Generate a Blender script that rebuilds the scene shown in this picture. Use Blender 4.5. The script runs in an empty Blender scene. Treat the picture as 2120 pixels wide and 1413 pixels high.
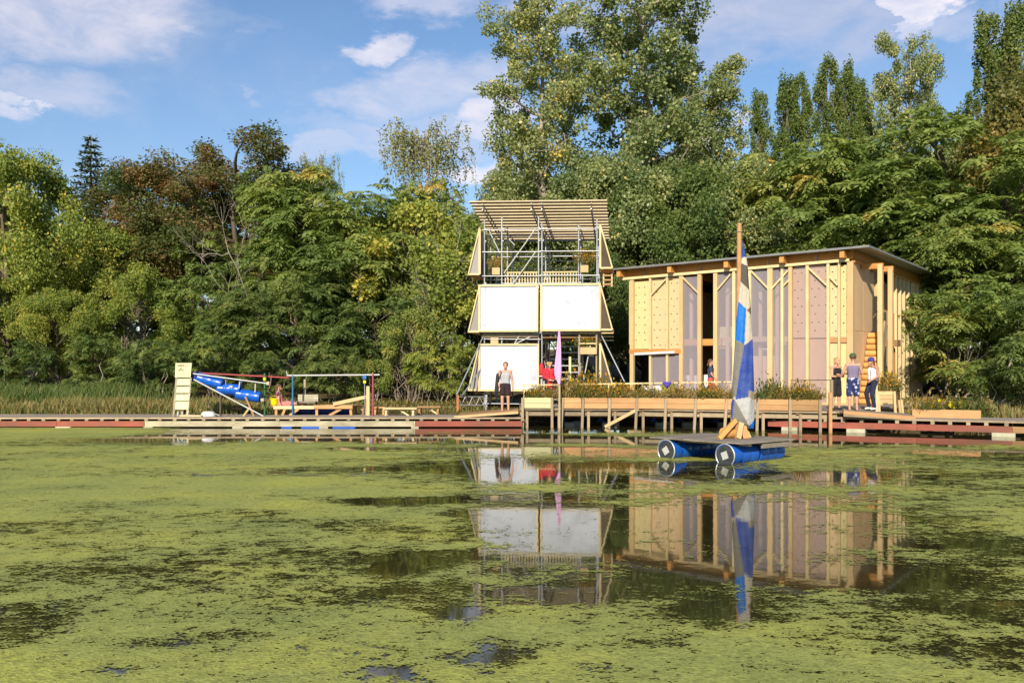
import bpy, bmesh, math, random
import numpy as np
from mathutils import Vector, Matrix

random.seed(7)
RNG = np.random.default_rng(11)
R = math.radians
SC = bpy.context.scene
COL = SC.collection

# ------------------------------------------------------------------ camera
F, HX, HY, CZ = 2060.0, 1060.0, 755.0, 2.1      # focal length in photo pixels, principal column, horizon row, eye height
cam = bpy.data.cameras.new('camera')
cam.sensor_width = 36.0
cam.lens = 36.0 * F / 2120.0
cam.shift_y = (HY - 706.5) / 2120.0
cam.clip_start, cam.clip_end = 0.1, 3000.0
camo = bpy.data.objects.new('camera', cam)
COL.objects.link(camo)
camo.location = (0, 0, CZ)
camo.rotation_euler = (R(90), 0, 0)
SC.camera = camo

# ------------------------------------------------------------------ world, sun, exposure
SUN_TO = Vector((-0.24, -0.97, 0.0)).normalized()      # horizontal direction towards the sun
SUN_EL = R(28)
W = bpy.data.worlds.new('World')
SC.world = W
W.use_nodes = True
nt = W.node_tree
for n in list(nt.nodes):
    nt.nodes.remove(n)


def N(tree, kind, **kw):
    n = tree.nodes.new(kind)
    for k, v in kw.items():
        if k == 'inp':
            for a, b in v.items():
                n.inputs[a].default_value = b
        else:
            setattr(n, k, v)
    return n


def mth(tree, op, a=None, b=None, c=None, clamp=False):
    n = tree.nodes.new('ShaderNodeMath')
    n.operation = op
    n.use_clamp = clamp
    for i, v in enumerate((a, b, c)):
        if v is None:
            continue
        if isinstance(v, (int, float)):
            n.inputs[i].default_value = v
        else:
            tree.links.new(v, n.inputs[i])
    return n.outputs[0]


def mixc(tree, fac, a, b, blend='MIX'):
    n = tree.nodes.new('ShaderNodeMix')
    n.data_type = 'RGBA'
    n.blend_type = blend
    for sock, v in ((n.inputs['Factor'], fac), (n.inputs['A'], a), (n.inputs['B'], b)):
        if isinstance(v, (int, float)):
            sock.default_value = v
        elif isinstance(v, (tuple, list)):
            sock.default_value = (*v[:3], 1.0)
        else:
            tree.links.new(v, sock)
    return n.outputs['Result']


sky = N(nt, 'ShaderNodeTexSky', sky_type='NISHITA', sun_disc=False)
sky.sun_elevation = SUN_EL
sky.sun_rotation = math.atan2(SUN_TO.x, SUN_TO.y)
sky.altitude = 50
sky.air_density, sky.dust_density, sky.ozone_density = 1.0, 0.3, 2.6
tc = N(nt, 'ShaderNodeTexCoord')
sep = N(nt, 'ShaderNodeSeparateXYZ')
nt.links.new(tc.outputs['Generated'], sep.inputs[0])
dx, dy, dz = sep.outputs
az = mth(nt, 'ARCTAN2', dx, dy)
el = mth(nt, 'ARCSINE', dz)
comb = N(nt, 'ShaderNodeCombineXYZ')
nt.links.new(mth(nt, 'MULTIPLY', az, 1.0), comb.inputs[0])
nt.links.new(mth(nt, 'MULTIPLY', el, 2.1), comb.inputs[1])
wob = N(nt, 'ShaderNodeTexNoise', inp={'Scale': 7.0, 'Detail': 7.0, 'Roughness': 0.62})
nt.links.new(comb.outputs[0], wob.inputs['Vector'])
fine = N(nt, 'ShaderNodeTexNoise', inp={'Scale': 13.0, 'Detail': 9.0, 'Roughness': 0.66, 'Distortion': 0.6})
nt.links.new(comb.outputs[0], fine.inputs['Vector'])
wsep = N(nt, 'ShaderNodeSeparateColor')
nt.links.new(wob.outputs['Color'], wsep.inputs[0])
azw = mth(nt, 'ADD', az, mth(nt, 'MULTIPLY', mth(nt, 'SUBTRACT', wsep.outputs[0], 0.5), 0.26))
elw = mth(nt, 'ADD', el, mth(nt, 'MULTIPLY', mth(nt, 'SUBTRACT', wsep.outputs[1], 0.5), 0.13))
texm = mth(nt, 'MULTIPLY_ADD', fine.outputs['Fac'], 3.2, -1.05, clamp=True)
# (photo column, photo row, half width, half height, opacity, whiteness 0 blue-grey .. 1 bright, softness)
CLOUDS = [
    (120, 60, 300, 115, 0.85, 0.62, 0.75), (330, 95, 120, 36, 0.55, 0.75, 0.8),
    (90, 240, 150, 55, 0.6, 0.6, 0.85), (10, 285, 45, 45, 0.8, 0.9, 0.6),
    (750, 98, 62, 30, 0.75, 0.85, 0.7), (870, 15, 130, 40, 0.55, 0.7, 0.8),
    (880, 190, 210, 62, 0.68, 0.72, 0.75), (700, 300, 150, 26, 0.5, 0.7, 0.8), (880, 265, 260, 40, 0.5, 0.68, 0.85),
    (1040, 250, 90, 34, 0.8, 0.85, 0.7), (1010, 345, 85, 60, 0.95, 1.0, 0.55), (960, 345, 40, 30, 0.85, 0.95, 0.6),
    (520, 190, 40, 16, 0.35, 0.7, 0.9), (590, 200, 36, 18, 0.35, 0.7, 0.9), (450, 50, 60, 40, 0.22, 0.6, 0.9),
    (1640, 30, 380, 105, 0.75, 0.42, 0.7), (1960, 45, 90, 38, 0.92, 1.0, 0.55), (1930, 80, 60, 30, 0.7, 0.9, 0.7),
    (1990, 105, 130, 40, 0.5, 0.7, 0.8), (1510, 275, 55, 40, 0.8, 0.9, 0.7), (1150, 20, 160, 50, 0.55, 0.6, 0.8),
    (-200, 180, 180, 60, 0.6, 0.65, 0.8), (2330, 150, 220, 60, 0.6, 0.7, 0.8),
]
acc = nt.nodes.new('ShaderNodeValue').outputs[0]
acc.default_value = 0.0
wht = nt.nodes.new('ShaderNodeValue').outputs[0]
wht.default_value = 0.5
for (px, py, rx, ry, op, wh, soft) in CLOUDS:
    u = mth(nt, 'DIVIDE', mth(nt, 'SUBTRACT', azw, math.atan((px - HX) / F)), rx / F)
    v = mth(nt, 'DIVIDE', mth(nt, 'SUBTRACT', elw, math.atan((HY - py) / F)), ry / F)
    d = mth(nt, 'SQRT', mth(nt, 'ADD', mth(nt, 'MULTIPLY', u, u), mth(nt, 'MULTIPLY', v, v)))
    m = nt.nodes.new('ShaderNodeMapRange')
    m.interpolation_type = 'SMOOTHSTEP'
    nt.links.new(d, m.inputs[0])
    m.inputs[1].default_value = 1.25
    m.inputs[2].default_value = 1.25 - 1.15 * soft
    m.inputs[3].default_value = 0.0
    m.inputs[4].default_value = op
    f = m.outputs[0]
    # white-level follows the strongest cloud here
    isbig = mth(nt, 'GREATER_THAN', f, acc)
    wht = mth(nt, 'ADD', mth(nt, 'MULTIPLY', wht, mth(nt, 'SUBTRACT', 1.0, isbig)), mth(nt, 'MULTIPLY', isbig, wh))
    acc = mth(nt, 'MAXIMUM', acc, f)
# the same broken cloud everywhere else
gl = N(nt, 'ShaderNodeTexNoise', inp={'Scale': 2.4, 'Detail': 8.0, 'Roughness': 0.58})
nt.links.new(tc.outputs['Generated'], gl.inputs['Vector'])
glm = nt.nodes.new('ShaderNodeMapRange')
glm.interpolation_type = 'SMOOTHSTEP'
nt.links.new(gl.outputs['Fac'], glm.inputs[0])
glm.inputs[1].default_value, glm.inputs[2].default_value, glm.inputs[4].default_value = 0.50, 0.78, 0.55
acc = mth(nt, 'MAXIMUM', acc, glm.outputs[0])
op_ = mth(nt, 'MULTIPLY', acc, mth(nt, 'MULTIPLY_ADD', texm, 0.62, 0.55), clamp=True)
SKY_K = 0.10
cl = mixc(nt, wht, (0.23 / SKY_K, 0.29 / SKY_K, 0.45 / SKY_K), (0.64 / SKY_K, 0.61 / SKY_K, 0.66 / SKY_K))
skyc = mixc(nt, 1.0, sky.outputs[0], (0.74, 0.82, 0.90), 'MULTIPLY')
out = mixc(nt, op_, skyc, cl)
bg = N(nt, 'ShaderNodeBackground')
bg.inputs['Strength'].default_value = SKY_K
nt.links.new(out, bg.inputs[0])
wo = N(nt, 'ShaderNodeOutputWorld')
nt.links.new(bg.outputs[0], wo.inputs[0])

sun = bpy.data.lights.new('sun', 'SUN')
sun.energy = 4.2
sun.angle = R(0.53)
sun.color = (1.0, 0.89, 0.70)
suno = bpy.data.objects.new('sun', sun)
COL.objects.link(suno)
sdir = Vector((SUN_TO.x * math.cos(SUN_EL), SUN_TO.y * math.cos(SUN_EL), math.sin(SUN_EL)))
suno.rotation_euler = sdir.to_track_quat('Z', 'Y').to_euler()
suno.location = sdir * 60

SC.view_settings.view_transform = 'Standard'
SC.view_settings.look = 'None'
SC.view_settings.exposure = 0.58
SC.view_settings.gamma = 1.0
SC.view_settings.use_curve_mapping = False
SC.cycles.max_bounces = 8
SC.cycles.diffuse_bounces = 3
SC.cycles.glossy_bounces = 3
SC.cycles.transmission_bounces = 4
SC.cycles.transparent_max_bounces = 12
SC.cycles.caustics_reflective = False
SC.cycles.caustics_refractive = False


# ------------------------------------------------------------------ helpers
def at(px, py, Y):
    """World point seen at photo pixel (px, py) at distance Y."""
    return Vector(((px - HX) / F * Y, Y, CZ - (py - HY) / F * Y))


def on_water(px, py):
    Y = CZ * F / (py - HY)
    return Vector(((px - HX) / F * Y, Y, 0))


def newmat(name):
    m = bpy.data.materials.new(name)
    m.use_nodes = True
    t = m.node_tree
    b = t.nodes['Principled BSDF']
    return m, t, b


def ramp(t, fac, stops):
    r = t.nodes.new('ShaderNodeValToRGB')
    while len(r.color_ramp.elements) < len(stops):
        r.color_ramp.elements.new(0.5)
    for e, (p, c) in zip(r.color_ramp.elements, stops):
        e.position = p
        e.color = (*c, 1)
    t.links.new(fac, r.inputs[0])
    return r.outputs[0]


def worldpos(t, scale, seed=True):
    g = t.nodes.new('ShaderNodeNewGeometry')
    mp = t.nodes.new('ShaderNodeVectorMath')
    mp.operation = 'MULTIPLY'
    t.links.new(g.outputs['Position'], mp.inputs[0])
    mp.inputs[1].default_value = scale
    o = mp.outputs[0]
    if seed:
        oi = t.nodes.new('ShaderNodeObjectInfo')
        ad = t.nodes.new('ShaderNodeVectorMath')
        ad.operation = 'ADD'
        cx = t.nodes.new('ShaderNodeCombineXYZ')
        for i in range(3):
            t.links.new(mth(t, 'MULTIPLY', oi.outputs['Random'], 31.7 + 13 * i), cx.inputs[i])
        t.links.new(o, ad.inputs[0])
        t.links.new(cx.outputs[0], ad.inputs[1])
        o = ad.outputs[0]
    return o


def surf(name, col, var=0.18, rough=0.6, scale=(3, 3, 3), spec=0.35, metal=0.0, dirt=None, dirt_amt=0.35, objvar=0.12, bump=0.0):
    """General weathered surface: base colour, two noises, per-object shade, optional dirt colour."""
    m, t, b = newmat(name)
    p = worldpos(t, scale)
    n1 = N(t, 'ShaderNodeTexNoise', inp={'Scale': 1.0, 'Detail': 5.0, 'Roughness': 0.65})
    t.links.new(p, n1.inputs['Vector'])
    n2 = N(t, 'ShaderNodeTexNoise', inp={'Scale': 7.0, 'Detail': 3.0, 'Roughness': 0.6})
    t.links.new(p, n2.inputs['Vector'])
    oi = t.nodes.new('ShaderNodeObjectInfo')
    k = mth(t, 'ADD', mth(t, 'MULTIPLY', mth(t, 'SUBTRACT', n1.outputs['Fac'], 0.5), 2 * var),
            mth(t, 'MULTIPLY', mth(t, 'SUBTRACT', n2.outputs['Fac'], 0.5), var))
    k = mth(t, 'ADD', k, mth(t, 'MULTIPLY', mth(t, 'SUBTRACT', oi.outputs['Random'], 0.5), 2 * objvar))
    k = mth(t, 'ADD', k, 1.0)
    c = t.nodes.new('ShaderNodeVectorMath')
    c.operation = 'SCALE'
    c.inputs[0].default_value = col
    t.links.new(k, c.inputs['Scale'])
    o = c.outputs[0]
    if dirt:
        n3 = N(t, 'ShaderNodeTexNoise', inp={'Scale': 0.6, 'Detail': 6.0, 'Roughness': 0.7})
        t.links.new(p, n3.inputs['Vector'])
        f = mth(t, 'MULTIPLY', mth(t, 'MULTIPLY_ADD', n3.outputs['Fac'], 4.0, -1.7, clamp=True), dirt_amt)
        o = mixc(t, f, o, dirt)
    t.links.new(o, b.inputs['Base Color'])
    b.inputs['Roughness'].default_value = rough
    b.inputs['Specular IOR Level'].default_value = spec
    b.inputs['Metallic'].default_value = metal
    if bump:
        bp = N(t, 'ShaderNodeBump', inp={'Strength': bump, 'Distance': 0.05})
        t.links.new(mth(t, 'ADD', n1.outputs['Fac'], mth(t, 'MULTIPLY', n2.outputs['Fac'], 0.4)), bp.inputs['Height'])
        t.links.new(bp.outputs[0], b.inputs['Normal'])
    return m


M = {}
M['pine'] = surf('pine', (0.60, 0.43, 0.22), scale=(2.5, 2.5, 0.8), dirt=(0.42, 0.25, 0.10), dirt_amt=0.35)
M['pine_pale'] = surf('pine_pale', (0.68, 0.54, 0.30), scale=(2, 2, 2), dirt=(0.45, 0.32, 0.15), dirt_amt=0.3)
M['pine_green'] = surf('pine_green', (0.58, 0.50, 0.27), scale=(2, 2, 2), dirt=(0.45, 0.32, 0.15), dirt_amt=0.3)
M['glulam'] = surf('glulam', (0.56, 0.27, 0.075), scale=(1.2, 1.2, 8), var=0.22, dirt=(0.36, 0.15, 0.04), dirt_amt=0.5)
M['planter_wood'] = surf('planter_wood', (0.55, 0.30, 0.13), scale=(1.5, 1.5, 7), var=0.2, dirt=(0.34, 0.17, 0.07), dirt_amt=0.5, objvar=0.18)
M['planter_pale'] = surf('planter_pale', (0.58, 0.55, 0.30), scale=(1.5, 1.5, 7), var=0.15, dirt=(0.4, 0.42, 0.22), dirt_amt=0.4)
M['larch_log'] = surf('larch_log', (0.60, 0.33, 0.10), scale=(5, 5, 5), var=0.2, dirt=(0.5, 0.22, 0.06), dirt_amt=0.4)
M['grey_wood'] = surf('grey_wood', (0.27, 0.23, 0.19), scale=(1.0, 6, 6), var=0.3, rough=0.85, dirt=(0.13, 0.11, 0.09), dirt_amt=0.6, objvar=0.2)
M['joist'] = surf('joist', (0.33, 0.26, 0.17), var=0.3, rough=0.85, dirt=(0.16, 0.13, 0.09), dirt_amt=0.5, objvar=0.3)
M['dark_wood'] = surf('dark_wood', (0.10, 0.075, 0.05), var=0.3, rough=0.9, dirt=(0.04, 0.03, 0.02), dirt_amt=0.5)
M['post_grey'] = surf('post_grey', (0.38, 0.29, 0.19), scale=(6, 6, 1.2), var=0.25, rough=0.85, dirt=(0.2, 0.16, 0.11), dirt_amt=0.5, objvar=0.2)
M['brown_wood'] = surf('brown_wood', (0.34, 0.20, 0.09), scale=(2, 2, 5), var=0.25, rough=0.8, dirt=(0.2, 0.11, 0.05), dirt_amt=0.5, objvar=0.2)
M['red_paint'] = surf('red_paint', (0.34, 0.085, 0.055), scale=(1.2, 1.2, 3), var=0.25, rough=0.6, dirt=(0.15, 0.075, 0.05), dirt_amt=0.85, objvar=0.2)
M['cream_paint'] = surf('cream_paint', (0.46, 0.41, 0.28), scale=(1.2, 1.2, 3), var=0.2, rough=0.7, dirt=(0.22, 0.18, 0.11), dirt_amt=0.9, objvar=0.2)
M['sign_board'] = surf('sign_board', (0.62, 0.58, 0.36), scale=(4, 4, 4), var=0.10, rough=0.7, dirt=(0.5, 0.47, 0.28), dirt_amt=0.5)
M['marker'] = surf('marker', (0.16, 0.11, 0.05), var=0.2, rough=0.8)
M['marker_faint'] = surf('marker_faint', (0.42, 0.37, 0.2), var=0.2, rough=0.8)
M['plywood'] = surf('plywood', (0.66, 0.46, 0.27), scale=(1.4, 1.4, 0.5), var=0.10, dirt=(0.56, 0.35, 0.19), dirt_amt=0.45, objvar=0.05, rough=0.7)
M['osb_yellow'] = surf('osb_yellow', (0.60, 0.52, 0.27), scale=(9, 9, 9), var=0.16, dirt=(0.56, 0.42, 0.17), dirt_amt=0.4, objvar=0.05, rough=0.7)
M['osb_tan'] = surf('osb_tan', (0.61, 0.46, 0.27), scale=(9, 9, 9), var=0.16, dirt=(0.55, 0.36, 0.17), dirt_amt=0.4, objvar=0.06, rough=0.7)
M['slat_wood'] = surf('slat_wood', (0.56, 0.45, 0.29), scale=(2, 2, 2), dirt=(0.34, 0.26, 0.17), dirt_amt=0.45)
M['hole'] = surf('hole', (0.10, 0.075, 0.04), var=0.2, rough=0.9)
M['galv'] = surf('galv', (0.42, 0.43, 0.46), var=0.2, rough=0.45, metal=0.55, dirt=(0.25, 0.2, 0.2), dirt_amt=0.3, objvar=0.15)
M['white_pipe'] = surf('white_pipe', (0.48, 0.48, 0.47), var=0.12, rough=0.5, dirt=(0.4, 0.36, 0.3), dirt_amt=0.3)
M['rust_post'] = surf('rust_post', (0.42, 0.17, 0.07), var=0.3, rough=0.85)
M['blue_plastic'] = surf('blue_plastic', (0.006, 0.105, 0.55), var=0.14, rough=0.30, spec=0.5, scale=(3, 3, 3), dirt=(0.03, 0.08, 0.28), dirt_amt=0.35, objvar=0.08)
M['blue_deep'] = surf('blue_deep', (0.012, 0.03, 0.20), var=0.2, rough=0.5)
M['black_rubber'] = surf('black_rubber', (0.035, 0.04, 0.045), var=0.3, rough=0.5, dirt=(0.12, 0.12, 0.11), dirt_amt=0.5, scale=(9, 9, 9))
M['ring_metal'] = surf('ring_metal', (0.62, 0.63, 0.65), var=0.15, rough=0.35, metal=0.5)
M['paper'] = surf('paper', (0.48, 0.48, 0.46), var=0.12, rough=0.8, scale=(18, 18, 18), dirt=(0.4, 0.4, 0.38), dirt_amt=0.4)
M['concrete'] = surf('concrete', (0.38, 0.36, 0.29), var=0.25, rough=0.9, dirt=(0.2, 0.2, 0.12), dirt_amt=0.5)
M['foam_block'] = surf('foam_block', (0.48, 0.45, 0.33), var=0.2, rough=0.9, dirt=(0.28, 0.26, 0.15), dirt_amt=0.6)
M['jack_blue'] = surf('jack_blue', (0.05, 0.09, 0.38), var=0.2, rough=0.45)
M['blue_pole'] = surf('blue_pole', (0.025, 0.15, 0.36), var=0.15, rough=0.5)
M['green_pole'] = surf('green_pole', (0.04, 0.16, 0.06), var=0.15, rough=0.5)
M['pink_pole'] = surf('pink_pole', (0.33, 0.06, 0.10), var=0.15, rough=0.5)
M['red_pole'] = surf('red_pole', (0.34, 0.05, 0.05), var=0.15, rough=0.5)
M['yellow_plastic'] = surf('yellow_plastic', (0.78, 0.66, 0.01), var=0.08, rough=0.4)
M['grey_fabric'] = surf('grey_fabric', (0.20, 0.185, 0.19), var=0.15, rough=0.9)
M['wing_fabric'] = surf('wing_fabric', (0.30, 0.28, 0.27), var=0.12, rough=0.9)
M['roof_sheet'] = surf('roof_sheet', (0.26, 0.255, 0.26), var=0.12, rough=0.45, metal=0.4, dirt=(0.16, 0.14, 0.13), dirt_amt=0.4)
M['pink_cloth'] = surf('pink_cloth', (0.66, 0.36, 0.62), var=0.10, rough=0.85, scale=(4, 4, 1))
M['sail_navy'] = surf('sail_navy', bump=0.9, col=(0.02, 0.055, 0.30), var=0.3, rough=0.7, scale=(3, 3, 5), dirt=(0.10, 0.14, 0.34), dirt_amt=0.45)
M['sail_blue'] = surf('sail_blue', bump=0.9, col=(0.008, 0.17, 0.62), var=0.15, rough=0.6)
M['sail_cream'] = surf('sail_cream', (0.50, 0.45, 0.36), bump=0.9, var=0.2, rough=0.85, dirt=(0.46, 0.40, 0.31), dirt_amt=0.5, scale=(6, 6, 2))
M['sail_white'] = surf('sail_white', (0.47, 0.47, 0.47), bump=0.9, var=0.2, rough=0.8, dirt=(0.45, 0.45, 0.46), dirt_amt=0.5, scale=(5, 5, 3))
M['sail_grey'] = surf('sail_grey', bump=0.9, col=(0.21, 0.20, 0.18), var=0.18, rough=0.85, dirt=(0.13, 0.12, 0.12), dirt_amt=0.5, scale=(3, 3, 2))
M['sail_dark'] = surf('sail_dark', bump=0.9, col=(0.085, 0.075, 0.07), var=0.25, rough=0.85)
M['sail_brown'] = surf('sail_brown', (0.12, 0.075, 0.06), var=0.25, rough=0.85)
M['sail_tan'] = surf('sail_tan', (0.32, 0.26, 0.17), var=0.2, rough=0.85)
M['soil'] = surf('soil', (0.07, 0.045, 0.03), var=0.4, rough=1.0, scale=(12, 12, 12))
M['bark'] = surf('bark', (0.15, 0.115, 0.085), var=0.35, rough=0.95, scale=(5, 5, 1.5), dirt=(0.07, 0.06, 0.045), dirt_amt=0.5)
M['bark_pale'] = surf('bark_pale', (0.36, 0.31, 0.25), var=0.3, rough=0.95, scale=(5, 5, 1.5), dirt=(0.18, 0.16, 0.13), dirt_amt=0.5)
M['stem'] = surf('stem', (0.22, 0.19, 0.08), var=0.3, rough=0.9)
M['skin'] = surf('skin', (0.55, 0.30, 0.21), var=0.08, rough=0.55, objvar=0.08)
M['skin_tan'] = surf('skin_tan', (0.46, 0.24, 0.16), var=0.08, rough=0.55)
M['eye_dark'] = surf('eye_dark', (0.03, 0.02, 0.02), var=0.1, rough=0.3)
M['hair_brown'] = surf('hair_brown', (0.10, 0.055, 0.03), var=0.3, rough=0.6, scale=(30, 30, 10))
M['hair_blond'] = surf('hair_blond', (0.42, 0.26, 0.10), var=0.3, rough=0.6, scale=(30, 30, 10))
M['hair_dark'] = surf('hair_dark', (0.03, 0.022, 0.02), var=0.3, rough=0.6)
for nm, c in dict(cloth_grey=(0.40, 0.40, 0.43), cloth_black=(0.022, 0.02, 0.022), cloth_plum=(0.035, 0.018, 0.022), cloth_red=(0.48, 0.03, 0.045), cloth_navy=(0.045, 0.055, 0.10),
                  cloth_redpants=(0.46, 0.09, 0.06), cloth_violet=(0.20, 0.165, 0.26), cloth_white=(0.74, 0.72, 0.72), cloth_indigo=(0.022, 0.024, 0.055), cap_green=(0.05, 0.11, 0.04),
                  cap_blue=(0.05, 0.05, 0.26), shoe_white=(0.70, 0.68, 0.64), shoe_dark=(0.04, 0.035, 0.035), bag_black=(0.03, 0.03, 0.035), cloth_pink=(0.60, 0.22, 0.22), sandal=(0.18, 0.10, 0.05)).items():
    M[nm] = surf(nm, c, var=0.14, rough=0.9, scale=(9, 9, 9), objvar=0.0)


def floral():
    m, t, b = newmat('cloth_floral')
    tcn = t.nodes.new('ShaderNodeTexCoord')
    v = N(t, 'ShaderNodeTexVoronoi', inp={'Scale': 9.0})
    t.links.new(tcn.outputs['Object'], v.inputs['Vector'])
    c = ramp(t, v.outputs['Distance'], [(0.0, (0.6, 0.62, 0.7)), (0.33, (0.5, 0.52, 0.66)), (0.42, (0.02, 0.03, 0.14)), (1.0, (0.012, 0.018, 0.09))])
    t.links.new(c, b.inputs['Base Color'])
    b.inputs['Roughness'].default_value = 0.85
    return m


M['cloth_floral'] = floral()


def silver_fabric():
    """Bright reflective tarpaulin with creases."""
    m, t, b = newmat('silver_fabric')
    p = worldpos(t, (1, 1, 1))
    n = N(t, 'ShaderNodeTexNoise', inp={'Scale': 1.5, 'Detail': 4.0, 'Roughness': 0.5, 'Distortion': 0.5})
    t.links.new(p, n.inputs['Vector'])
    n2 = N(t, 'ShaderNodeTexNoise', inp={'Scale': 7.0, 'Detail': 3.0, 'Roughness': 0.5, 'Distortion': 0.5})
    t.links.new(p, n2.inputs['Vector'])
    c = ramp(t, n.outputs['Fac'], [(0.30, (0.40, 0.43, 0.50)), (0.46, (0.53, 0.56, 0.63)), (0.7, (0.57, 0.60, 0.67))])
    t.links.new(c, b.inputs['Base Color'])
    b.inputs['Roughness'].default_value = 0.6
    b.inputs['Metallic'].default_value = 0.0
    b.inputs['Specular IOR Level'].default_value = 0.3
    h = mth(t, 'ADD', n.outputs['Fac'], mth(t, 'MULTIPLY', n2.outputs['Fac'], 0.35))
    bp = N(t, 'ShaderNodeBump', inp={'Strength': 0.26, 'Distance': 0.12})
    t.links.new(h, bp.inputs['Height'])
    t.links.new(bp.outputs[0], b.inputs['Normal'])
    return m


M['silver_fabric'] = silver_fabric()


def polycarb(name, k):
    """Hazy translucent sheet: partly see-through, partly white scatter, a soft gloss."""
    m, t, b = newmat(name)
    o = t.nodes['Material Output']
    p = worldpos(t, (1, 1, 0.15))
    n = N(t, 'ShaderNodeTexNoise', inp={'Scale': 3.0, 'Detail': 4.0})
    t.links.new(p, n.inputs['Vector'])
    b.inputs['Base Color'].default_value = (0.60, 0.55, 0.60, 1)
    b.inputs['Roughness'].default_value = 0.30
    tr = N(t, 'ShaderNodeBsdfTransparent')
    tr.inputs[0].default_value = (0.90, 0.89, 0.94, 1)
    mx = t.nodes.new('ShaderNodeMixShader')
    t.links.new(mth(t, 'MULTIPLY_ADD', n.outputs['Fac'], 0.08, k), mx.inputs[0])
    t.links.new(tr.outputs[0], mx.inputs[1])
    t.links.new(b.outputs[0], mx.inputs[2])
    t.links.new(mx.outputs[0], o.inputs['Surface'])
    return m


M['polycarb'] = polycarb('polycarbonate', 0.20)
M['polycarb_clear'] = polycarb('polycarbonate_clear', 0.07)


def leafmat(name, stops, trans=0.38, rough=0.5, spec=0.3, objvar=0.10):
    m, t, b = newmat(name)
    o = t.nodes['Material Output']
    a = N(t, 'ShaderNodeAttribute', attribute_name='tint')
    oi = t.nodes.new('ShaderNodeObjectInfo')
    f = mth(t, 'ADD', a.outputs['Fac'], mth(t, 'MULTIPLY', mth(t, 'SUBTRACT', oi.outputs['Random'], 0.5), 2 * objvar), clamp=True)
    c = ramp(t, f, stops)
    t.links.new(c, b.inputs['Base Color'])
    b.inputs['Roughness'].default_value = rough
    b.inputs['Specular IOR Level'].default_value = spec
    tl = N(t, 'ShaderNodeBsdfTranslucent')
    t.links.new(mixc(t, 1.0, c, (1.15, 1.2, 0.5), 'MULTIPLY'), tl.inputs[0])
    mx = t.nodes.new('ShaderNodeMixShader')
    mx.inputs[0].default_value = trans
    t.links.new(b.outputs[0], mx.inputs[1])
    t.links.new(tl.outputs[0], mx.inputs[2])
    t.links.new(mx.outputs[0], o.inputs['Surface'])
    return m


L = {}
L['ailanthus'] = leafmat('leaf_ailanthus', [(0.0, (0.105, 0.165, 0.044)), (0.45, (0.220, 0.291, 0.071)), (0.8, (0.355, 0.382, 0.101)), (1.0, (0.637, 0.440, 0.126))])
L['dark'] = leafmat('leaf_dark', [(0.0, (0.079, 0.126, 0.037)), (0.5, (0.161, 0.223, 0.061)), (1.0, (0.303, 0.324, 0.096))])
L['yellowgreen'] = leafmat('leaf_yellowgreen', [(0.0, (0.153, 0.223, 0.047)), (0.5, (0.298, 0.351, 0.075)), (0.85, (0.470, 0.453, 0.095)), (1.0, (0.807, 0.597, 0.108))])
L['cotton'] = leafmat('leaf_cottonwood', [(0.0, (0.155, 0.215, 0.082)), (0.5, (0.291, 0.340, 0.138)), (0.85, (0.448, 0.455, 0.201)), (1.0, (0.830, 0.606, 0.155))], spec=0.5, rough=0.4)
L['poplar'] = leafmat('leaf_poplar', [(0.0, (0.095, 0.150, 0.042)), (0.5, (0.165, 0.225, 0.060)), (1.0, (0.27, 0.295, 0.085))])
L['birch'] = leafmat('leaf_birch', [(0.0, (0.170, 0.205, 0.074)), (0.5, (0.287, 0.304, 0.112)), (1.0, (0.448, 0.395, 0.134))])
L['spruce'] = leafmat('leaf_spruce', [(0.0, (0.037, 0.070, 0.040)), (1.0, (0.089, 0.134, 0.071))], trans=0.1)
L['robinia'] = leafmat('leaf_robinia', [(0.0, (0.077, 0.119, 0.038)), (0.45, (0.148, 0.175, 0.054)), (0.62, (0.250, 0.172, 0.068)), (1.0, (0.375, 0.210, 0.096))])
L['brownish'] = leafmat('leaf_brownish', [(0.0, (0.111, 0.134, 0.044)), (0.5, (0.218, 0.203, 0.059)), (1.0, (0.357, 0.261, 0.074))])
L['grass'] = leafmat('leaf_grass', [(0.0, (0.100, 0.170, 0.045)), (0.45, (0.170, 0.210, 0.060)), (0.6, (0.300, 0.240, 0.085)), (1.0, (0.420, 0.320, 0.140))], objvar=0)
L['garden'] = leafmat('leaf_garden', [(0.0, (0.080, 0.120, 0.030)), (0.5, (0.200, 0.190, 0.045)), (0.8, (0.320, 0.210, 0.060)), (1.0, (0.450, 0.340, 0.160))], objvar=0.25)
L['flower'] = leafmat('flower_petal', [(0.0, (0.620, 0.200, 0.010)), (0.5, (0.700, 0.360, 0.010)), (1.0, (0.740, 0.520, 0.020))], objvar=0.2)
L['flower_yellow'] = leafmat('flower_yellow', [(0.0, (0.750, 0.550, 0.005)), (1.0, (0.800, 0.660, 0.020))], objvar=0.1)

# ------------------------------------------------------------------ mesh makers
_unit = {}


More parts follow.
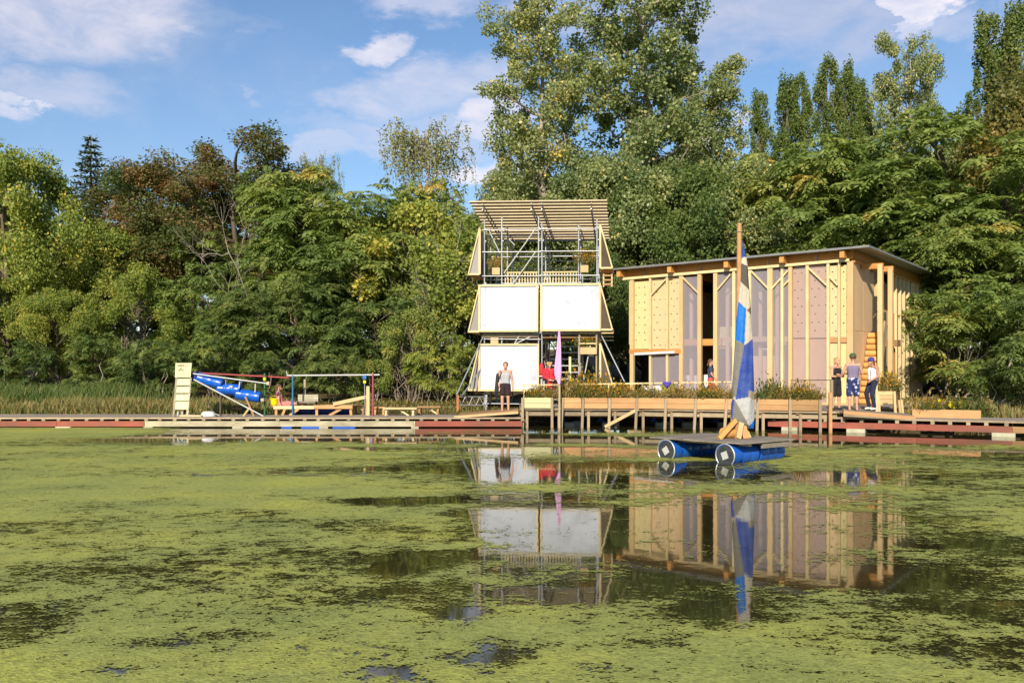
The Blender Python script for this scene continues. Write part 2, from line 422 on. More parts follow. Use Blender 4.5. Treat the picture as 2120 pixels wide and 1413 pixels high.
def mesh_of(name, verts, faces, mat, smooth=False, attr=None):
    me = bpy.data.meshes.new(name)
    if isinstance(verts, np.ndarray) and isinstance(faces, np.ndarray):
        nv, nf, k = len(verts), len(faces), faces.shape[1]
        me.vertices.add(nv)
        me.vertices.foreach_set('co', verts.astype(np.float32).ravel())
        me.loops.add(nf * k)
        me.loops.foreach_set('vertex_index', faces.astype(np.int32).ravel())
        me.polygons.add(nf)
        me.polygons.foreach_set('loop_start', np.arange(0, nf * k, k, dtype=np.int32))
        me.update(calc_edges=True)
    else:
        me.from_pydata([tuple(v) for v in verts], [], [tuple(f) for f in faces])
        me.update()
    if attr is not None:
        a = me.attributes.new('tint', 'FLOAT', 'POINT')
        a.data.foreach_set('value', np.asarray(attr, dtype=np.float32))
    if mat is not None:
        me.materials.append(mat)
    if smooth:
        me.polygons.foreach_set('use_smooth', [True] * len(me.polygons))
    return me


def unit_mesh(kind, mat):
    key = (kind, mat.name)
    if key in _unit:
        return _unit[key]
    bm = bmesh.new()
    if kind == 'box':
        bmesh.ops.create_cube(bm, size=1.0)
    elif kind == 'tube':
        bmesh.ops.create_cone(bm, cap_ends=True, segments=10, radius1=1.0, radius2=1.0, depth=1.0)
    elif kind == 'taper':
        bmesh.ops.create_cone(bm, cap_ends=True, segments=10, radius1=1.0, radius2=0.75, depth=1.0)
    elif kind == 'disc':
        bmesh.ops.create_cone(bm, cap_ends=True, segments=16, radius1=1.0, radius2=1.0, depth=1.0)
    me = bpy.data.meshes.new('%s_%s' % (mat.name, kind))
    bm.to_mesh(me)
    bm.free()
    me.materials.append(mat)
    if kind in ('tube', 'taper'):
        for p in me.polygons:
            p.use_smooth = len(p.vertices) == 4
    _unit[key] = me
    return me


def basis(p0, p1, w, h, up):
    p0, p1 = Vector(p0), Vector(p1)
    d = p1 - p0
    ln = d.length
    x = d / ln
    u = Vector(up)
    y = u.cross(x)
    if y.length < 1e-4:
        y = Vector((0, 1, 0)).cross(x)
        if y.length < 1e-4:
            y = Vector((1, 0, 0)).cross(x)
    y.normalize()
    z = x.cross(y)
    c = (p0 + p1) / 2
    m = Matrix(((x.x * ln, y.x * w, z.x * h, c.x), (x.y * ln, y.y * w, z.y * h, c.y), (x.z * ln, y.z * w, z.z * h, c.z), (0, 0, 0, 1)))
    return m


def basis_z(p0, p1, r):
    """z axis along p0->p1 (for tubes)."""
    p0, p1 = Vector(p0), Vector(p1)
    d = p1 - p0
    ln = d.length
    z = d / ln
    a = Vector((0, 0, 1)) if abs(z.z) < 0.9 else Vector((1, 0, 0))
    x = a.cross(z).normalized()
    y = z.cross(x)
    c = (p0 + p1) / 2
    return Matrix(((x.x * r, y.x * r, z.x * ln, c.x), (x.y * r, y.y * r, z.y * ln, c.y), (x.z * r, y.z * r, z.z * ln, c.z), (0, 0, 0, 1)))


class Thing:
    """A top-level object (an Empty at the thing's base) and its parts. Part coordinates are world unless local=True."""

    def __init__(s, name, label, cat, loc=(0, 0, 0), rz=0.0, group=None, kind=None, local=False, scale=1.0):
        s.o = bpy.data.objects.new(name, None)
        s.o.empty_display_size = 0.2
        COL.objects.link(s.o)
        s.o.location = loc
        s.o.rotation_euler = (0, 0, rz)
        s.o.scale = (scale,) * 3
        s.M = Matrix.Translation(Vector(loc)) @ Matrix.Rotation(rz, 4, 'Z') @ Matrix.Scale(scale, 4)
        s.inv = s.M.inverted()
        s.local = local
        if label:
            s.o['label'] = label
        if cat:
            s.o['category'] = cat
        if group:
            s.o['group'] = group
        if kind:
            s.o['kind'] = kind
        s.mats = {}

    def add(s, name, me, m=None, parent=None, label=None, kind=None):
        o = bpy.data.objects.new(name, me)
        COL.objects.link(o)
        m = m if m is not None else Matrix.Identity(4)
        mw = (s.M @ m) if s.local else m
        s.mats[o.name] = mw
        if parent is None:
            o.parent = s.o
            o.matrix_basis = s.inv @ mw
        else:
            pw = s.mats[parent.name]
            o.parent = parent
            o.matrix_parent_inverse = pw.inverted()
            o.matrix_basis = mw
        if label:
            o['label'] = label
        if kind:
            o['kind'] = kind
        return o

    def bar(s, name, p0, p1, w, h, mat, up=(0, 0, 1), parent=None, label=None):
        return s.add(name, unit_mesh('box', mat), basis(p0, p1, w, h, up), parent, label)

    def box(s, name, c, size, mat, rz=0.0, parent=None, label=None):
        m = Matrix.Translation(Vector(c)) @ Matrix.Rotation(rz, 4, 'Z') @ Matrix.Diagonal((*size, 1))
        return s.add(name, unit_mesh('box', mat), m, parent, label)

    def tube(s, name, p0, p1, r, mat, parent=None, kind='tube', label=None):
        return s.add(name, unit_mesh(kind, mat), basis_z(p0, p1, r), parent, label)

    def mesh(s, name, verts, faces, mat, smooth=False, parent=None, label=None, attr=None, kind=None):
        return s.add(name, mesh_of(name, verts, faces, mat, smooth, attr), None, parent, label, kind)


def single(name, me, label=None, cat=None, group=None, kind=None, loc=None):
    o = bpy.data.objects.new(name, me)
    COL.objects.link(o)
    if loc is not None:
        o.location = loc
    for k, v in (('label', label), ('category', cat), ('group', group), ('kind', kind)):
        if v:
            o[k] = v
    return o


def tubes_mesh(paths, sides=6):
    """paths: list of (points Nx3, radii N). Returns verts, quad faces arrays."""
    V, Fc = [], []
    base = 0
    ang = np.linspace(0, 2 * np.pi, sides, endpoint=False)
    ca, sa = np.cos(ang), np.sin(ang)
    for pts, rad in paths:
        pts = np.asarray(pts, float)
        n = len(pts)
        tan = np.gradient(pts, axis=0)
        tan /= np.linalg.norm(tan, axis=1)[:, None] + 1e-9
        ref = np.where(np.abs(tan[:, 2:3]) > 0.92, np.array([[1.0, 0, 0]]), np.array([[0, 0, 1.0]]))
        a = np.cross(ref, tan)
        a /= np.linalg.norm(a, axis=1)[:, None] + 1e-9
        b = np.cross(tan, a)
        rad = np.asarray(rad, float)
        ring = pts[:, None, :] + rad[:, None, None] * (a[:, None, :] * ca[None, :, None] + b[:, None, :] * sa[None, :, None])
        V.append(ring.reshape(-1, 3))
        for i in range(n - 1):
            for j in range(sides):
                k = (j + 1) % sides
                Fc.append((base + i * sides + j, base + i * sides + k, base + (i + 1) * sides + k, base + (i + 1) * sides + j))
        base += n * sides
    return np.concatenate(V), np.array(Fc, dtype=np.int32)


def lathe(profile, seg=20):
    """profile: list of (r, z). Returns verts, faces around the z axis."""
    V, Fc = [], []
    for r, z in profile:
        for j in range(seg):
            a = 2 * math.pi * j / seg
            V.append((r * math.cos(a), r * math.sin(a), z))
    for i in range(len(profile) - 1):
        for j in range(seg):
            k = (j + 1) % seg
            Fc.append((i * seg + j, i * seg + k, (i + 1) * seg + k, (i + 1) * seg + j))
    return V, Fc


def vnoise(x, y, seed=0):
    """Smooth value noise for numpy arrays."""
    r = np.random.default_rng(seed)
    tab = r.random((256, 256))
    xi, yi = np.floor(x).astype(int), np.floor(y).astype(int)
    fx, fy = x - xi, y - yi
    fx, fy = fx * fx * (3 - 2 * fx), fy * fy * (3 - 2 * fy)
    g = lambda a, b: tab[a % 256, b % 256]
    return (g(xi, yi) * (1 - fx) + g(xi + 1, yi) * fx) * (1 - fy) + (g(xi, yi + 1) * (1 - fx) + g(xi + 1, yi + 1) * fx) * fy


def fbm(x, y, seed=0, octaves=4):
    s, a, t = 0, 0.5, 0
    for i in range(octaves):
        s = s + a * vnoise(x * 2 ** i, y * 2 ** i, seed + i)
        t += a
        a *= 0.5
    return s / t

# ------------------------------------------------------------------ ground, water, duckweed
def shore(X):
    X = np.asarray(X, float)
    s = np.where(X < 8.0, 35.9, 35.9 - (X - 8.0) * 0.50)
    s = np.where(X > 17, 31.4 - (X - 17) * 0.3, s)
    return s + 0.35 * (vnoise(X * 0.7, X * 0 + 3.3, 5) - 0.5)


def ground_z(X, Y):
    X, Y = np.asarray(X, float), np.asarray(Y, float)
    d = Y - shore(X)
    bank = -0.7 + np.clip((d + 0.6) / 1.1, 0, 1) * 0.98
    rise = np.clip(d - 0.5, 0, None)
    left = np.clip((-X - 6) / 10, 0, 1)
    z = bank + 0.04 * np.clip(rise, 0, 12) * (1 + 0.6 * left) + 0.05 * np.clip(rise - 12, 0, 60)
    near = np.clip((2.2 - Y) / 1.4, 0, 1) * 1.25
    side = np.clip((np.abs(X + 3) - 46) / 3, 0, 1) * 1.2
    z = np.where(d < -0.6, -0.7 + np.maximum(near, side), z)
    amp = np.clip(rise, 0, 2) * 0.04
    return z + amp * (fbm(X * 0.8, Y * 0.8, 21) - 0.5) * 2


gx = np.unique(np.concatenate([np.linspace(-600, -60, 14), np.linspace(-60, 60, 121), np.linspace(60, 600, 14)]))
gy = np.unique(np.concatenate([np.linspace(-300, 0, 10), np.linspace(0, 28, 29), np.linspace(28, 60, 81), np.linspace(60, 120, 25), np.linspace(120, 1400, 14)]))
GX, GY = np.meshgrid(gx, gy)
GZ = ground_z(GX, GY)
gv = np.stack([GX.ravel(), GY.ravel(), GZ.ravel()], 1)
nx, ny = len(gx), len(gy)
ii = (np.arange(ny - 1)[:, None] * nx + np.arange(nx - 1)[None, :]).ravel()
gf = np.stack([ii, ii + 1, ii + 1 + nx, ii + nx], 1)


def ground_material():
    m, t, b = newmat('bank_soil')
    p = worldpos(t, (1, 1, 1), seed=False)
    n = N(t, 'ShaderNodeTexNoise', inp={'Scale': 0.7, 'Detail': 8.0, 'Roughness': 0.7})
    t.links.new(p, n.inputs['Vector'])
    n2 = N(t, 'ShaderNodeTexNoise', inp={'Scale': 14.0, 'Detail': 5.0, 'Roughness': 0.7})
    t.links.new(p, n2.inputs['Vector'])
    c = ramp(t, n.outputs['Fac'], [(0.25, (0.05, 0.06, 0.02)), (0.45, (0.15, 0.115, 0.055)), (0.6, (0.24, 0.17, 0.09)), (0.8, (0.30, 0.21, 0.115))])
    c = mixc(t, mth(t, 'MULTIPLY', n2.outputs['Fac'], 0.7), c, (0.07, 0.055, 0.03))
    t.links.new(c, b.inputs['Base Color'])
    b.inputs['Roughness'].default_value = 1.0
    b.inputs['Specular IOR Level'].default_value = 0.1
    bp = N(t, 'ShaderNodeBump', inp={'Strength': 0.8, 'Distance': 0.08})
    t.links.new(n2.outputs['Fac'], bp.inputs['Height'])
    t.links.new(bp.outputs[0], b.inputs['Normal'])
    return m


single('ground', mesh_of('ground', gv, gf, ground_material(), True), kind='structure')


def water_material():
    m, t, b = newmat('pond_water')
    p = worldpos(t, (1, 1, 1), seed=False)
    n = N(t, 'ShaderNodeTexNoise', inp={'Scale': 0.9, 'Detail': 3.0, 'Roughness': 0.5})
    t.links.new(p, n.inputs['Vector'])
    n2 = N(t, 'ShaderNodeTexNoise', inp={'Scale': 6.0, 'Detail': 2.0})
    t.links.new(p, n2.inputs['Vector'])
    b.inputs['Base Color'].default_value = (0.030, 0.026, 0.010, 1)
    b.inputs['Roughness'].default_value = 0.035
    b.inputs['IOR'].default_value = 1.33
    b.inputs['Specular IOR Level'].default_value = 0.62
    h = mth(t, 'ADD', n.outputs['Fac'], mth(t, 'MULTIPLY', n2.outputs['Fac'], 0.18))
    bp = N(t, 'ShaderNodeBump', inp={'Strength': 0.05, 'Distance': 0.03})
    t.links.new(h, bp.inputs['Height'])
    t.links.new(bp.outputs[0], b.inputs['Normal'])
    return m


wv = np.array([(-60, 0.3, 0), (60, 0.3, 0), (60, 40, 0), (-60, 40, 0)], float)
single('water', mesh_of('water', wv, np.array([[0, 1, 2, 3]]), water_material()), kind='structure')


def cover_at(X, Y):
    """How closely the duckweed covers the pond (0 open .. 1 shut) at world X, Y."""
    px = HX + F * X / Y
    py = HY + F * CZ / Y
    big = fbm(X * 0.16 + 7, Y * 0.30 + 3, 31, 4)
    mid = fbm(X * 0.5 + 2, Y * 1.0 + 9, 41, 4)
    c = 0.75 + (big - 0.5) * 0.75 + (mid - 0.5) * 0.85

    def blob(cx, cy, rx, ry, amt, sharp=1.0):
        p = on_water(cx, cy)
        p2 = on_water(cx, cy + ry)
        p3 = on_water(cx, cy - ry)
        wx = rx / F * p.y
        wy = abs(p3.y - p2.y) / 2
        q = ((X - p.x) / wx) ** 2 + ((Y - p.y) / wy) ** 2
        q = q * (0.4 + 1.2 * mid)
        return amt * np.exp(-np.power(q, sharp))

    # open water along the walkway and under the deck
    open_y = np.clip((Y - (23.4 + 3.6 * (fbm(X * 0.22, X * 0, 51, 3)))) / 1.5, 0, 1)
    c = c - open_y * 0.95 * np.clip((X + 12.5 + 2 * (mid - 0.5)) / 2.5, 0, 1)
    # a green film hugging the far left walkway
    c = c + 0.35 * np.clip((-X - 9) / 3, 0, 1) * np.clip((Y - 27) / 3, 0, 1)
    c = c + blob(600, 894, 650, 5, 0.45) + blob(1380, 900, 380, 7, 0.62)
    # the thin, broken area that mirrors the tower and the house
    c = c - blob(1120, 1090, 170, 62, 0.70, 1.2) - blob(1580, 1110, 330, 90, 0.72, 1.2) - blob(1050, 955, 100, 40, 0.42, 1.5)
    c = c - blob(1300, 1060, 330, 25, 0.35)
    c = c + blob(1420, 1008, 420, 22, 0.28, 1.2)
    c = c - blob(1150, 950, 260, 55, 0.35) - blob(1560, 985, 380, 45, 0.30)
    c = c - blob(840, 1172, 66, 22, 1.1, 1.2) - blob(820, 1037, 190, 11, 1.0, 1.2) - blob(950, 1270, 60, 14, 0.7, 1.5)
    c = c - blob(950, 1270, 60, 14, 0.5) - blob(820, 1390, 80, 20, 0.75, 1.0) - blob(1020, 1358, 75, 18, 0.65, 1.0) - blob(220, 1385, 70, 16, 0.6, 1.0)
    c = c - blob(1180, 1230, 150, 22, 0.45) - blob(1480, 1270, 130, 26, 0.5) - blob(1980, 1235, 150, 40, 0.5) - blob(1900, 1060, 130, 90, 0.33) - blob(2000, 940, 240, 20, 0.45)
    c = c - blob(1330, 1330, 60, 14, 0.45) - blob(2040, 1365, 90, 22, 0.4) - blob(470, 1325, 130, 22, 0.36) - blob(60, 1280, 110, 40, 0.36) - blob(900, 930, 320, 7, 0.5)
    # the raft has cleared its own water
    c = c - blob(1500, 930, 190, 22, 0.20, 1.2)
    c = c + blob(300, 1010, 420, 80, 0.14) + blob(60, 1390, 200, 40, 0.2)
    return c


dx_ = np.linspace(-34, 30, 330)
dy_ = np.concatenate([np.linspace(3.0, 16, 120), np.linspace(16.15, 35.4, 110)])
DX, DY = np.meshgrid(dx_, dy_)
DC = cover_at(DX, DY)
nx, ny = len(dx_), len(dy_)
ii = (np.arange(ny - 1)[:, None] * nx + np.arange(nx - 1)[None, :]).ravel()
df = np.stack([ii, ii + 1, ii + 1 + nx, ii + nx], 1)
dcf = DC.ravel()[df].max(1)
ylim = shore(DX.ravel()[df].mean(1)) - 0.3
df = df[(dcf > -0.15) & (DY.ravel()[df].max(1) < ylim)]
used = np.unique(df)
remap = -np.ones(nx * ny, int)
remap[used] = np.arange(len(used))
dv = np.stack([DX.ravel(), DY.ravel(), np.full(nx * ny, 0.006)], 1)[used]


def duckweed_material():
    m, t, b = newmat('duckweed')
    o = t.nodes['Material Output']
    a = N(t, 'ShaderNodeAttribute', attribute_name='tint')
    p = worldpos(t, (0.8, 1.0, 1), seed=False)
    n1 = N(t, 'ShaderNodeTexNoise', inp={'Scale': 1.7, 'Detail': 9.0, 'Roughness': 0.72, 'Distortion': 0.4})
    t.links.new(p, n1.inputs['Vector'])
    n2 = N(t, 'ShaderNodeTexNoise', inp={'Scale': 38.0, 'Detail': 3.0, 'Roughness': 0.65})
    t.links.new(p, n2.inputs['Vector'])
    n3 = N(t, 'ShaderNodeTexNoise', inp={'Scale': 0.55, 'Detail': 5.0, 'Roughness': 0.6})
    t.links.new(p, n3.inputs['Vector'])
    n4 = N(t, 'ShaderNodeTexNoise', inp={'Scale': 12.0, 'Detail': 4.0, 'Roughness': 0.7})
    t.links.new(p, n4.inputs['Vector'])
    n5 = N(t, 'ShaderNodeTexNoise', inp={'Scale': 4.6, 'Detail': 4.0, 'Roughness': 0.65, 'Distortion': 0.8})
    t.links.new(p, n5.inputs['Vector'])
    noise = mth(t, 'ADD', mth(t, 'MULTIPLY', n1.outputs['Fac'], 1.4), mth(t, 'MULTIPLY', n2.outputs['Fac'], 2.0))
    noise = mth(t, 'ADD', noise, mth(t, 'MULTIPLY', n4.outputs['Fac'], 1.8))
    noise = mth(t, 'ADD', noise, mth(t, 'MULTIPLY', n5.outputs['Fac'], 1.7))
    noise = mth(t, 'SUBTRACT', noise, 2.93)
    k = mth(t, 'MULTIPLY_ADD', mth(t, 'SUBTRACT', a.outputs['Fac'], noise), 8.0, 0.5, clamp=True)
    c = ramp(t, n3.outputs['Fac'], [(0.3, (0.31, 0.36, 0.10)), (0.5, (0.42, 0.455, 0.11)), (0.72, (0.56, 0.55, 0.095))])
    c = mixc(t, mth(t, 'MULTIPLY_ADD', n4.outputs['Fac'], 2.6, -0.45, clamp=True), (0.12, 0.125, 0.03), c)
    c = mixc(t, mth(t, 'MULTIPLY_ADD', n2.outputs['Fac'], 3.0, -0.85, clamp=True), mixc(t, 0.6, c, (0.09, 0.095, 0.02)), c)
    t.links.new(c, b.inputs['Base Color'])
    b.inputs['Roughness'].default_value = 0.7
    b.inputs['Specular IOR Level'].default_value = 0.25
    bp = N(t, 'ShaderNodeBump', inp={'Strength': 0.7, 'Distance': 0.02})
    t.links.new(mth(t, 'ADD', n2.outputs['Fac'], mth(t, 'MULTIPLY', n4.outputs['Fac'], 1.0)), bp.inputs['Height'])
    t.links.new(bp.outputs[0], b.inputs['Normal'])
    tr = N(t, 'ShaderNodeBsdfTransparent')
    mx = t.nodes.new('ShaderNodeMixShader')
    t.links.new(k, mx.inputs[0])
    t.links.new(tr.outputs[0], mx.inputs[1])
    t.links.new(b.outputs[0], mx.inputs[2])
    t.links.new(mx.outputs[0], o.inputs['Surface'])
    return m


single('duckweed', mesh_of('duckweed', dv, remap[df], duckweed_material(), False, DC.ravel()[used]),
       'yellow-green duckweed floating over most of the pond', 'duckweed', kind='stuff')


# ------------------------------------------------------------------ foliage makers
def unit3(a):
    return a / (np.linalg.norm(a, axis=-1, keepdims=True) + 1e-9)


def leaf_quads(p, d, nh, l, w, fold=0.16):
    d = unit3(d)
    s = unit3(np.cross(d, nh))
    n = np.cross(s, d)
    l, w = l[:, None], w[:, None]
    v0 = p
    v1 = p + d * l * 0.45 + s * w * 0.5 + n * w * fold
    v2 = p + d * l
    v3 = p + d * l * 0.45 - s * w * 0.5 + n * w * fold
    return np.stack([v0, v1, v2, v3], 1)


def fronds(b, d, Ln, droop, pairs=8, wratio=0.34, lratio=0.23):
    """Pinnate leaves: b, d (M,3), Ln, droop (M,). Returns quads (K,4,3) and the frond index of each."""
    Mn = len(b)
    d = unit3(d)
    q, idx = [], []
    up = np.array([0, 0, 1.0])
    for k in range(pairs + 1):
        t = 0.18 + 0.82 * k / pairs
        c = b + d * (Ln * t)[:, None] - up * (droop * Ln * t * t)[:, None]
        tan = unit3(d - 2 * up * (droop * t)[:, None])
        sd = unit3(np.cross(tan, up))
        ln = Ln * lratio * (0.65 + 0.55 * math.sin(math.pi * min(1, t * 0.85)))
        ln = ln * (0.85 + 0.3 * RNG.random(Mn))
        if k == pairs:
            q.append(leaf_quads(c, tan, np.cross(sd, tan), ln, ln * wratio))
            idx.append(np.arange(Mn))
            continue
        for sg in (-1, 1):
            dd = sd * sg * 0.85 + tan * 0.5 - up * (0.12 + 0.25 * RNG.random((Mn, 1)))
            nh = np.cross(sd, tan) + 0.55 * RNG.normal(size=(Mn, 3))
            q.append(leaf_quads(c, dd, nh, ln, ln * wratio))
            idx.append(np.arange(Mn))
    return np.concatenate(q), np.concatenate(idx)


def quad_mesh(name, q, tint, mat):
    v = q.reshape(-1, 3)
    f = np.arange(len(v), dtype=np.int32).reshape(-1, 4)
    return mesh_of(name, v, f, mat, False, np.repeat(tint, 4))


def ball(n):
    v = RNG.normal(size=(n, 3))
    return unit3(v)


def limb(p0, p1, r0, r1, n=6, wob=0.06, sag=0.0):
    p0, p1 = np.asarray(p0, float), np.asarray(p1, float)
    t = np.linspace(0, 1, n)[:, None]
    L_ = np.linalg.norm(p1 - p0)
    pts = p0 + (p1 - p0) * t
    pts[1:-1] += RNG.normal(size=(n - 2, 3)) * wob * L_ * 0.5
    pts[:, 2] += (sag * L_ * np.sin(np.pi * t[:, 0]))
    return pts, np.linspace(r0, r1, n)


def lobes_ellipsoid(n, H0, H1, rx, flat=0.0, top_bias=0.15, shell=0.55):
    """Lobe centres spread through an uneven egg from height H0 to H1 with radius rx."""
    out = []
    cz, hz = (H0 + H1) / 2, (H1 - H0) / 2
    while len(out) < n:
        v = RNG.normal(size=3)
        v /= np.linalg.norm(v)
        r = shell + (1 - shell) * RNG.random() ** 0.5
        x, y, z = v * r
        wfac = 1.0 - 0.25 * max(0, z) - flat * max(0, -z)
        lump = 0.82 + 0.36 * vnoise(np.array([math.atan2(y, x) * 1.7 + 9]), np.array([z * 2.2 + n]), n)[0]
        out.append((x * rx * wfac * lump, y * rx * wfac * lump, cz + z * hz * lump))
    out = np.array(out)
    dd = np.linalg.norm(out[:, None] - out[None], axis=2) + np.eye(len(out)) * 99
    near2 = np.sort(dd, 1)[:, 1]
    return out[near2 < np.percentile(near2, 88)]


def trunk_paths(H, r, lobes, spread=0.3, base_h=0.25, limbs=14, lean=0.0):
    tp, tr = limb((0, 0, -0.3), (lean, 0, H * 0.92), r, r * 0.18, 9, 0.02)
    paths = [(tp, tr)]
    sel = RNG.choice(len(lobes), min(limbs, len(lobes)), replace=False)
    for i in sel:
        c = lobes[i]
        z0 = max(H * base_h * RNG.random(), c[2] - np.hypot(c[0], c[1]) * (0.6 + 0.6 * RNG.random()))
        z0 = min(max(z0, H * 0.08), H * 0.85)
        k = np.interp(z0, tp[:, 2], np.arange(len(tp)))
        j = int(k)
        b = tp[j] + (tp[min(j + 1, len(tp) - 1)] - tp[j]) * (k - j)
        paths.append(limb(b, c, r * 0.42, r * 0.08, 6, 0.08, 0.06))
    return paths


def crown_fronds(lobes, rl, ros, nf, Lr, mat, name, tint0=0.4, tvar=0.22):
    B, D, LL, DR, T = [], [], [], [], []
    for c in lobes:
        rad = rl * (0.7 + 0.6 * RNG.random())
        tl = tint0 + tvar * RNG.normal() * 0.7
        for k in range(ros):
            v = ball(1)[0]
            v[2] = abs(v[2]) * 0.9 - 0.25
            out = c * np.array([1, 1, 0.0])
            v = v + 0.5 * out / (np.linalg.norm(out) + 1e-6)
            v /= np.linalg.norm(v)
            p = c + v * rad
            a0 = RNG.random() * 6.28
            ta = tl + 0.10 * RNG.normal()
            for j in range(nf):
                a = a0 + 6.283 * j / nf + 0.3 * RNG.normal()
                e = R(5 + 55 * RNG.random())
                d = np.array([math.cos(a) * math.cos(e), math.sin(a) * math.cos(e), math.sin(e)]) + 0.55 * v
                B.append(p)
                D.append(d)
                LL.append(Lr * (0.75 + 0.5 * RNG.random()))
                DR.append(0.40 + 0.55 * RNG.random())
                T.append(ta + 0.05 * RNG.normal())
    q, ix = fronds(np.array(B), np.array(D), np.array(LL), np.array(DR))
    t = np.array(T)[ix] + 0.05 * RNG.normal(size=len(ix))
    return quad_mesh(name, q, np.clip(t, 0, 1), mat)


def crown_leaves(lobes, rl, per, size, mat, name, tint0=0.45, tvar=0.2, stretch=(1, 1, 1), droop=0.3, yellow=0.02, wr=0.75):
    P, T = [], []
    for c in lobes:
        rad = rl * (0.65 + 0.7 * RNG.random())
        n = int(per * (0.6 + 0.8 * RNG.random()))
        v = ball(n) * (rad * (0.35 + 0.65 * RNG.random((n, 1)) ** 0.6)) * np.array(stretch)
        # leave holes: leaves gather on a few twigs inside the lobe
        tw = ball(9) * rad * 0.7 * np.array(stretch)
        k = RNG.integers(0, 9, n)
        v = v * 0.55 + tw[k] * 0.6
        P.append(c + v)
        T.append(np.full(n, tint0 + tvar * RNG.normal() * 0.6) + 0.12 * RNG.normal(size=n))
    P = np.concatenate(P)
    n = len(P)
    T = np.concatenate(T)
    T = np.where(RNG.random(n) < yellow, 1.0, T)
    d = ball(n)
    d[:, 2] -= droop
    nh = ball(n) + np.array([0, -0.35, 0.7])
    s = size * (0.7 + 0.6 * RNG.random(n))
    return quad_mesh(name, leaf_quads(P, d, nh, s, s * wr), np.clip(T, 0, 1), mat)


PROTO = {}
M['twig'] = surf('twig', (0.23, 0.185, 0.14), var=0.3, rough=0.95, scale=(5, 5, 1.5))


def proto(key, trunk_p, crown, bark='bark', sides=6):
    v, f = tubes_mesh(trunk_p, sides)
    PROTO[key] = (mesh_of(key + '_trunk', v, f, M[bark], True), crown)


# tree of heaven and sumac: palm-like rosettes of pinnate leaves (unit: metres, trees about 10 m tall)
for i in range(3):
    lb = lobes_ellipsoid(62, 1.8, 9.6, 3.5, 0.05, shell=0.45)
    proto('ailanthus%d' % i, trunk_paths(9.6, 0.16, lb, limbs=18), crown_fronds(lb, 0.75, 5, 8, 0.80, L['ailanthus'], 'crown_ailanthus%d' % i, 0.45, 0.17))
for i in range(2):      # low bushy ones whose crown reaches the ground
    lb = lobes_ellipsoid(40, 0.5, 5.4, 2.7, -0.15, shell=0.6)
    pth = []
    for k in range(6):
        c = lb[k]
        pth.append(limb((0.5 * RNG.normal(), 0.3 * RNG.normal(), -0.2), c, 0.06, 0.015, 6, 0.1))
    proto('sumac%d' % i, pth, crown_fronds(lb, 0.70, 5, 8, 0.72, L['dark'], 'crown_sumac%d' % i, 0.5), 'bark_pale')
for i in range(2):      # broad round-leaved trees going yellow
    lb = lobes_ellipsoid(84, 1.2, 10.4, 3.9, 0.0, shell=0.45)
    proto('maple%d' % i, trunk_paths(10.2, 0.2, lb, limbs=20), crown_leaves(lb, 0.95, 700, 0.135, L['yellowgreen'], 'crown_maple%d' % i, 0.42, 0.25, yellow=0.03))
for i in range(2):      # brushwood: leafy head on many bare stems
    lb = lobes_ellipsoid(34, 2.6, 7.4, 2.4, 0.0)
    pth = []
    for k in range(26):
        c = lb[RNG.integers(len(lb))]
        b0 = np.array([1.1 * RNG.normal(), 0.7 * RNG.normal(), -0.2])
        pth.append(limb(b0, c, 0.032, 0.010, 7, 0.10))
        pth.append(limb((b0 + c) / 2, (b0 + c) / 2 + np.array([0.9 * RNG.normal(), 0.5 * RNG.normal(), 1.1]), 0.016, 0.005, 5, 0.12))
    proto('thicket%d' % i, pth, crown_leaves(lb, 0.85, 360, 0.15, L['yellowgreen'], 'crown_thicket%d' % i, 0.45, 0.25), 'twig', 5)
for i in range(2):      # rounded leafy shrubs
    lb = lobes_ellipsoid(40, 0.3, 3.8, 2.1, -0.2, shell=0.6)
    pth = [limb((0.4 * RNG.normal(), 0.3 * RNG.normal(), -0.2), lb[k], 0.05, 0.012, 6, 0.1) for k in range(8)]
    proto('shrub%d' % i, pth, crown_leaves(lb, 0.7, 380, 0.14, L['dark'], 'crown_shrub%d' % i, 0.6, 0.25), 'bark_pale', 5)
# brown-podded locust
lb = lobes_ellipsoid(105, 3.0, 13.4, 4.2, 0.1, shell=0.35)
proto('locust0', trunk_paths(13.0, 0.22, lb, limbs=26), crown_leaves(lb, 0.85, 520, 0.13, L['robinia'], 'crown_locust0', 0.50, 0.30, yellow=0.0, wr=0.6))
lb = lobes_ellipsoid(64, 2.5, 11.0, 4.2, 0.1)
proto('oak0', trunk_paths(10.8, 0.22, lb, limbs=22), crown_leaves(lb, 0.9, 500, 0.14, L['brownish'], 'crown_oak0', 0.45, 0.28, yellow=0.0))


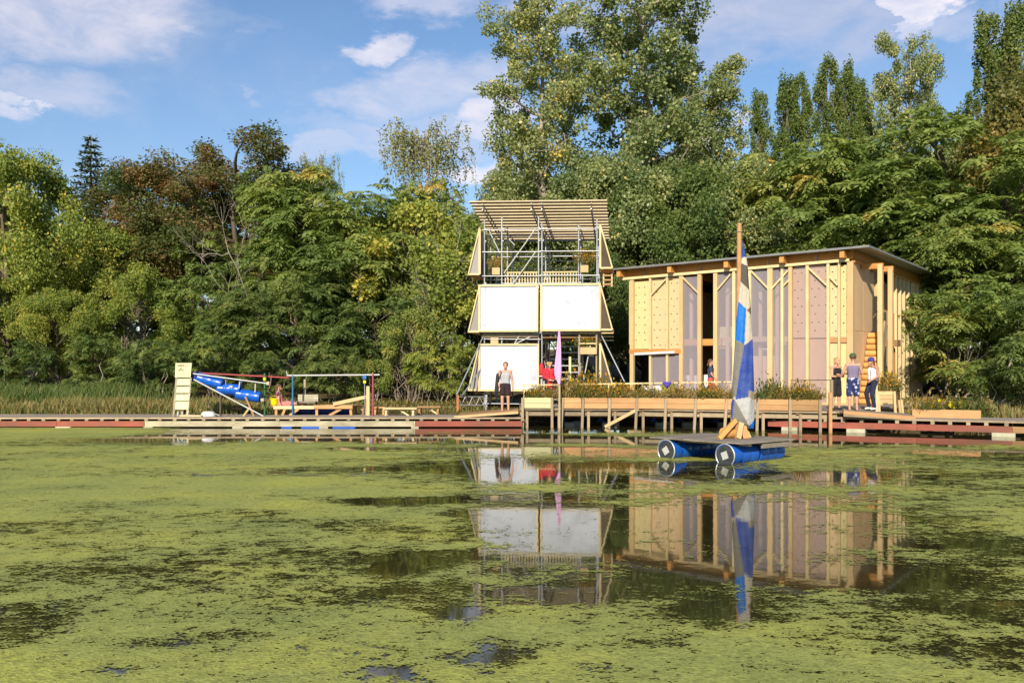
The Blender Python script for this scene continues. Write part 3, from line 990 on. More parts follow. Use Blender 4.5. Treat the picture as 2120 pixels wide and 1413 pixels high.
# cottonwood: one tall open crown built of leaning limbs
def cottonwood(key, H, rx, nl, seed):
    lb = []
    paths = [limb((0, 0, -0.3), (0.4, 0, H * 0.95), 0.34, 0.05, 11, 0.015)]
    tp = paths[0][0]
    for k in range(36):
        z0 = H * (0.16 + 0.74 * k / 35)
        a = k * 2.4 + RNG.normal() * 0.3
        ln = rx * (0.55 + 0.6 * RNG.random()) * (1.05 - 0.45 * (z0 / H)) * (0.75 + 0.25 * min(1, z0 / H * 4))
        b = np.array([np.interp(z0, tp[:, 2], tp[:, 0]), np.interp(z0, tp[:, 2], tp[:, 1]), z0])
        e = b + np.array([math.cos(a) * ln, math.sin(a) * ln, ln * (0.55 + 0.5 * RNG.random())])
        pp, rr = limb(b, e, 0.10, 0.02, 7, 0.05, -0.05)
        paths.append((pp, rr))
        for j in range(3, 7):
            lb.append(pp[j] + RNG.normal(size=3) * 0.35)
            if RNG.random() < 0.75:
                q = pp[j] + RNG.normal(size=3) * np.array([0.9, 0.9, 0.7])
                paths.append(limb(pp[j], q, 0.03, 0.01, 4, 0.1))
                lb.append(q)
    for k in range(16):
        lb.append(np.array([0.4 + RNG.normal() * 0.6, RNG.normal() * 0.6, H * (0.55 + 0.45 * k / 15)]))
    lb = np.array(lb)
    proto(key, paths, crown_leaves(lb, 0.85, nl, 0.175, L['cotton'], 'crown_' + key, 0.45, 0.22, yellow=0.035, wr=0.85), 'bark_pale')


cottonwood('cottonwood0', 25.5, 4.3, 185, 1)
cottonwood('cottonwood1', 23.0, 4.0, 175, 2)


def poplar(key, H, r0):
    lb, pth = [], [limb((0, 0, -0.3), (0, 0, H * 0.96), 0.2, 0.03, 9, 0.01)]
    for k in range(120):
        z = H * (0.10 + 0.88 * k / 119)
        prof = math.sin(math.pi * min(1, (z / H) ** 0.8 * 0.86 + 0.12)) ** 0.7
        a = RNG.random() * 6.28
        rr = r0 * prof * (0.35 + 0.7 * RNG.random())
        lb.append((math.cos(a) * rr, math.sin(a) * rr, z))
        if k % 3 == 0:
            pth.append(limb((0, 0, z * 0.82), (math.cos(a) * rr, math.sin(a) * rr, z), 0.05, 0.012, 5, 0.04))
    proto(key, pth, crown_leaves(np.array(lb), 0.55, 240, 0.135, L['poplar'], 'crown_' + key, 0.5, 0.2, stretch=(0.75, 0.75, 1.7), droop=-0.4))


poplar('poplar0', 19.0, 2.0)
poplar('poplar1', 17.0, 1.75)


def birch(key, H, rx):
    pth = [limb((0, 0, -0.3), (0.2, 0, H * 0.95), 0.17, 0.03, 9, 0.02)]
    P, D = [], []
    for k in range(46):
        z0 = H * (0.25 + 0.68 * RNG.random())
        a = RNG.random() * 6.28
        ln = rx * (0.35 + 0.75 * RNG.random()) * math.sqrt(max(0.04, 1.02 - (z0 / H) ** 2.5))
        e = np.array([math.cos(a) * ln, math.sin(a) * ln, z0 + ln * 0.55])
        pp, rr = limb((0.1, 0, z0), e, 0.045, 0.012, 6, 0.06)
        pth.append((pp, rr))
        for j in range(2, 6):
            for h in range(6):
                s = pp[j] + RNG.normal(size=3) * 0.25
                hang = 0.9 + 1.6 * RNG.random()
                dr = RNG.normal(size=2) * 0.25
                t = np.linspace(0, 1, int(hang * 11))
                st = np.stack([s[0] + dr[0] * t, s[1] + dr[1] * t, s[2] + 0.15 * np.sin(t * 3) - hang * t ** 1.3], 1)
                if h < 2:
                    pth.append((st[::6] if len(st) > 12 else st[::3], np.linspace(0.010, 0.005, len(st[::6] if len(st) > 12 else st[::3]))))
                P.append(st + RNG.normal(size=st.shape) * 0.06)
    P = np.concatenate(P)
    n = len(P)
    d = ball(n)
    d[:, 2] -= 0.9
    s = 0.15 * (0.7 + 0.6 * RNG.random(n))
    proto(key, pth, quad_mesh('crown_' + key, leaf_quads(P, d, ball(n), s, s * 0.6), np.clip(0.5 + 0.22 * RNG.normal(size=n), 0, 1), L['birch']), 'bark_pale', 5)


birch('birch0', 15.5, 4.3)


def spruce(key, H, rx):
    pth = [limb((0, 0, -0.3), (0, 0, H), 0.18, 0.02, 7, 0.005)]
    P, D = [], []
    for k in range(34):
        z = H * (0.12 + 0.86 * k / 33)
        ln0 = rx * (1.02 - z / H) + 0.12
        for j in range(8):
            a = j * 0.785 + k * 0.5 + RNG.normal() * 0.15
            ln = ln0 * (0.75 + 0.4 * RNG.random())
            e = np.array([math.cos(a) * ln, math.sin(a) * ln, z - ln * 0.18 + 0.12 * ln])
            pth.append(limb((0, 0, z), e, 0.025, 0.006, 4, 0.03, -0.05))
            m = max(4, int(ln * 26))
            t = RNG.random(m) ** 0.7
            base = np.array([0, 0, z]) + (e - np.array([0, 0, z])) * t[:, None]
            dd = ball(m) * np.array([1, 1, 0.6]) + unit3((e - np.array([0, 0, z]))[None, :]) * 0.8
            P.append(base)
            D.append(dd)
    P, D = np.concatenate(P), np.concatenate(D)
    n = len(P)
    s = 0.26 * (0.7 + 0.6 * RNG.random(n))
    proto(key, pth, quad_mesh('crown_' + key, leaf_quads(P, D, ball(n), s, s * 0.35), np.clip(0.5 + 0.25 * RNG.normal(size=n), 0, 1), L['spruce']), 'bark', 5)


spruce('spruce0', 14.0, 2.8)


# bare dead branches
def dead(key, H):
    pth = []

    def grow(p, d, ln, r, lev):
        e = p + d * ln
        pp, rr = limb(p, e, r, r * 0.55, 5, 0.10)
        pth.append((pp, rr))
        if lev == 0:
            return
        for k in range(3 if lev > 1 else 4):
            dd = unit3(d + RNG.normal(size=3) * 0.55 + np.array([0, 0, 0.12]))
            grow(pp[RNG.integers(2, 5)], dd, ln * (0.5 + 0.3 * RNG.random()), r * 0.5, lev - 1)
    grow(np.array([0, 0, -0.2]), np.array([0.05, 0, 1.0]), H * 0.5, 0.05, 4)
    v, f = tubes_mesh(pth, 5)
    return mesh_of(key, v, f, M['bark_pale'], True)


DEAD = [dead('dead_branches0', 7.0), dead('dead_branches1', 5.5)]


def plant_tree(key, px, Y, top, label, cat='tree', name='tree', sx=1.0, rz=None, group=None, mat=None, z0=None, proto_h=None):
    """A tree of prototype `key` whose foot stands at column px, distance Y, and whose top reaches photo row `top`."""
    tm, cm = PROTO[key]
    X = (px - HX) / F * Y
    g = float(ground_z(X, Y)) if z0 is None else z0
    if not hasattr(plant_tree, 'hs'):
        plant_tree.hs = {}
    if key not in plant_tree.hs:
        co = np.empty(len(cm.vertices) * 3, np.float32)
        cm.vertices.foreach_get('co', co)
        plant_tree.hs[key] = float(np.percentile(co.reshape(-1, 3)[:, 2], 99.7))
    h = CZ - (top - HY) / F * Y - g
    s = h / plant_tree.hs[key]
    o = bpy.data.objects.new(name, None)
    COL.objects.link(o)
    o.location = (X, Y, g)
    o.rotation_euler = (0, 0, random.uniform(0, 6.28) if rz is None else rz)
    o.scale = (s * sx, s * sx, s)
    o['label'] = label
    o['category'] = cat
    if group:
        o['group'] = group
    for nm, me in (('trunk', tm), ('crown', cm)):
        if mat and nm == 'crown':
            k2 = me.name + mat
            if k2 not in bpy.data.meshes:
                me = me.copy()
                me.name = k2
                me.materials[0] = L[mat]
            else:
                me = bpy.data.meshes[k2]
        c = bpy.data.objects.new(nm, me)
        COL.objects.link(c)
        c.parent = o
    return o


TREES = [
    # key, column, Y, top row, sx, material, name, label
    ('maple0', 15, 47, 308, 0.85, None, 'broadleaf_tree', 'big yellow-green tree at the left edge above the reeds'),
    ('maple1', -110, 50, 290, 1.2, None, 'broadleaf_tree', 'yellow-green tree cut by the left edge behind the reeds'),
    ('maple1', 200, 50, 465, 1.0, None, 'broadleaf_tree', 'yellow-tinged tree standing in front of the dark spruce'),
    ('spruce0', 188, 56, 290, 1.3, None, 'spruce_tree', 'dark spruce rising above the left trees'),
    ('locust0', 335, 54, 296, 1.35, None, 'locust_tree', 'tree with rust-brown seed pods, the lower of two at left'),
    ('locust0', 485, 53, 282, 1.45, None, 'locust_tree', 'tallest rust-brown tree with dark gaps in its crown'),
    ('locust0', 300, 52, 420, 1.0, None, 'locust_tree', 'brownish tree below the two rust-brown crowns'),
    ('ailanthus0', 620, 50, 362, 0.95, None, 'ailanthus_tree', 'feathery-leaved tree with paler top right of the rust-brown crown'),
    ('ailanthus1', 700, 49, 388, 1.1, None, 'ailanthus_tree', 'feathery dark green tree left of the birch'),
    ('ailanthus2', 420, 48, 480, 1.0, None, 'ailanthus_tree', 'feathery green tree below the rust-brown crowns, behind the slide'),
    ('birch0', 660, 66, 326, 0.6, None, 'birch_tree', 'small drooping birch top peeping over the feathery trees'),
    ('birch0', 880, 62, 262, 1.1, None, 'birch_tree', 'tall drooping birch against the sky left of the tower'),
    ('ailanthus0', 905, 52, 385, 0.75, None, 'ailanthus_tree', 'feathery tree just below the tall birch'),
    ('thicket0', 850, 47, 418, 1.15, None, 'thicket_tree', 'yellow-leaved thicket on bare brown stems left of the tower'),
    ('thicket1', 945, 46, 452, 1.1, None, 'thicket_tree', 'brushwood with bare stems right beside the tower'),
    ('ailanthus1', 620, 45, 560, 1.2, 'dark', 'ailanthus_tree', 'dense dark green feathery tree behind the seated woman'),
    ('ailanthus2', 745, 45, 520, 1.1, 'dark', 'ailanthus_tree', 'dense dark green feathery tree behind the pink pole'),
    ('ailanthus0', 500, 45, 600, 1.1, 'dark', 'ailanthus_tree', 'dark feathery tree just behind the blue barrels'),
    ('maple0', 290, 45, 560, 1.0, None, 'broadleaf_tree', 'bright green tree over the sign ladder at left'),
    ('maple1', 120, 44, 600, 1.0, None, 'broadleaf_tree', 'shady yellow-green tree behind the tall reeds'),
    ('maple0', -40, 45, 560, 1.0, None, 'broadleaf_tree', 'bushy tree at the left edge behind the reeds'),
    ('sumac0', 215, 42, 690, 1.0, None, 'sumac_shrub', 'large-leaved shrub just behind the reeds'),
    ('sumac1', 330, 41.5, 700, 1.0, None, 'sumac_shrub', 'large-leaved shrub left of the sign ladder'),
    ('sumac0', 440, 42.5, 690, 1.0, 'ailanthus', 'sumac_shrub', 'large-leaved shrub right of the sign ladder'),
    ('sumac1', 40, 43, 700, 1.1, None, 'sumac_shrub', 'shrub behind the reeds at the left edge'),
    ('sumac0', 560, 42, 730, 1.0, None, 'sumac_shrub', 'shrub behind the red pole'),
    ('sumac1', 680, 42, 715, 1.15, None, 'sumac_shrub', 'shrub behind the platform with the grey box seat'),
    ('thicket0', 850, 42.5, 640, 1.1, 'ailanthus', 'thicket_shrub', 'leafy brushwood behind the low benches'),
    ('sumac1', 915, 42.5, 690, 0.9, 'yellowgreen', 'sumac_shrub', 'yellowish shrub left of the scaffold tower'),
    ('shrub0', 770, 42.5, 745, 1.0, 'ailanthus', 'round_shrub', 'small shrub right behind the pink pole'),
    ('maple1', 1075, 68, 345, 0.9, 'cotton', 'broadleaf_tree', 'distant tree left of the cottonwood above the tower roof'),
    ('cottonwood0', 1128, 55, -30, 1.0, None, 'cottonwood_tree', 'left cottonwood of the tall pair behind the tower'),
    ('cottonwood1', 1345, 57, -60, 1.05, None, 'cottonwood_tree', 'right cottonwood of the tall pair with dense dark foliage'),
    ('cottonwood1', 1425, 61, 110, 1.05, None, 'cottonwood_tree', 'lower cottonwood on the right flank of the tall pair'),
    ('maple0', 1250, 52, 330, 0.95, 'cotton', 'broadleaf_tree', 'tree directly behind the tower roof'),
    ('maple1', 1395, 51, 345, 0.95, 'poplar', 'broadleaf_tree', 'dense tree over the left half of the pavilion roof'),
    ('maple0', 1530, 53, 330, 0.9, 'cotton', 'broadleaf_tree', 'tree behind the mast top'),
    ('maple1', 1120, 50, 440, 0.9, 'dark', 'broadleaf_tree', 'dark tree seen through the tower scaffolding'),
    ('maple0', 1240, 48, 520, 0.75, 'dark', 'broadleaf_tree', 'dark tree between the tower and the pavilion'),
    ('poplar0', 1572, 66, 195, 0.80, None, 'poplar_tree', 'slim column-shaped poplar right of the cottonwoods'),
    ('poplar1', 1630, 68, 165, 0.9, None, 'poplar_tree', 'left poplar of the twin-topped pair'),
    ('poplar0', 1660, 69, 158, 0.75, None, 'poplar_tree', 'right poplar of the twin-topped pair'),
    ('poplar0', 1712, 64, 125, 0.9, None, 'poplar_tree', 'wide tall poplar in the middle of the right skyline'),
    ('poplar1', 1752, 64, 138, 0.8, None, 'poplar_tree', 'poplar tip close right of the wide tall poplar'),
    ('poplar1', 1785, 66, 172, 0.9, None, 'poplar_tree', 'shorter poplar at the end of the poplar row'),
    ('cottonwood1', 1890, 60, 84, 0.72, 'cotton', 'cottonwood_tree', 'rounded pale tree between the poplars and the tall right ones'),
    ('poplar0', 2045, 64, 35, 0.95, None, 'poplar_tree', 'tall windswept poplar near the right edge'),
    ('poplar1', 2100, 62, 10, 0.95, None, 'poplar_tree', 'tallest poplar at the upper right corner'),
    ('oak0', 2070, 50, 145, 1.0, None, 'oak_tree', 'olive-brown tree at the right edge below the poplars'),
    ('oak0', 2180, 48, 120, 1.0, None, 'oak_tree', 'brownish tree cut off by the right edge'),
    ('ailanthus0', 1640, 52, 300, 1.05, None, 'ailanthus_tree', 'feathery tree behind the roof below the poplars'),
    ('ailanthus1', 1760, 51, 300, 1.0, None, 'ailanthus_tree', 'feathery green tree behind the highest corner of the roof'),
    ('thicket1', 1850, 50, 300, 1.0, 'poplar', 'thicket_tree', 'tree with bare branches showing beyond the roof corner'),
    ('ailanthus2', 1950, 48, 235, 1.15, None, 'ailanthus_tree', 'large feathery tree right of the pavilion'),
    ('ailanthus1', 2075, 45, 300, 1.15, None, 'ailanthus_tree', 'large feathery tree at the right edge'),
    ('ailanthus0', 2000, 43, 470, 1.15, None, 'ailanthus_tree', 'feathery tree leaning over the right bank'),
    ('sumac0', 2090, 38, 590, 1.15, 'ailanthus', 'sumac_shrub', 'bright feathery shrub overhanging the right walkway'),
    ('sumac1', 1975, 42, 600, 1.1, 'ailanthus', 'sumac_shrub', 'feathery shrub beside the pavilion corner'),
    ('sumac0', 2160, 36, 600, 1.1, None, 'sumac_shrub', 'dark shrub cut by the right edge at the bank'),
    ('shrub1', 2060, 36.5, 745, 0.9, None, 'round_shrub', 'low dark shrub on the right bank'),
    ('shrub0', 1935, 47, 700, 1.0, None, 'round_shrub', 'shaded shrub close to the pavilion back corner'),
]
BACK = [(-60, 62, 430), (40, 64, 440), (150, 66, 450), (260, 66, 470), (400, 66, 420), (520, 66, 420), (620, 64, 440), (740, 66, 450), (840, 68, 470), (950, 66, 460), (1050, 64, 440), (1170, 64, 430),
        (1290, 64, 330), (1420, 66, 330), (1530, 66, 350), (1640, 64, 370), (1750, 66, 330), (1860, 64, 330), (1980, 62, 300), (2090, 62, 280), (2200, 60, 260), (-170, 60, 420),
        (350, 52, 620), (560, 53, 620), (820, 54, 600), (1000, 54, 600), (1480, 58, 480), (1640, 58, 470), (1330, 56, 560), (1880, 56, 520), (2100, 54, 500), (80, 54, 620)]
for tr in TREES:
    key, px, Y, top, sx, mt, nm, lab = tr
    plant_tree(key, px, Y, top, lab, 'shrub' if 'shrub' in nm else 'tree', nm, sx, mat=mt)
for i, (px, Y, top) in enumerate(BACK):
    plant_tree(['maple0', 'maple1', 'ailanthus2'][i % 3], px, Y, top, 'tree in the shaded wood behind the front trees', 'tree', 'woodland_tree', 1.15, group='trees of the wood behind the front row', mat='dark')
for i, (px, py, Y, s, lab) in enumerate([(505, 800, 46.0, 1.0, 'bare grey dead tree behind the slide'), (250, 820, 44.5, 0.75, 'bare pale branches in the left trees'), (905, 800, 44.6, 0.95, 'bare dead stems left of the tower'),
                                         (1900, 800, 46.5, 1.15, 'bare grey branches beyond the pavilion roof corner'), (1985, 820, 38.5, 0.45, 'small bare stems on the right bank'), (820, 820, 44.0, 0.8, 'bare twiggy tree among the yellow thicket')]):
    p = at(px, py, Y)
    o = single('dead_tree', DEAD[i % 2], lab, 'dead tree', loc=(p.x, Y, float(ground_z(p.x, Y))))
    o.rotation_euler = (0, 0, i * 1.3)
    o.scale = (s * 0.9, s * 0.9, s * 1.35)


# ------------------------------------------------------------------ bank vegetation
def blades(n, xr, yr, h0, h1, w, tint, tv, clump=0.0, bend=0.35, dens=None):
    X = RNG.uniform(xr[0], xr[1], n)
    Y = RNG.uniform(yr[0], yr[1], n)
    if clump:
        k = fbm(X * clump, Y * clump, 77, 3) > 0.45
        X, Y = X[k], Y[k]
    if dens is not None:
        k = RNG.random(len(X)) < dens(X, Y)
        X, Y = X[k], Y[k]
    n = len(X)
    Z = ground_z(X, Y)
    k = Z > 0.0
    X, Y, Z = X[k], Y[k], Z[k]
    n = len(X)
    b = np.stack([X, Y, Z - 0.03], 1)
    a = RNG.random(n) * 6.28
    h = (h0 + (h1 - h0) * RNG.random(n)) * (0.45 + 1.1 * fbm(X * 0.55, Y * 0.9, 63, 3))
    be = bend * (0.4 + RNG.random(n))
    tip = b + np.stack([np.cos(a) * h * be, np.sin(a) * h * be, h], 1)
    mid = b + np.stack([np.cos(a) * h * be * 0.25, np.sin(a) * h * be * 0.25, h * 0.62], 1)
    sd = np.stack([np.sin(a + 0.4), -np.cos(a + 0.4), np.zeros(n)], 1) * (w * (0.6 + 0.8 * RNG.random(n)))[:, None]
    q = np.stack([b, mid + sd, tip, mid - sd], 1)
    return q, np.clip(tint + tv * RNG.normal(size=n), 0, 1)


def stuff(name, qs, mat, label, cat):
    q = np.concatenate([a for a, b in qs])
    t = np.concatenate([b for a, b in qs])
    return single(name, quad_mesh(name, q, t, mat), label, cat, kind='stuff')


stuff('reeds', [blades(16000, (-22, -10.0), (38.2, 42.5), 0.4, 0.9, 0.020, 0.26, 0.16, dens=lambda X, Y: np.clip((-X - 13.2) / 4, 0, 1) * (0.15 + 0.85 * (fbm(X * 0.6, Y * 0.6, 91, 3) > 0.47)))],
      L['grass'], 'tall green reeds on the left bank', 'reeds')
stuff('dry_grass', [blades(12000, (-22, -8.5), (35.9, 38.8), 0.25, 0.6, 0.018, 0.62, 0.22), blades(2200, (-9.5, 1.5), (36, 42), 0.08, 0.26, 0.016, 0.62, 0.25, 0.5),
                    blades(3500, (-22, -6), (35.9, 37), 0.15, 0.4, 0.018, 0.35, 0.25, 0.6), blades(9000, (11, 24), (29.5, 40), 0.10, 0.38, 0.016, 0.62, 0.25, 0.45)],
      L['grass'], 'dry straw-coloured grass along the bank', 'grass')


def litter(n, xr, yr, size, tint):
    X, Y = RNG.uniform(*xr, n), RNG.uniform(*yr, n)
    Z = ground_z(X, Y)
    k = Z > 0.05
    X, Y, Z = X[k], Y[k], Z[k]
    n = len(X)
    P = np.stack([X, Y, Z + 0.015 + 0.03 * RNG.random(n)], 1)
    d = ball(n) * np.array([1, 1, 0.25])
    s = size * (0.6 + 0.8 * RNG.random(n))
    return leaf_quads(P, d, np.array([[0, 0, 1.0]]) + 0.3 * ball(n), s, s * 0.7), np.clip(tint + 0.25 * RNG.normal(size=n), 0, 1)


stuff('fallen_leaves', [litter(9000, (-9, 3), (36, 44), 0.10, 0.6), litter(7000, (10, 24), (30, 42), 0.10, 0.65)], L['brownish'], 'brown fallen leaves on the bank soil', 'leaves')

# leaves and bits drifting on the pond
nfl = 2600
fx0 = RNG.uniform(-24, 20, nfl)
fy0 = 3.5 + 30 * RNG.random(nfl) ** 1.2
fk = fy0 < shore(fx0) - 3.2
fP = np.stack([fx0, fy0, np.full(nfl, 0.012)], 1)[fk]
fn_ = len(fP)
fs_ = 0.05 * (0.5 + 0.9 * RNG.random(fn_))
single('floating_leaves', quad_mesh('floating_leaves', leaf_quads(fP, ball(fn_) * np.array([1, 1, 0.04]), np.array([[0, 0, 1.0]]) + 0.1 * ball(fn_), fs_, fs_ * 0.6, 0.04), RNG.random(fn_), L['brownish']),
       'small fallen leaves drifting on the pond', 'leaves', kind='stuff')

# ------------------------------------------------------------------ floating walkways
def walkway(name, label, A, B, width, zt, zj, zb, beam_spec, side=1, joist_step=0.48, floats=()):
    """Planked floating path from A to B (front edge, world x, y); width towards the back."""
    A, B = Vector((*A, 0)), Vector((*B, 0))
    d = (B - A)
    ln = d.length
    d.normalize()
    nb = Vector((-d.y, d.x, 0))
    T = Thing(name, label, None, (A + B) / 2, kind='structure')
    rows = int(width / 0.15)
    for r in range(rows):
        off = 0.075 + r * 0.15
        s = -random.uniform(0, 3)
        while s < ln:
            e = min(s + 4.0, ln)
            s0 = max(s, 0)
            if e - s0 > 0.05:
                z = zt - 0.02 + random.uniform(-0.006, 0.006)
                T.bar('plank', A + d * (s0 + 0.004) + nb * off + Vector((0, 0, z)), A + d * (e - 0.004) + nb * off + Vector((0, 0, z)), 0.14, 0.04, M['grey_wood'])
            s += 4.0
    # edge board along the front
    s = 0.0
    while s < ln:
        e = min(s + 5, ln)
        T.bar('edge_board', A + d * s + nb * -0.018 + Vector((0, 0, zt - 0.025)), A + d * (e - 0.006) + nb * -0.018 + Vector((0, 0, zt - 0.025)), 0.03, 0.055, M['post_grey'])
        s += 5
    k = 0.2
    while k < ln:
        z = (zt - 0.045 + zj) / 2
        T.bar('joist', A + d * k + nb * -0.03 + Vector((0, 0, z)), A + d * k + nb * (width - 0.05) + Vector((0, 0, z)), 0.11, zt - 0.047 - zj, M['joist'])
        k += joist_step * random.uniform(0.92, 1.08)
    zc = (zj + zb) / 2 - 0.003
    for (f0, f1, mt) in beam_spec:
        s = f0 * ln
        while s < f1 * ln - 0.05:
            e = min(s + 4.5, f1 * ln)
            for off in (0.03, width - 0.15):
                T.bar('beam', A + d * s + nb * off + Vector((0, 0, zc)), A + d * (e - 0.01) + nb * off + Vector((0, 0, zc)), 0.09, zj - zb, mt)
            s += 4.5
    for (f, w, mt) in floats:
        c = A + d * (f * ln)
        T.bar('float_block', c + nb * 0.12 + Vector((0, 0, zb - 0.07)), c + d * w + nb * 0.12 + Vector((0, 0, zb - 0.07)), 0.5, 0.13, mt)
    k = 0.8
    while k < ln:
        c = A + d * k + nb * (width * 0.55)
        T.box('pontoon', c + Vector((0, 0, zb - 0.1)), (0.9, width * 0.6, 0.19), M['dark_wood'], math.atan2(d.y, d.x))
        k += 2.1
    return T


def xat(px, Y):
    return (px - HX) / F * Y


YL = 33.3
xl0, xl1 = xat(-160, YL), xat(1082, YL)
fx = lambda px: (xat(px, YL) - xl0) / (xl1 - xl0)
walkway('walkway', 'weathered plank walkway floating along the far bank', (xl0, YL), (xl1, YL), 2.1, 0.345, 0.225, 0.045,
        [(0, fx(300), M['red_paint']), (fx(300), fx(860), M['cream_paint']), (fx(860), 1, M['red_paint'])], floats=[(fx(118), 0.5, M['foam_block']), (fx(300), 0.3, M['foam_block']), (fx(483), 0.35, M['foam_block']), (fx(584), 0.35, M['blue_plastic']),
                                                                                                     (fx(625), 0.6, M['blue_plastic']), (fx(662), 0.3, M['foam_block']), (fx(690), 0.75, M['blue_plastic']), (fx(852), 0.25, M['foam_block'])])
RA, RB = (xat(1590, 32.3), 32.3), (xat(2260, 28.2), 28.2)
walkway('walkway', 'plank walkway with red beams along the right bank', RA, RB, 2.0, 0.455, 0.30, 0.115, [(0, 0.78, M['red_paint']), (0.78, 1, M['brown_wood'])], joist_step=0.52,
        floats=[(0.27, 0.55, M['foam_block']), (0.72, 0.62, M['foam_block']), (0.05, 0.5, M['foam_block'])])

# ------------------------------------------------------------------ main deck on posts
DZ = 0.64
E0, E1, E2 = Vector((xat(1076, 33.6), 33.6, 0)), Vector((xat(1330, 33.3), 33.3, 0)), Vector((xat(1732, 31.3), 31.3, 0))
LC = Vector((4.87, 41.3, 0))           # house, left front corner
RC = Vector((12.27, 36.0, 0))          # house, right front corner
TD = Thing('timber_deck', 'grey timber deck on posts in front of the tower and the pavilion', 'deck', (E1.x, E1.y + 3, 0))


def edge_y(x):
    if x < E1.x:
        return E0.y + (E1.y - E0.y) * (x - E0.x) / (E1.x - E0.x)
    if x < E2.x:
        return E1.y + (E2.y - E1.y) * (x - E1.x) / (E2.x - E1.x)
    return E2.y + (x - E2.x) * 1.15


k = E0.x
while k < 14.5:                         # planks run back from the front edge
    y0 = edge_y(k + 0.07) - 0.02
    y1 = 37.9 if k < 5.2 else 41.3 + (k - 4.87) * (36.0 - 41.3) / (12.27 - 4.87) - 0.1
    if k > 12.2:
        y1 = min(36.0 + (k - 12.2) * 1.2, 39.5)
    if y1 > y0 + 0.2:
        TD.bar('plank', (k + 0.07, y0, DZ - 0.02 + random.uniform(-0.004, 0.004)), (k + 0.07, y1, DZ - 0.02), 0.132, 0.04, M['grey_wood'])
    k += 0.14
for (P, Q) in ((E0, E1), (E1, E2), (E2, Vector((14.3, edge_y(14.3), 0)))):
    dv_ = (Q - P).normalized()
    bk = Vector((-dv_.y, dv_.x, 0))
    up = Vector((0, 0, 1))
    TD.bar('edge_board', P + bk * -0.05 + up * (DZ - 0.03), Q + bk * -0.05 + up * (DZ - 0.03), 0.04, 0.055, M['post_grey'])
    TD.bar('beam', P + bk * 0.10 + up * (DZ - 0.15), Q + bk * 0.10 + up * (DZ - 0.15), 0.09, 0.2, M['joist'])
    TD.bar('beam', P + bk * 0.7 + up * (DZ - 0.20), Q + bk * 0.7 + up * (DZ - 0.20), 0.1, 0.26, M['brown_wood'])
    TD.bar('beam', P + bk * 1.5 + up * (DZ - 0.2), Q + bk * 1.5 + up * (DZ - 0.2), 0.1, 0.26, M['dark_wood'])
for px in (1091, 1157, 1218, 1273, 1331, 1390, 1451, 1515, 1579, 1656):
    Y = None
    x = xat(px, 33.3)
    for _ in range(4):
        Y = edge_y(x) + 0.09
        x = xat(px, Y)
    TD.bar('post', (x, Y - 0.04, -0.5), (x, Y - 0.04, DZ - 0.06), 0.085, 0.085, M['post_grey'])
    TD.bar('bracket', (x - 0.14, Y - 0.05, DZ - 0.085), (x + 0.14, Y - 0.05, DZ - 0.085), 0.07, 0.05, M['brown_wood'])
p, q = at(1321, 846, 33.15), at(1252, 883, 33.15)
TD.bar('brace', p, q, 0.07, 0.1, M['pine'])
for px in (1165, 1243, 1352, 1408, 1480):
    x, Y = xat(px, 34.6), 34.6
    j = TD.tube('screw_jack', (x, Y, 0.12), (x, Y, 0.46), 0.035, M['jack_blue'])
    TD.box('jack_plate', (x, Y, 0.44), (0.24, 0.2, 0.035), M['jack_blue'], parent=j)
    TD.tube('jack_leg', (x - 0.12, Y - 0.06, 0.1), (x + 0.05, Y, 0.4), 0.022, M['jack_blue'], parent=j)
    TD.tube('jack_leg', (x + 0.14, Y - 0.06, 0.1), (x - 0.05, Y, 0.4), 0.022, M['jack_blue'], parent=j)
    TD.box('footing_block', (x + 0.22, Y - 0.15, 0.02), (0.34, 0.3, 0.2), M['concrete'])
    TD.box('footing_block', (x + 0.5, Y + 0.1, 0.03), (0.3, 0.3, 0.22), M['concrete'])
# ramp down to the right walkway
TR = Thing('ramp', 'sloping grey plank ramp from the deck down to the right walkway', 'ramp', (11.6, 31.6, 0.4))
ra, rb = Vector((E2.x + 0.1, E2.y - 0.35, 0)), Vector((xat(1895, 30.35), 30.35, 0))
dr_ = (rb - ra)
bk = Vector((-dr_.y, dr_.x, 0)).normalized()
for i in range(14):
    o = bk * (0.07 + i * 0.145)
    TR.bar('plank', ra + o + Vector((0, 0, 0.655)), rb + o + Vector((0, 0, 0.505)), 0.136, 0.04, M['grey_wood'], label=None)
TR.bar('edge_board', ra - bk * 0.03 + Vector((0, 0, 0.63)), rb - bk * 0.03 + Vector((0, 0, 0.48)), 0.04, 0.11, M['planter_wood'])
TR.bar('edge_board', ra - bk * 0.02 + Vector((0, 0, 0.53)), rb - bk * 0.02 + Vector((0, 0, 0.44)), 0.05, 0.06, M['post_grey'])
# brown ramp from the left walkway to the deck
TR2 = Thing('ramp', 'short brown ramp rising from the left walkway to the deck', 'ramp', (-0.6, 34.6, 0.4))
for i in range(12):
    y = 33.55 + i * 0.15
    TR2.bar('plank', (xat(948, 34.0), y, 0.375), (E0.x - 0.05, y, 0.56), 0.14, 0.04, M['brown_wood'])
TR2.bar('edge_board', (xat(940, 33.4), 33.42, 0.35), (E0.x - 0.05, 33.42, 0.50), 0.05, 0.07, M['pine'])

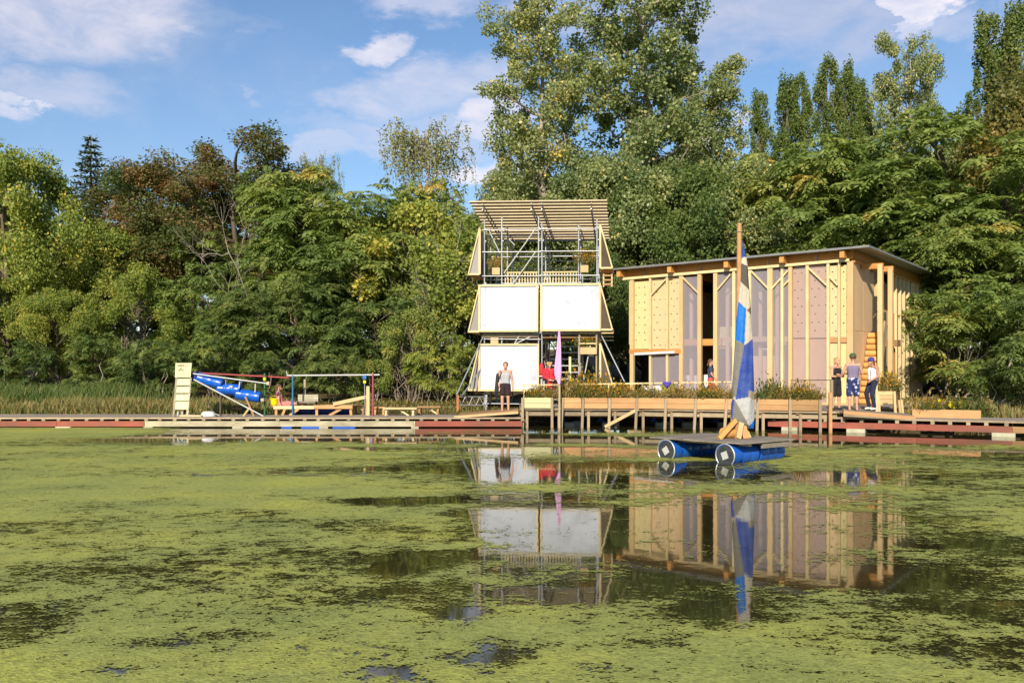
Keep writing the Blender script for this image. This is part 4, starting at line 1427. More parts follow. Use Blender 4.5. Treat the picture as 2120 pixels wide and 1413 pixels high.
# ------------------------------------------------------------------ planters with garden plants along the front edge
def garden_protos():
    out = []
    for kind in range(5):
        n = [420, 380, 460, 300, 420][kind]
        P = np.stack([RNG.normal(size=n) * 0.24, RNG.normal(size=n) * 0.09, np.abs(RNG.normal(size=n)) * 0.17 + 0.03], 1)
        P[:, 2] = np.clip(P[:, 2], 0.0, 0.55)
        P[:, 0] = np.clip(P[:, 0], -0.5, 0.5)
        d = ball(n)
        d[:, 2] += 0.6
        s = 0.085 * (0.6 + 0.8 * RNG.random(n))
        t0 = [0.25, 0.55, 0.75, 0.9, 0.40][kind]
        q1, t1 = leaf_quads(P, d, ball(n), s, s * 0.5), t0 + 0.2 * RNG.normal(size=n)
        # upright blades and stalks
        m = 90
        b = np.stack([RNG.normal(size=m) * 0.22, RNG.normal(size=m) * 0.08, np.zeros(m)], 1)
        dd = np.stack([RNG.normal(size=m) * 0.35, RNG.normal(size=m) * 0.3, np.ones(m)], 1)
        ss = 0.25 + 0.3 * RNG.random(m)
        q2, t2 = leaf_quads(b, dd, ball(m), ss, np.full(m, 0.028)), t0 + 0.2 * RNG.normal(size=m)
        fol = quad_mesh('garden_foliage%d' % kind, np.concatenate([q1, q2]), np.clip(np.concatenate([t1, t2]), 0, 1), L['garden'])
        m = [70, 110, 40, 24, 90][kind]
        b = np.stack([RNG.normal(size=m) * 0.22, RNG.normal(size=m) * 0.09 - 0.03, 0.14 + 0.34 * RNG.random(m)], 1)
        qf = leaf_quads(b, ball(m) + np.array([0, -0.3, 0.4]), ball(m), np.full(m, 0.06), np.full(m, 0.055))
        flo = quad_mesh('garden_flowers%d' % kind, qf, RNG.random(m), L['flower'])
        pth = [limb((RNG.normal() * 0.15, RNG.normal() * 0.05, -0.03), b[k], 0.006, 0.003, 4, 0.1) for k in range(18)]
        v, f = tubes_mesh(pth, 4)
        out.append((fol, flo, mesh_of('garden_stems%d' % kind, v, f, M['stem'])))
    return out


GARDEN = garden_protos()


def garden_plant(kind, loc, rz, s, label, sz=1.0, flowers=True, group=None):
    o = bpy.data.objects.new('garden_plant', None)
    COL.objects.link(o)
    o.location, o.rotation_euler, o.scale = loc, (0, 0, rz), (s, s, s * sz)
    o['label'], o['category'] = label, 'plant'
    if group:
        o['group'] = group
    for nm, me in zip(('foliage', 'flowers', 'stems'), GARDEN[kind]):
        if nm == 'flowers' and not flowers:
            continue
        c = bpy.data.objects.new(nm, me)
        COL.objects.link(c)
        c.parent = o
        c['kind'] = 'stuff'
    return o


PL = [(1080, 1145, 'planter_pale'), (1163, 1205, 'planter_wood'), (1205, 1260, 'planter_wood'), (1260, 1317, 'planter_wood'), (1317, 1377, 'planter_wood'), (1377, 1439, 'planter_wood'),
      (1439, 1503, 'planter_wood'), (1503, 1567, 'planter_wood'), (1567, 1634, 'planter_wood'), (1634, 1700, 'brown_wood')]
ORD = ['greenish planter box at the left end of the deck', 'short wooden planter box right of the pink banner', 'wooden planter box third from the left end of the deck', 'wooden planter box fourth from the left, over the slanting brace',
       'wooden planter box in front of the green and blue cloth', 'wooden planter box right of the green and blue cloth', 'wooden planter box in front of the pavilion doorway', 'wooden planter box left of the sail',
       'wooden planter box right of the sail', 'dark-fronted planter box at the right end of the row']
PLAB = ['tuft of orange-yellow plants left of the pink banner', 'tall grassy plants right of the pink banner', 'orange-flowering plants before the tower base', 'orange-brown plants below the raking pole', 'green plant before the open window of the pavilion',
        'brownish dry plants right of the green and blue cloth', 'bushy plant before the pavilion doorway', 'pale plants just left of the sail', 'tall pale green plants just right of the sail', 'bushy plants at the right end of the planter row']
for i, (a, b, mt) in enumerate(PL):
    pa, pb = [], []
    for px, res in ((a + 2, pa), (b - 2, pb)):
        x = xat(px, 33.3)
        for _ in range(4):
            x = xat(px, edge_y(x) - 0.12)
        res.append(Vector((x, edge_y(x) - 0.12, 0)))
    p, q = pa[0], pb[0]
    d = (q - p).normalized()
    bk = Vector((-d.y, d.x, 0))
    up = Vector((0, 0, 1))
    T = Thing('planter_box', ORD[i], 'planter', (p + q) / 2 + up * DZ, group='planter boxes along the deck edge')
    m_ = M[mt]
    for z in (0.735, 0.915):
        T.bar('front_board', p + up * z, q + up * z, 0.03, 0.172, m_)
        T.bar('back_board', p + bk * 0.4 + up * z, q + bk * 0.4 + up * z, 0.03, 0.172, m_)
    for e, sg in ((p, 1), (q, -1)):
        T.bar('end_board', e + d * 0.017 * sg + bk * 0.02 + up * 0.825, e + d * 0.017 * sg + bk * 0.38 + up * 0.825, 0.03, 0.345, m_)
    T.bar('soil', p + d * 0.035 + bk * 0.2 + up * 0.95, q - d * 0.035 + bk * 0.2 + up * 0.95, 0.36, 0.05, M['soil'])
    lean = random.uniform(-0.10, 0.02)
    T.bar('leg', p - bk * 0.06 + up * 1.0, p - bk * 0.10 + d * lean + up * -0.45, 0.085, 0.06, M['post_grey'], up=(0, 1, 0))
    if i in (0, 9):
        T.bar('leg', q - bk * 0.06 + up * 1.0, q - bk * 0.10 + d * lean + up * -0.45, 0.085, 0.06, M['post_grey'], up=(0, 1, 0))
    c = (p + q) / 2 + bk * 0.2 + up * 0.96
    tall = {1: 1.5, 7: 0.95, 8: 1.55, 9: 1.25, 4: 1.0}.get(i, 1.1)
    garden_plant([1, 3, 1, 1, 0, 2, 4, 2, 0, 4][i], c + d * random.uniform(-0.15, -0.05), random.uniform(-0.4, 0.4), 1.0 if i else 0.8, PLAB[i], tall, flowers=i not in (8,))
    garden_plant([2, 0, 4, 2, 3, 3, 1, 3, 3, 2][i], c + d * 0.22, 2.9 + random.uniform(-0.4, 0.4), 0.85, 'smaller clump right of the ' + PLAB[i], tall * 0.85)

TRL = Thing('deck_railing', 'thin pale wooden handrail behind the planters', 'railing', (4, 33.6, DZ))


def rail_pt(px, py, off=0.3):
    x = xat(px, 33.3)
    for _ in range(4):
        x = xat(px, edge_y(x) + off)
    Y = edge_y(x) + off
    return Vector((x, Y, CZ - (py - HY) * Y / F))


rp = [rail_pt(1078, 797), rail_pt(1260, 794), rail_pt(1330, 793), rail_pt(1440, 791), rail_pt(1515, 790)]
for a_, b_ in zip(rp[:-1], rp[1:]):
    TRL.bar('rail', a_, b_, 0.04, 0.045, M['pine_pale'])
for px in (1085, 1260, 1272, 1330, 1412, 1512, 1330):
    e = rail_pt(px, 793)
    TRL.bar('post', (e.x, e.y + 0.03, DZ), (e.x, e.y + 0.03, e.z - 0.02), 0.045, 0.045, M['pine_pale'])
for (a_, b_) in (((1349, 812), (1366, 826)), ((1439, 818), (1447, 808)), ((1491, 808), (1500, 818))):
    TRL.bar('prop', rail_pt(*a_, 0.25), rail_pt(*b_, 0.25), 0.045, 0.045, M['pine_pale'])
TRB = Thing('cable_railing', 'dark wire handrail in front of the plywood wall', 'railing', (9, 32.5, DZ))
TRB.tube('rail', rail_pt(1637, 787), rail_pt(1722, 786), 0.014, M['dark_wood'])
TRB.bar('post', rail_pt(1722, 786) + Vector((0, 0, -0.9)), rail_pt(1722, 786), 0.07, 0.07, M['post_grey'])
TRB.bar('post', rail_pt(1640, 787) + Vector((0, 0, -0.9)), rail_pt(1640, 787), 0.04, 0.04, M['post_grey'])
# the two posts standing in the water at the end of the deck
TPP = Thing('mooring_post', 'tall square mooring post at the right end of the planters', 'post', on_water(1719, 896))
TPP.bar('post', on_water(1719, 896) + Vector((0, 0, -0.5)), at(1719, 812, on_water(1719, 896).y), 0.09, 0.09, M['planter_wood'])

# right-hand planter box on the deck and the long low one on the walkway
b0 = at(1812, 850, 32.2)
T = Thing('planter_box', 'square planter box on legs right of the three people', 'planter', (b0.x + 0.5, b0.y + 0.2, DZ))
u, v_ = Vector((0.93, 0.05, 0)), Vector((0.5, 0.85, 0))
o = Vector((b0.x + 0.08, b0.y, 0))
for z in (0.93, 1.06, 1.19):
    T.bar('front_board', o + Vector((0, 0, z)), o + u * 0.95 * 0.55 + Vector((0, 0, z)), 0.03, 0.122, M['pine'])
    T.bar('side_board', o + u * 0.55 + Vector((0, 0, z)), o + u * 0.55 + v_ * 1.25 + Vector((0, 0, z)), 0.03, 0.122, M['brown_wood'])
    T.bar('back_board', o + v_ * 1.2 + Vector((0, 0, z)), o + v_ * 1.2 + u * 0.5 + Vector((0, 0, z)), 0.03, 0.122, M['brown_wood'])
    T.bar('side_board', o - u * 0.02 + Vector((0, 0, z)), o - u * 0.02 + v_ * 1.2 + Vector((0, 0, z)), 0.03, 0.122, M['brown_wood'])
T.mesh('soil', [o + Vector((0, 0.03, 1.2)), o + u * 0.5 + Vector((0, 0.03, 1.2)), o + u * 0.5 + v_ * 1.2 + Vector((0, 0, 1.2)), o + v_ * 1.2 + Vector((0, 0, 1.2))], [(0, 1, 2, 3)], M['soil'])
for e in (o, o + u * 0.57):
    T.bar('leg', e + Vector((0, -0.03, 1.25)), e + Vector((0.04, -0.03, 0.5)), 0.07, 0.07, M['pine'], up=(0, 1, 0))
T.bar('leg', o + Vector((-0.07, -0.04, 1.72)), o + Vector((-0.05, -0.04, 0.5)), 0.07, 0.07, M['pine_green'], up=(0, 1, 0))
for e in (o + u * 0.55 + v_ * 0.45, o + u * 0.55 + v_ * 0.95):
    T.bar('leg', e + Vector((0.1, 0, 0.95)), e + Vector((0.16, 0, 0.42)), 0.07, 0.07, M['pine'], up=(0, 1, 0))
garden_plant(1, o + u * 0.28 + v_ * 0.35 + Vector((0, 0, 1.2)), 0.5, 1.05, 'orange-leaved plants in the square planter box', 1.25)
garden_plant(0, o + u * 0.30 + v_ * 0.85 + Vector((0, 0, 1.2)), 2.0, 0.95, 'green plants at the back of the square planter box', 0.95)

wd = (Vector((*RB, 0)) - Vector((*RA, 0))).normalized()
wn = Vector((-wd.y, wd.x, 0))
lo = Vector((xat(1888, 31.2), 31.2, 0)) + wn * 0.1
T = Thing('planter_box', 'long low rusty-brown planter box standing on the right walkway', 'planter', lo + Vector((0, 0, 0.455)))
ln_ = 1.95
for off, nm in ((0, 'front_board'), (0.4, 'back_board')):
    T.bar(nm, lo + wn * off + Vector((0, 0, 0.575)), lo + wn * off + wd * ln_ + Vector((0, 0, 0.575)), 0.03, 0.24, M['planter_wood'])
for e in (0.017, ln_ - 0.017):
    T.bar('end_board', lo + wd * e + wn * 0.02 + Vector((0, 0, 0.575)), lo + wd * e + wn * 0.38 + Vector((0, 0, 0.575)), 0.03, 0.235, M['planter_wood'])
T.bar('soil', lo + wd * 0.04 + wn * 0.2 + Vector((0, 0, 0.62)), lo + wd * (ln_ - 0.04) + wn * 0.2 + Vector((0, 0, 0.62)), 0.35, 0.05, M['soil'])
garden_plant(0, lo + wd * 0.5 + wn * 0.2 + Vector((0, 0, 0.64)), 0.2, 0.8, 'thin green plants at the left end of the low rusty planter', 1.0)
# yellow flowers and wild plants behind the low planter
for px, py, Y, s, kind, lab in ((1982, 862, 33.2, 1.1, 0, 'clump of bright yellow flowers behind the low rusty planter'), (1925, 858, 34, 1.5, 3, 'tall dry pale weeds right of the square planter box'),
                                (2010, 862, 32.8, 1.5, 0, 'tall green grass tuft at the end of the low rusty planter'), (2040, 866, 33.5, 1.2, 3, 'straw-coloured weeds on the right bank'),
                                (1960, 860, 34.6, 1.3, 2, 'brown weeds behind the yellow flowers'), (2090, 868, 31.9, 1.0, 3, 'dry weeds at the right edge of the bank')):
    p = at(px, py, Y)
    g = garden_plant(kind, (p.x, Y, float(ground_z(p.x, Y))), px, s, lab, 1.2, flowers=False)
    if kind == 0 and px == 1982:
        m = 60
        bb = np.stack([RNG.normal(size=m) * 0.2, RNG.normal(size=m) * 0.1, 0.3 + 0.16 * RNG.random(m)], 1)
        c = bpy.data.objects.new('flowers', quad_mesh('yellow_flowers', leaf_quads(bb, ball(m), ball(m), np.full(m, 0.10), np.full(m, 0.09)), RNG.random(m), L['flower_yellow']))
        COL.objects.link(c)
        c.parent = g
# sleepers and boards of the low stage behind the right planters
T = Thing('slatted_stage', 'dark slatted timber stage beside the pavilion side wall', 'stage', (15.5, 37.2, 0.5))
s0, s1 = Vector((14.6, 36.0, 0)), Vector((18.4, 36.6, 0))
for i in range(5):
    T.bar('board', s0 + Vector((0.15 * i, 0.25 * i, 0.70)), s1 + Vector((0.15 * i, 0.25 * i, 0.70)), 0.2, 0.06, M['grey_wood'])
for i in range(9):
    e = s0.lerp(s1, (i + 0.3) / 9.3)
    T.bar('sleeper', e + Vector((0, -0.15, 0.56)), e + Vector((0.6, 1.1, 0.56)), 0.12, 0.2, M['joist'])

# ------------------------------------------------------------------ scaffold tower
TA, TB = Vector((xat(1003, 38.8), 38.8, 0)), Vector((xat(1236, 38.3), 38.3, 0))
trz = math.atan2(TB.y - TA.y, TB.x - TA.x)
TW = (TB - TA).length
GT = 0.25
T = Thing('scaffold_tower', 'scaffold tower with white fabric screens, timber wings and a slatted roof', 'tower', TA, trz, local=True)


def tx(px):
    """Photo column to the tower's own x along its front."""
    k = (px - HX) / F
    d = (TB - TA) / TW
    return (k * TA.y - TA.x) / (d.x - k * d.y)


def tz(py, Y=38.5):
    return CZ - (py - HY) * Y / F


XS = [0.0, tx(1039), tx(1115), tx(1122), tx(1198), TW]
TDp = 3.6
GA = M['galv']
for yi, y in enumerate((0.0, 1.8, TDp)):
    for xi, x in enumerate(XS):
        if yi == 1 and xi in (2,):
            continue
        top = [tz(452), tz(449), tz(446), tz(462), tz(466), tz(456)][xi] - 0.10 * yi - (0.25 if yi == 2 else 0)
        T.tube('standard', (x, y, GT), (x, y, top), 0.030, GA)
        T.box('base_plate', (x, y, GT + 0.02), (0.16, 0.16, 0.03), GA)
LEV = [GT + 0.35, tz(808), tz(701), tz(688), tz(588), tz(570), tz(520), tz(474)]
for y in (0.0, 1.8, TDp):
    for li, z in enumerate(LEV):
        for k0, k1 in ((0, 2), (3, 5)):
            if y == 0 and li in (1, 2) and k0 == 3:
                continue
            T.tube('ledger', (XS[k0] - 0.08, y - 0.05, z), (XS[k1] + 0.08, y - 0.05, z - 0.02), 0.024, GA)
for x in XS:
    for z in (tz(808), tz(690), tz(588), tz(500), tz(474)):
        T.tube('transom', (x + 0.05, -0.05, z + 0.05), (x + 0.05, TDp + 0.1, z + 0.05), 0.024, GA)
# upper guard rails at the back
for z in (tz(500), tz(508), tz(537)):
    T.tube('guard_rail', (XS[1], TDp - 0.1, z), (XS[4], TDp - 0.1, z), 0.022, M['white_pipe'])
# diagonals
for (a, b, y) in (((1111, 471), (1045, 563), -0.08), ((1111, 519), (1061, 589), -0.08), ((1070, 592), (1000, 690), 1.9), ((1112, 690), (1062, 714), -0.08), ((1078, 690), (1064, 714), -0.08),
                  ((1198, 592), (1236, 690), 1.9), ((1006, 690), (1040, 590), 3.5), ((1122, 700), (1196, 820), 3.6), ((1010, 474), (1032, 520), 0.5), ((1040, 480), (1060, 500), 1.0), ((1222, 715), (1206, 800), -0.06)):
    T.tube('brace', (tx(a[0]), y, tz(a[1])), (tx(b[0]), y, tz(b[1])), 0.023, M['white_pipe'])
# raking shores
for (a, b, yb) in (((1003, 690), (945, 818), -1.5), ((1003, 752), (957, 818), -1.3), ((1243, 690), (1293, 790), -1.2), ((1005, 688), (985, 815), 5.0)):
    pa, pb = Vector((tx(a[0]), 0, tz(a[1]))), None
    w = at(b[0], b[1], 38.5 + yb)
    pb = T.inv @ w
    T.tube('raking_shore', pa, pb, 0.026, GA)
# lattice beams at the foot, left
w0, w1 = T.inv @ at(948, 821, 37.6), T.inv @ at(1008, 821, 38.0)
for dz in (0, -0.32):
    T.tube('lattice_chord', w0 + Vector((0, 0, dz)), w1 + Vector((0, 0, dz)), 0.02, GA)
for i in range(8):
    a = w0.lerp(w1, i / 8)
    b = w0.lerp(w1, (i + 1) / 8)
    T.tube('lattice_web', a + Vector((0, 0, -0.32 * (i % 2))), b + Vector((0, 0, -0.32 * ((i + 1) % 2))), 0.013, GA)
T.bar('foot_post', T.inv @ at(948, 817, 37.6), T.inv @ at(948, 858, 37.6), 0.09, 0.09, M['rust_post'], up=(0, 1, 0))
T.bar('foot_post', T.inv @ at(1007, 817, 38.2), T.inv @ at(1007, 855, 38.2), 0.07, 0.07, GA, up=(0, 1, 0))
# floors
for z, w in ((tz(698), 0.05), (tz(590) - 0.05, 0.05), (tz(808), 0.05)):
    for i in range(10):
        y = 0.15 + i * 0.35
        for k0, k1 in ((0, 2), (3, 5)):
            if z > tz(600) and k0 == 0 and 3 < i < 8:
                continue
            T.bar('scaffold_board', (XS[k0], y, z), (XS[k1], y, z), 0.32, w, M['brown_wood'])
T.bar('deck_beam', (XS[0] - 0.1, -0.05, tz(694)), (XS[2], -0.05, tz(694)), 0.08, 0.12, M['post_grey'])
T.bar('deck_beam', (XS[3], -0.02, tz(689)), (XS[5] + 0.1, -0.02, tz(689)), 0.08, 0.10, M['post_grey'])


# framed fabric screens
def screen(x0, x1, z0, z1, y, tilt=0.0):
    fb = 0.075
    yb = lambda z: y - tilt * (z1 - z)
    n, m = 14, 10
    V, Fc = [], []
    for j in range(m + 1):
        for i in range(n + 1):
            u, v = i / n, j / m
            bulge = 0.025 * math.sin(math.pi * u) * math.sin(math.pi * v) + random.uniform(-0.006, 0.006)
            z = z0 + (z1 - z0) * v
            V.append((x0 + (x1 - x0) * u, yb(z) + bulge, z))
    for j in range(m):
        for i in range(n):
            a = j * (n + 1) + i
            Fc.append((a, a + 1, a + n + 2, a + n + 1))
    fr = T.mesh('fabric_screen', V, Fc, M['silver_fabric'], True)
    for (p, q) in (((x0, yb(z0), z0), (x1, yb(z0), z0)), ((x0, yb(z1), z1), (x1, yb(z1), z1))):
        T.bar('frame_bar', (p[0], p[1] - 0.03, p[2]), (q[0], q[1] - 0.03, q[2]), 0.05, fb, M['pine_green'], parent=fr)
    for x in (x0 + fb / 2, x1 - fb / 2):
        T.bar('frame_bar', (x, yb(z0) - 0.028, z0 + fb / 2), (x, yb(z1) - 0.028, z1 - fb / 2), fb, 0.05, M['pine_pale'], up=(0, 1, 0), parent=fr)


screen(tx(993), tx(1116), tz(685), tz(591), -0.28, 0.04)
screen(tx(1120), tx(1244), tz(684), tz(590), -0.28, 0.04)
screen(tx(993), tx(1117.5), tz(807), tz(713), -0.28, 0.04)


# wings: triangular-ended awnings on both sides
def wing(xi, xo, zt, zb, front=True, fill='wing_fabric', boards=False):
    sg = 1 if xo > xi else -1
    for y in (-0.22, TDp * 0.55):
        c = T.mesh('wing_end', [(xi, y, zt), (xo, y, zb), (xi, y, zb)], [(0, 1, 2)], M[fill])
        if y < 0:
            T.bar('frame_bar', (xi, y - 0.03, zb), (xi, y - 0.03, zt), 0.05, 0.08, M['pine_pale'], up=(1, 0, 0), parent=c)
            T.bar('frame_bar', (xi, y - 0.035, zt + 0.03), (xo, y - 0.035, zb), 0.05, 0.08, M['pine_green'], up=(0, 1, 0), parent=c)
            T.bar('frame_bar', (xi, y - 0.032, zb), (xo, y - 0.032, zb), 0.05, 0.07, M['pine_pale'], parent=c)
    p = T.mesh('wing_panel', [(xi + 0.02 * sg, -0.2, zt), (xo, -0.2, zb), (xo, TDp * 0.55, zb), (xi + 0.02 * sg, TDp * 0.55, zt)], [(0, 1, 2, 3)], M['silver_fabric'])
    T.bar('frame_bar', (xo, -0.22, zb), (xo, TDp * 0.55, zb), 0.06, 0.08, M['pine_pale'], parent=p)
    if boards:
        for k in range(3):
            T.bar('shelf_slat', (xi, -0.1 + 0.5 * k, zb - 0.12 - 0.13 * k), (xo + 0.04 * sg, -0.1 + 0.5 * k, zb - 0.12 - 0.13 * k), 0.1, 0.05, M['pine'])
    else:
        T.bar('wing_floor', (xi, 0.6, zb - 0.10), (xo, 0.6, zb - 0.02), 1.4, 0.05, M['glulam'])


for (zt, zb) in ((473, 567), (592, 686), (714, 807)):
    wing(tx(995), tx(972), tz(zt), tz(zb))
for (zt, zb, bd) in ((470, 557, False), (592, 683, True), (712, 795, False)):
    wing(tx(1243), tx(1268), tz(zt), tz(zb), fill='dark_wood' if True else 'wing_fabric', boards=bd)
for k in range(3):
    z = tz(573 + 9 * k)
    T.bar('shelf_slat', (tx(1249), -0.15, z), (tx(1267), -0.15, z), 0.5, 0.05, M['planter_wood'])
for x in (tx(1250), tx(1267)):
    T.bar('shelf_leg', (x, -0.35, tz(596)), (x, -0.35, tz(570)), 0.05, 0.05, M['pine_pale'], up=(0, 1, 0))
# slatted roof, front edge high
fl, fr_ = Vector((tx(977), -0.75, tz(419, 38.1))), Vector((tx(1258), -0.75, tz(417, 37.6)))
bl, br = T.inv @ at(1021, 496, 42.4), T.inv @ at(1262, 494, 41.9)
NS = 14
for i in range(NS):
    t = i / (NS - 1)
    a, b = fl.lerp(bl, t), fr_.lerp(br, t)
    T.bar('roof_slat', a + Vector((random.uniform(-.03, .03), 0, 0)), b + Vector((random.uniform(-.03, .03), 0, 0)), 0.19, 0.045, M['slat_wood'], up=(b - a).cross(bl - fl))
for t in (0.10, 0.455, 0.53, 0.885):
    a, b = fl.lerp(fr_, t) + Vector((0, 0, -0.06)), bl.lerp(br, t) + Vector((0, 0, -0.06))
    for dz in (0, -0.22):
        T.tube('rafter_chord', a + Vector((0, 0, dz)), b + Vector((0, 0, dz)), 0.022, GA)
    for k in range(12):
        p, q = a.lerp(b, k / 12), a.lerp(b, (k + 1) / 12)
        T.tube('rafter_web', p + Vector((0, 0, -0.22 * (k % 2))), q + Vector((0, 0, -0.22 * ((k + 1) % 2))), 0.012, GA)
# balustrade of the upper platform
zb0, zb1 = tz(589), tz(563)
for (a, b) in ((1043, 1113), (1124, 1196)):
    T.bar('handrail', (tx(a), 0.03, zb1), (tx(b), 0.03, zb1), 0.06, 0.055, M['pine_green'])
    T.bar('bottom_rail', (tx(a), 0.03, zb0 + 0.06), (tx(b), 0.03, zb0 + 0.06), 0.05, 0.05, M['white_pipe'])
    n = int((b - a) / 5.6)
    for i in range(n):
        x = tx(a + 3 + (b - a - 6) * i / (n - 1))
        T.bar('baluster', (x, 0.03, zb0), (x, 0.03, zb1), 0.038, 0.03, M['pine_pale'], up=(0, 1, 0))
# back balustrade
for i in range(22):
    x = XS[1] + (XS[4] - XS[1]) * i / 21
    T.tube('baluster', (x, TDp - 0.1, zb0), (x, TDp - 0.1, zb1), 0.012, M['white_pipe'])
# stair flights inside, right half
for fl_ in range(2):
    z0 = (GT + 0.5, tz(690))[fl_]
    z1 = (tz(700), tz(588))[fl_]
    n = 10
    sgn = 1 if fl_ == 0 else -1
    for i in range(n):
        t = i / (n - 1)
        y = 0.7 + 2.3 * (t if sgn > 0 else 1 - t)
        st = T.box('stair_tread', ((XS[3] + XS[4]) / 2 + 0.05, y, z0 + (z1 - z0) * t), (XS[4] - XS[3] - 0.12, 0.24, 0.045), GA)
    for x in (XS[3] + 0.06, XS[4] - 0.02):
        ya, yb = (0.65, 3.05) if sgn > 0 else (3.05, 0.65)
        T.bar('stair_stringer', (x, ya, z0 - 0.05), (x, yb, z1 - 0.05), 0.04, 0.16, GA)
T.bar('stair_post', (tx(1179), 0.35, GT), (tx(1179), 0.35, tz(738)), 0.09, 0.06, M['pine_pale'], up=(0, 1, 0))
# window-like frame with the hanging board, lower right
for z in (tz(689), tz(711)):
    T.bar('side_frame_bar', (tx(1200), -0.12, z), (tx(1235), -0.12, z), 0.05, 0.05, M['pine_pale'])
for px in (1200, 1235):
    T.bar('side_frame_bar', (tx(px), -0.12, tz(800)), (tx(px), -0.12, tz(684)), 0.055, 0.05, M['post_grey'], up=(0, 1, 0))
T.bar('hanging_board', (tx(1202), -0.16, tz(726)), (tx(1236), -0.16, tz(726)), 0.2, 0.26, M['pine'])
for (px, py) in ((1027, 560), (1210, 557), (1024, 705)):
    T.box('crate', (tx(px), 0.1, tz(py)), (0.30, 0.3, 0.27), M['pine'])
# small things on the tower
for px, py, lab, k, s in ((1028, 553, 'small plant in the left crate on the tower', 1, 0.7), (1212, 548, 'orange plant in the right crate on the tower', 1, 0.9), (1217, 722, 'plants hanging in the lower right frame of the tower', 4, 1.0)):
    c = T.M @ Vector((tx(px), 0.1, tz(py)))
    garden_plant(k, c, 0.3, s, lab, 1.3)
# a plant bed at the tower's foot
for px, Y, s, k, lab in ((1185, 36.4, 1.5, 3, 'tall pale grass left of the tower stair'), (1213, 36.6, 1.7, 0, 'tall green plants at the foot of the tower'), (1235, 36.3, 1.3, 4, 'yellow-green plants at the right foot of the tower'), (1282, 36.5, 1.0, 0, 'low green plants right of the tower')):
    garden_plant(k, (xat(px, Y), Y, DZ), px, s, lab, 1.5)

# ------------------------------------------------------------------ timber pavilion
HW, HD = (RC - LC).length, 10.2
hrz = math.atan2(RC.y - LC.y, RC.x - LC.x)
H = Thing('timber_pavilion', 'two-storey timber pavilion with plywood and translucent walls and a flat tin roof', 'pavilion', LC, hrz, local=True)
HX_, HY_ = Vector((math.cos(hrz), math.sin(hrz), 0)), Vector((-math.sin(hrz), math.cos(hrz), 0))


def hx(px, y=0.0):
    """Photo column to the pavilion's own x, on the plane y behind its front."""
    k = (px - HX) / F
    o = LC + HY_ * y
    return (k * o.y - o.x) / (HX_.x - k * HX_.y)


def hz(px, py, y=0.0):
    x = hx(px, y)
    Y = (LC + HX_ * x + HY_ * y).y
    return CZ - (py - HY) * Y / F


def sv(px, x=None):
    """Photo column to the pavilion's own y along its right side wall (plane x)."""
    k = (px - HX) / F
    o = LC + HX_ * (HW if x is None else x)
    return (k * o.y - o.x) / (HY_.x - k * HY_.y)


def sz(px, py, x=None):
    v = sv(px, x)
    Y = (LC + HX_ * (HW if x is None else x) + HY_ * v).y
    return CZ - (py - HY) * Y / F


ZF = DZ + 0.06
ZTL, ZTR = 5.62, 5.84           # top of the front wall, left and right
ztop = lambda x: ZTL + (ZTR - ZTL) * x / HW
PN, PP = M['pine'], M['pine_pale']
# floors
for i in range(24):
    x0 = i * HW / 24
    H.bar('floor_board', (x0 + HW / 48, 0.05, ZF - 0.03), (x0 + HW / 48, HD, ZF - 0.03), HW / 24 - 0.01, 0.05, M['brown_wood'])
for y in (0.15, 3.4, 6.8, 10.0):
    H.bar('floor_beam', (0, y, ZF - 0.17), (HW, y, ZF - 0.17), 0.14, 0.22, M['dark_wood'])
zu = 3.0
H.box('upper_floor', (HW * 0.17, HD / 2, zu), (HW * 0.33, HD - 0.4, 0.2), M['brown_wood'])
H.box('upper_floor', (HW * 0.78, HD / 2 + 0.8, zu), (HW * 0.42, HD - 2.2, 0.2), M['brown_wood'])
H.bar('floor_edge_beam', (0.1, 0.2, zu), (HW * 0.44, 0.2, zu), 0.12, 0.26, M['glulam'])
# front studs
for px, w in ((1309, .17), (1347, .09), (1382, .09), (1411, .16), (1449, .16), (1482, .16), (1520, .10), (1553, .10), (1595, .20), (1620, .10), (1637, .14), (1672, .11), (1715, .10), (1738, .07), (1761, .22)):
    x = hx(px)
    H.bar('stud', (x, 0, ZF - 0.1), (x, 0, ztop(x)), w, 0.13, PN if w > .12 else PP, up=(0, 1, 0))
H.bar('top_plate', (-0.45, -0.06, ZTL + 0.05), (HW - 0.05, -0.06, ZTR + 0.05), 0.10, 0.10, M['pine_pale'])
H.bar('bottom_plate', (0, -0.01, ZF - 0.04), (HW, -0.01, ZF - 0.04), 0.14, 0.1, M['pine'])


def fpanel(name, a, b, ya, yb, mat, y, dots=False, pat=0, yc=None):
    x0, x1 = hx(a), hx(b)
    z1 = min(hz((a + b) / 2, ya), ztop((x0 + x1) / 2) - 0.02)
    z0 = max(hz((a + b) / 2, yb), ZF)
    p = H.box(name, ((x0 + x1) / 2, y, (z0 + z1) / 2), (x1 - x0 - 0.006, 0.02, z1 - z0), mat)
    if dots:
        V, Fc = [], []
        row = 0
        z = z1 - 0.25
        while z > z0 + 0.12:
            cols = np.arange(x0 + 0.13 + (0.12 if row % 2 else 0), x1 - 0.08, 0.26 if row % 2 == 0 else 0.42)
            for cx in cols:
                b0 = len(V)
                for j in range(7):
                    aa = 2 * math.pi * j / 7
                    V.append((cx + 0.03 * math.cos(aa), y - 0.0135, z + 0.03 * math.sin(aa)))
                Fc.append(tuple(range(b0, b0 + 7)))
            row += 1
            z -= 0.31
        if V:
            H.mesh('drilled_holes', V, Fc, M['hole'], parent=p, kind='stuff')
    return p


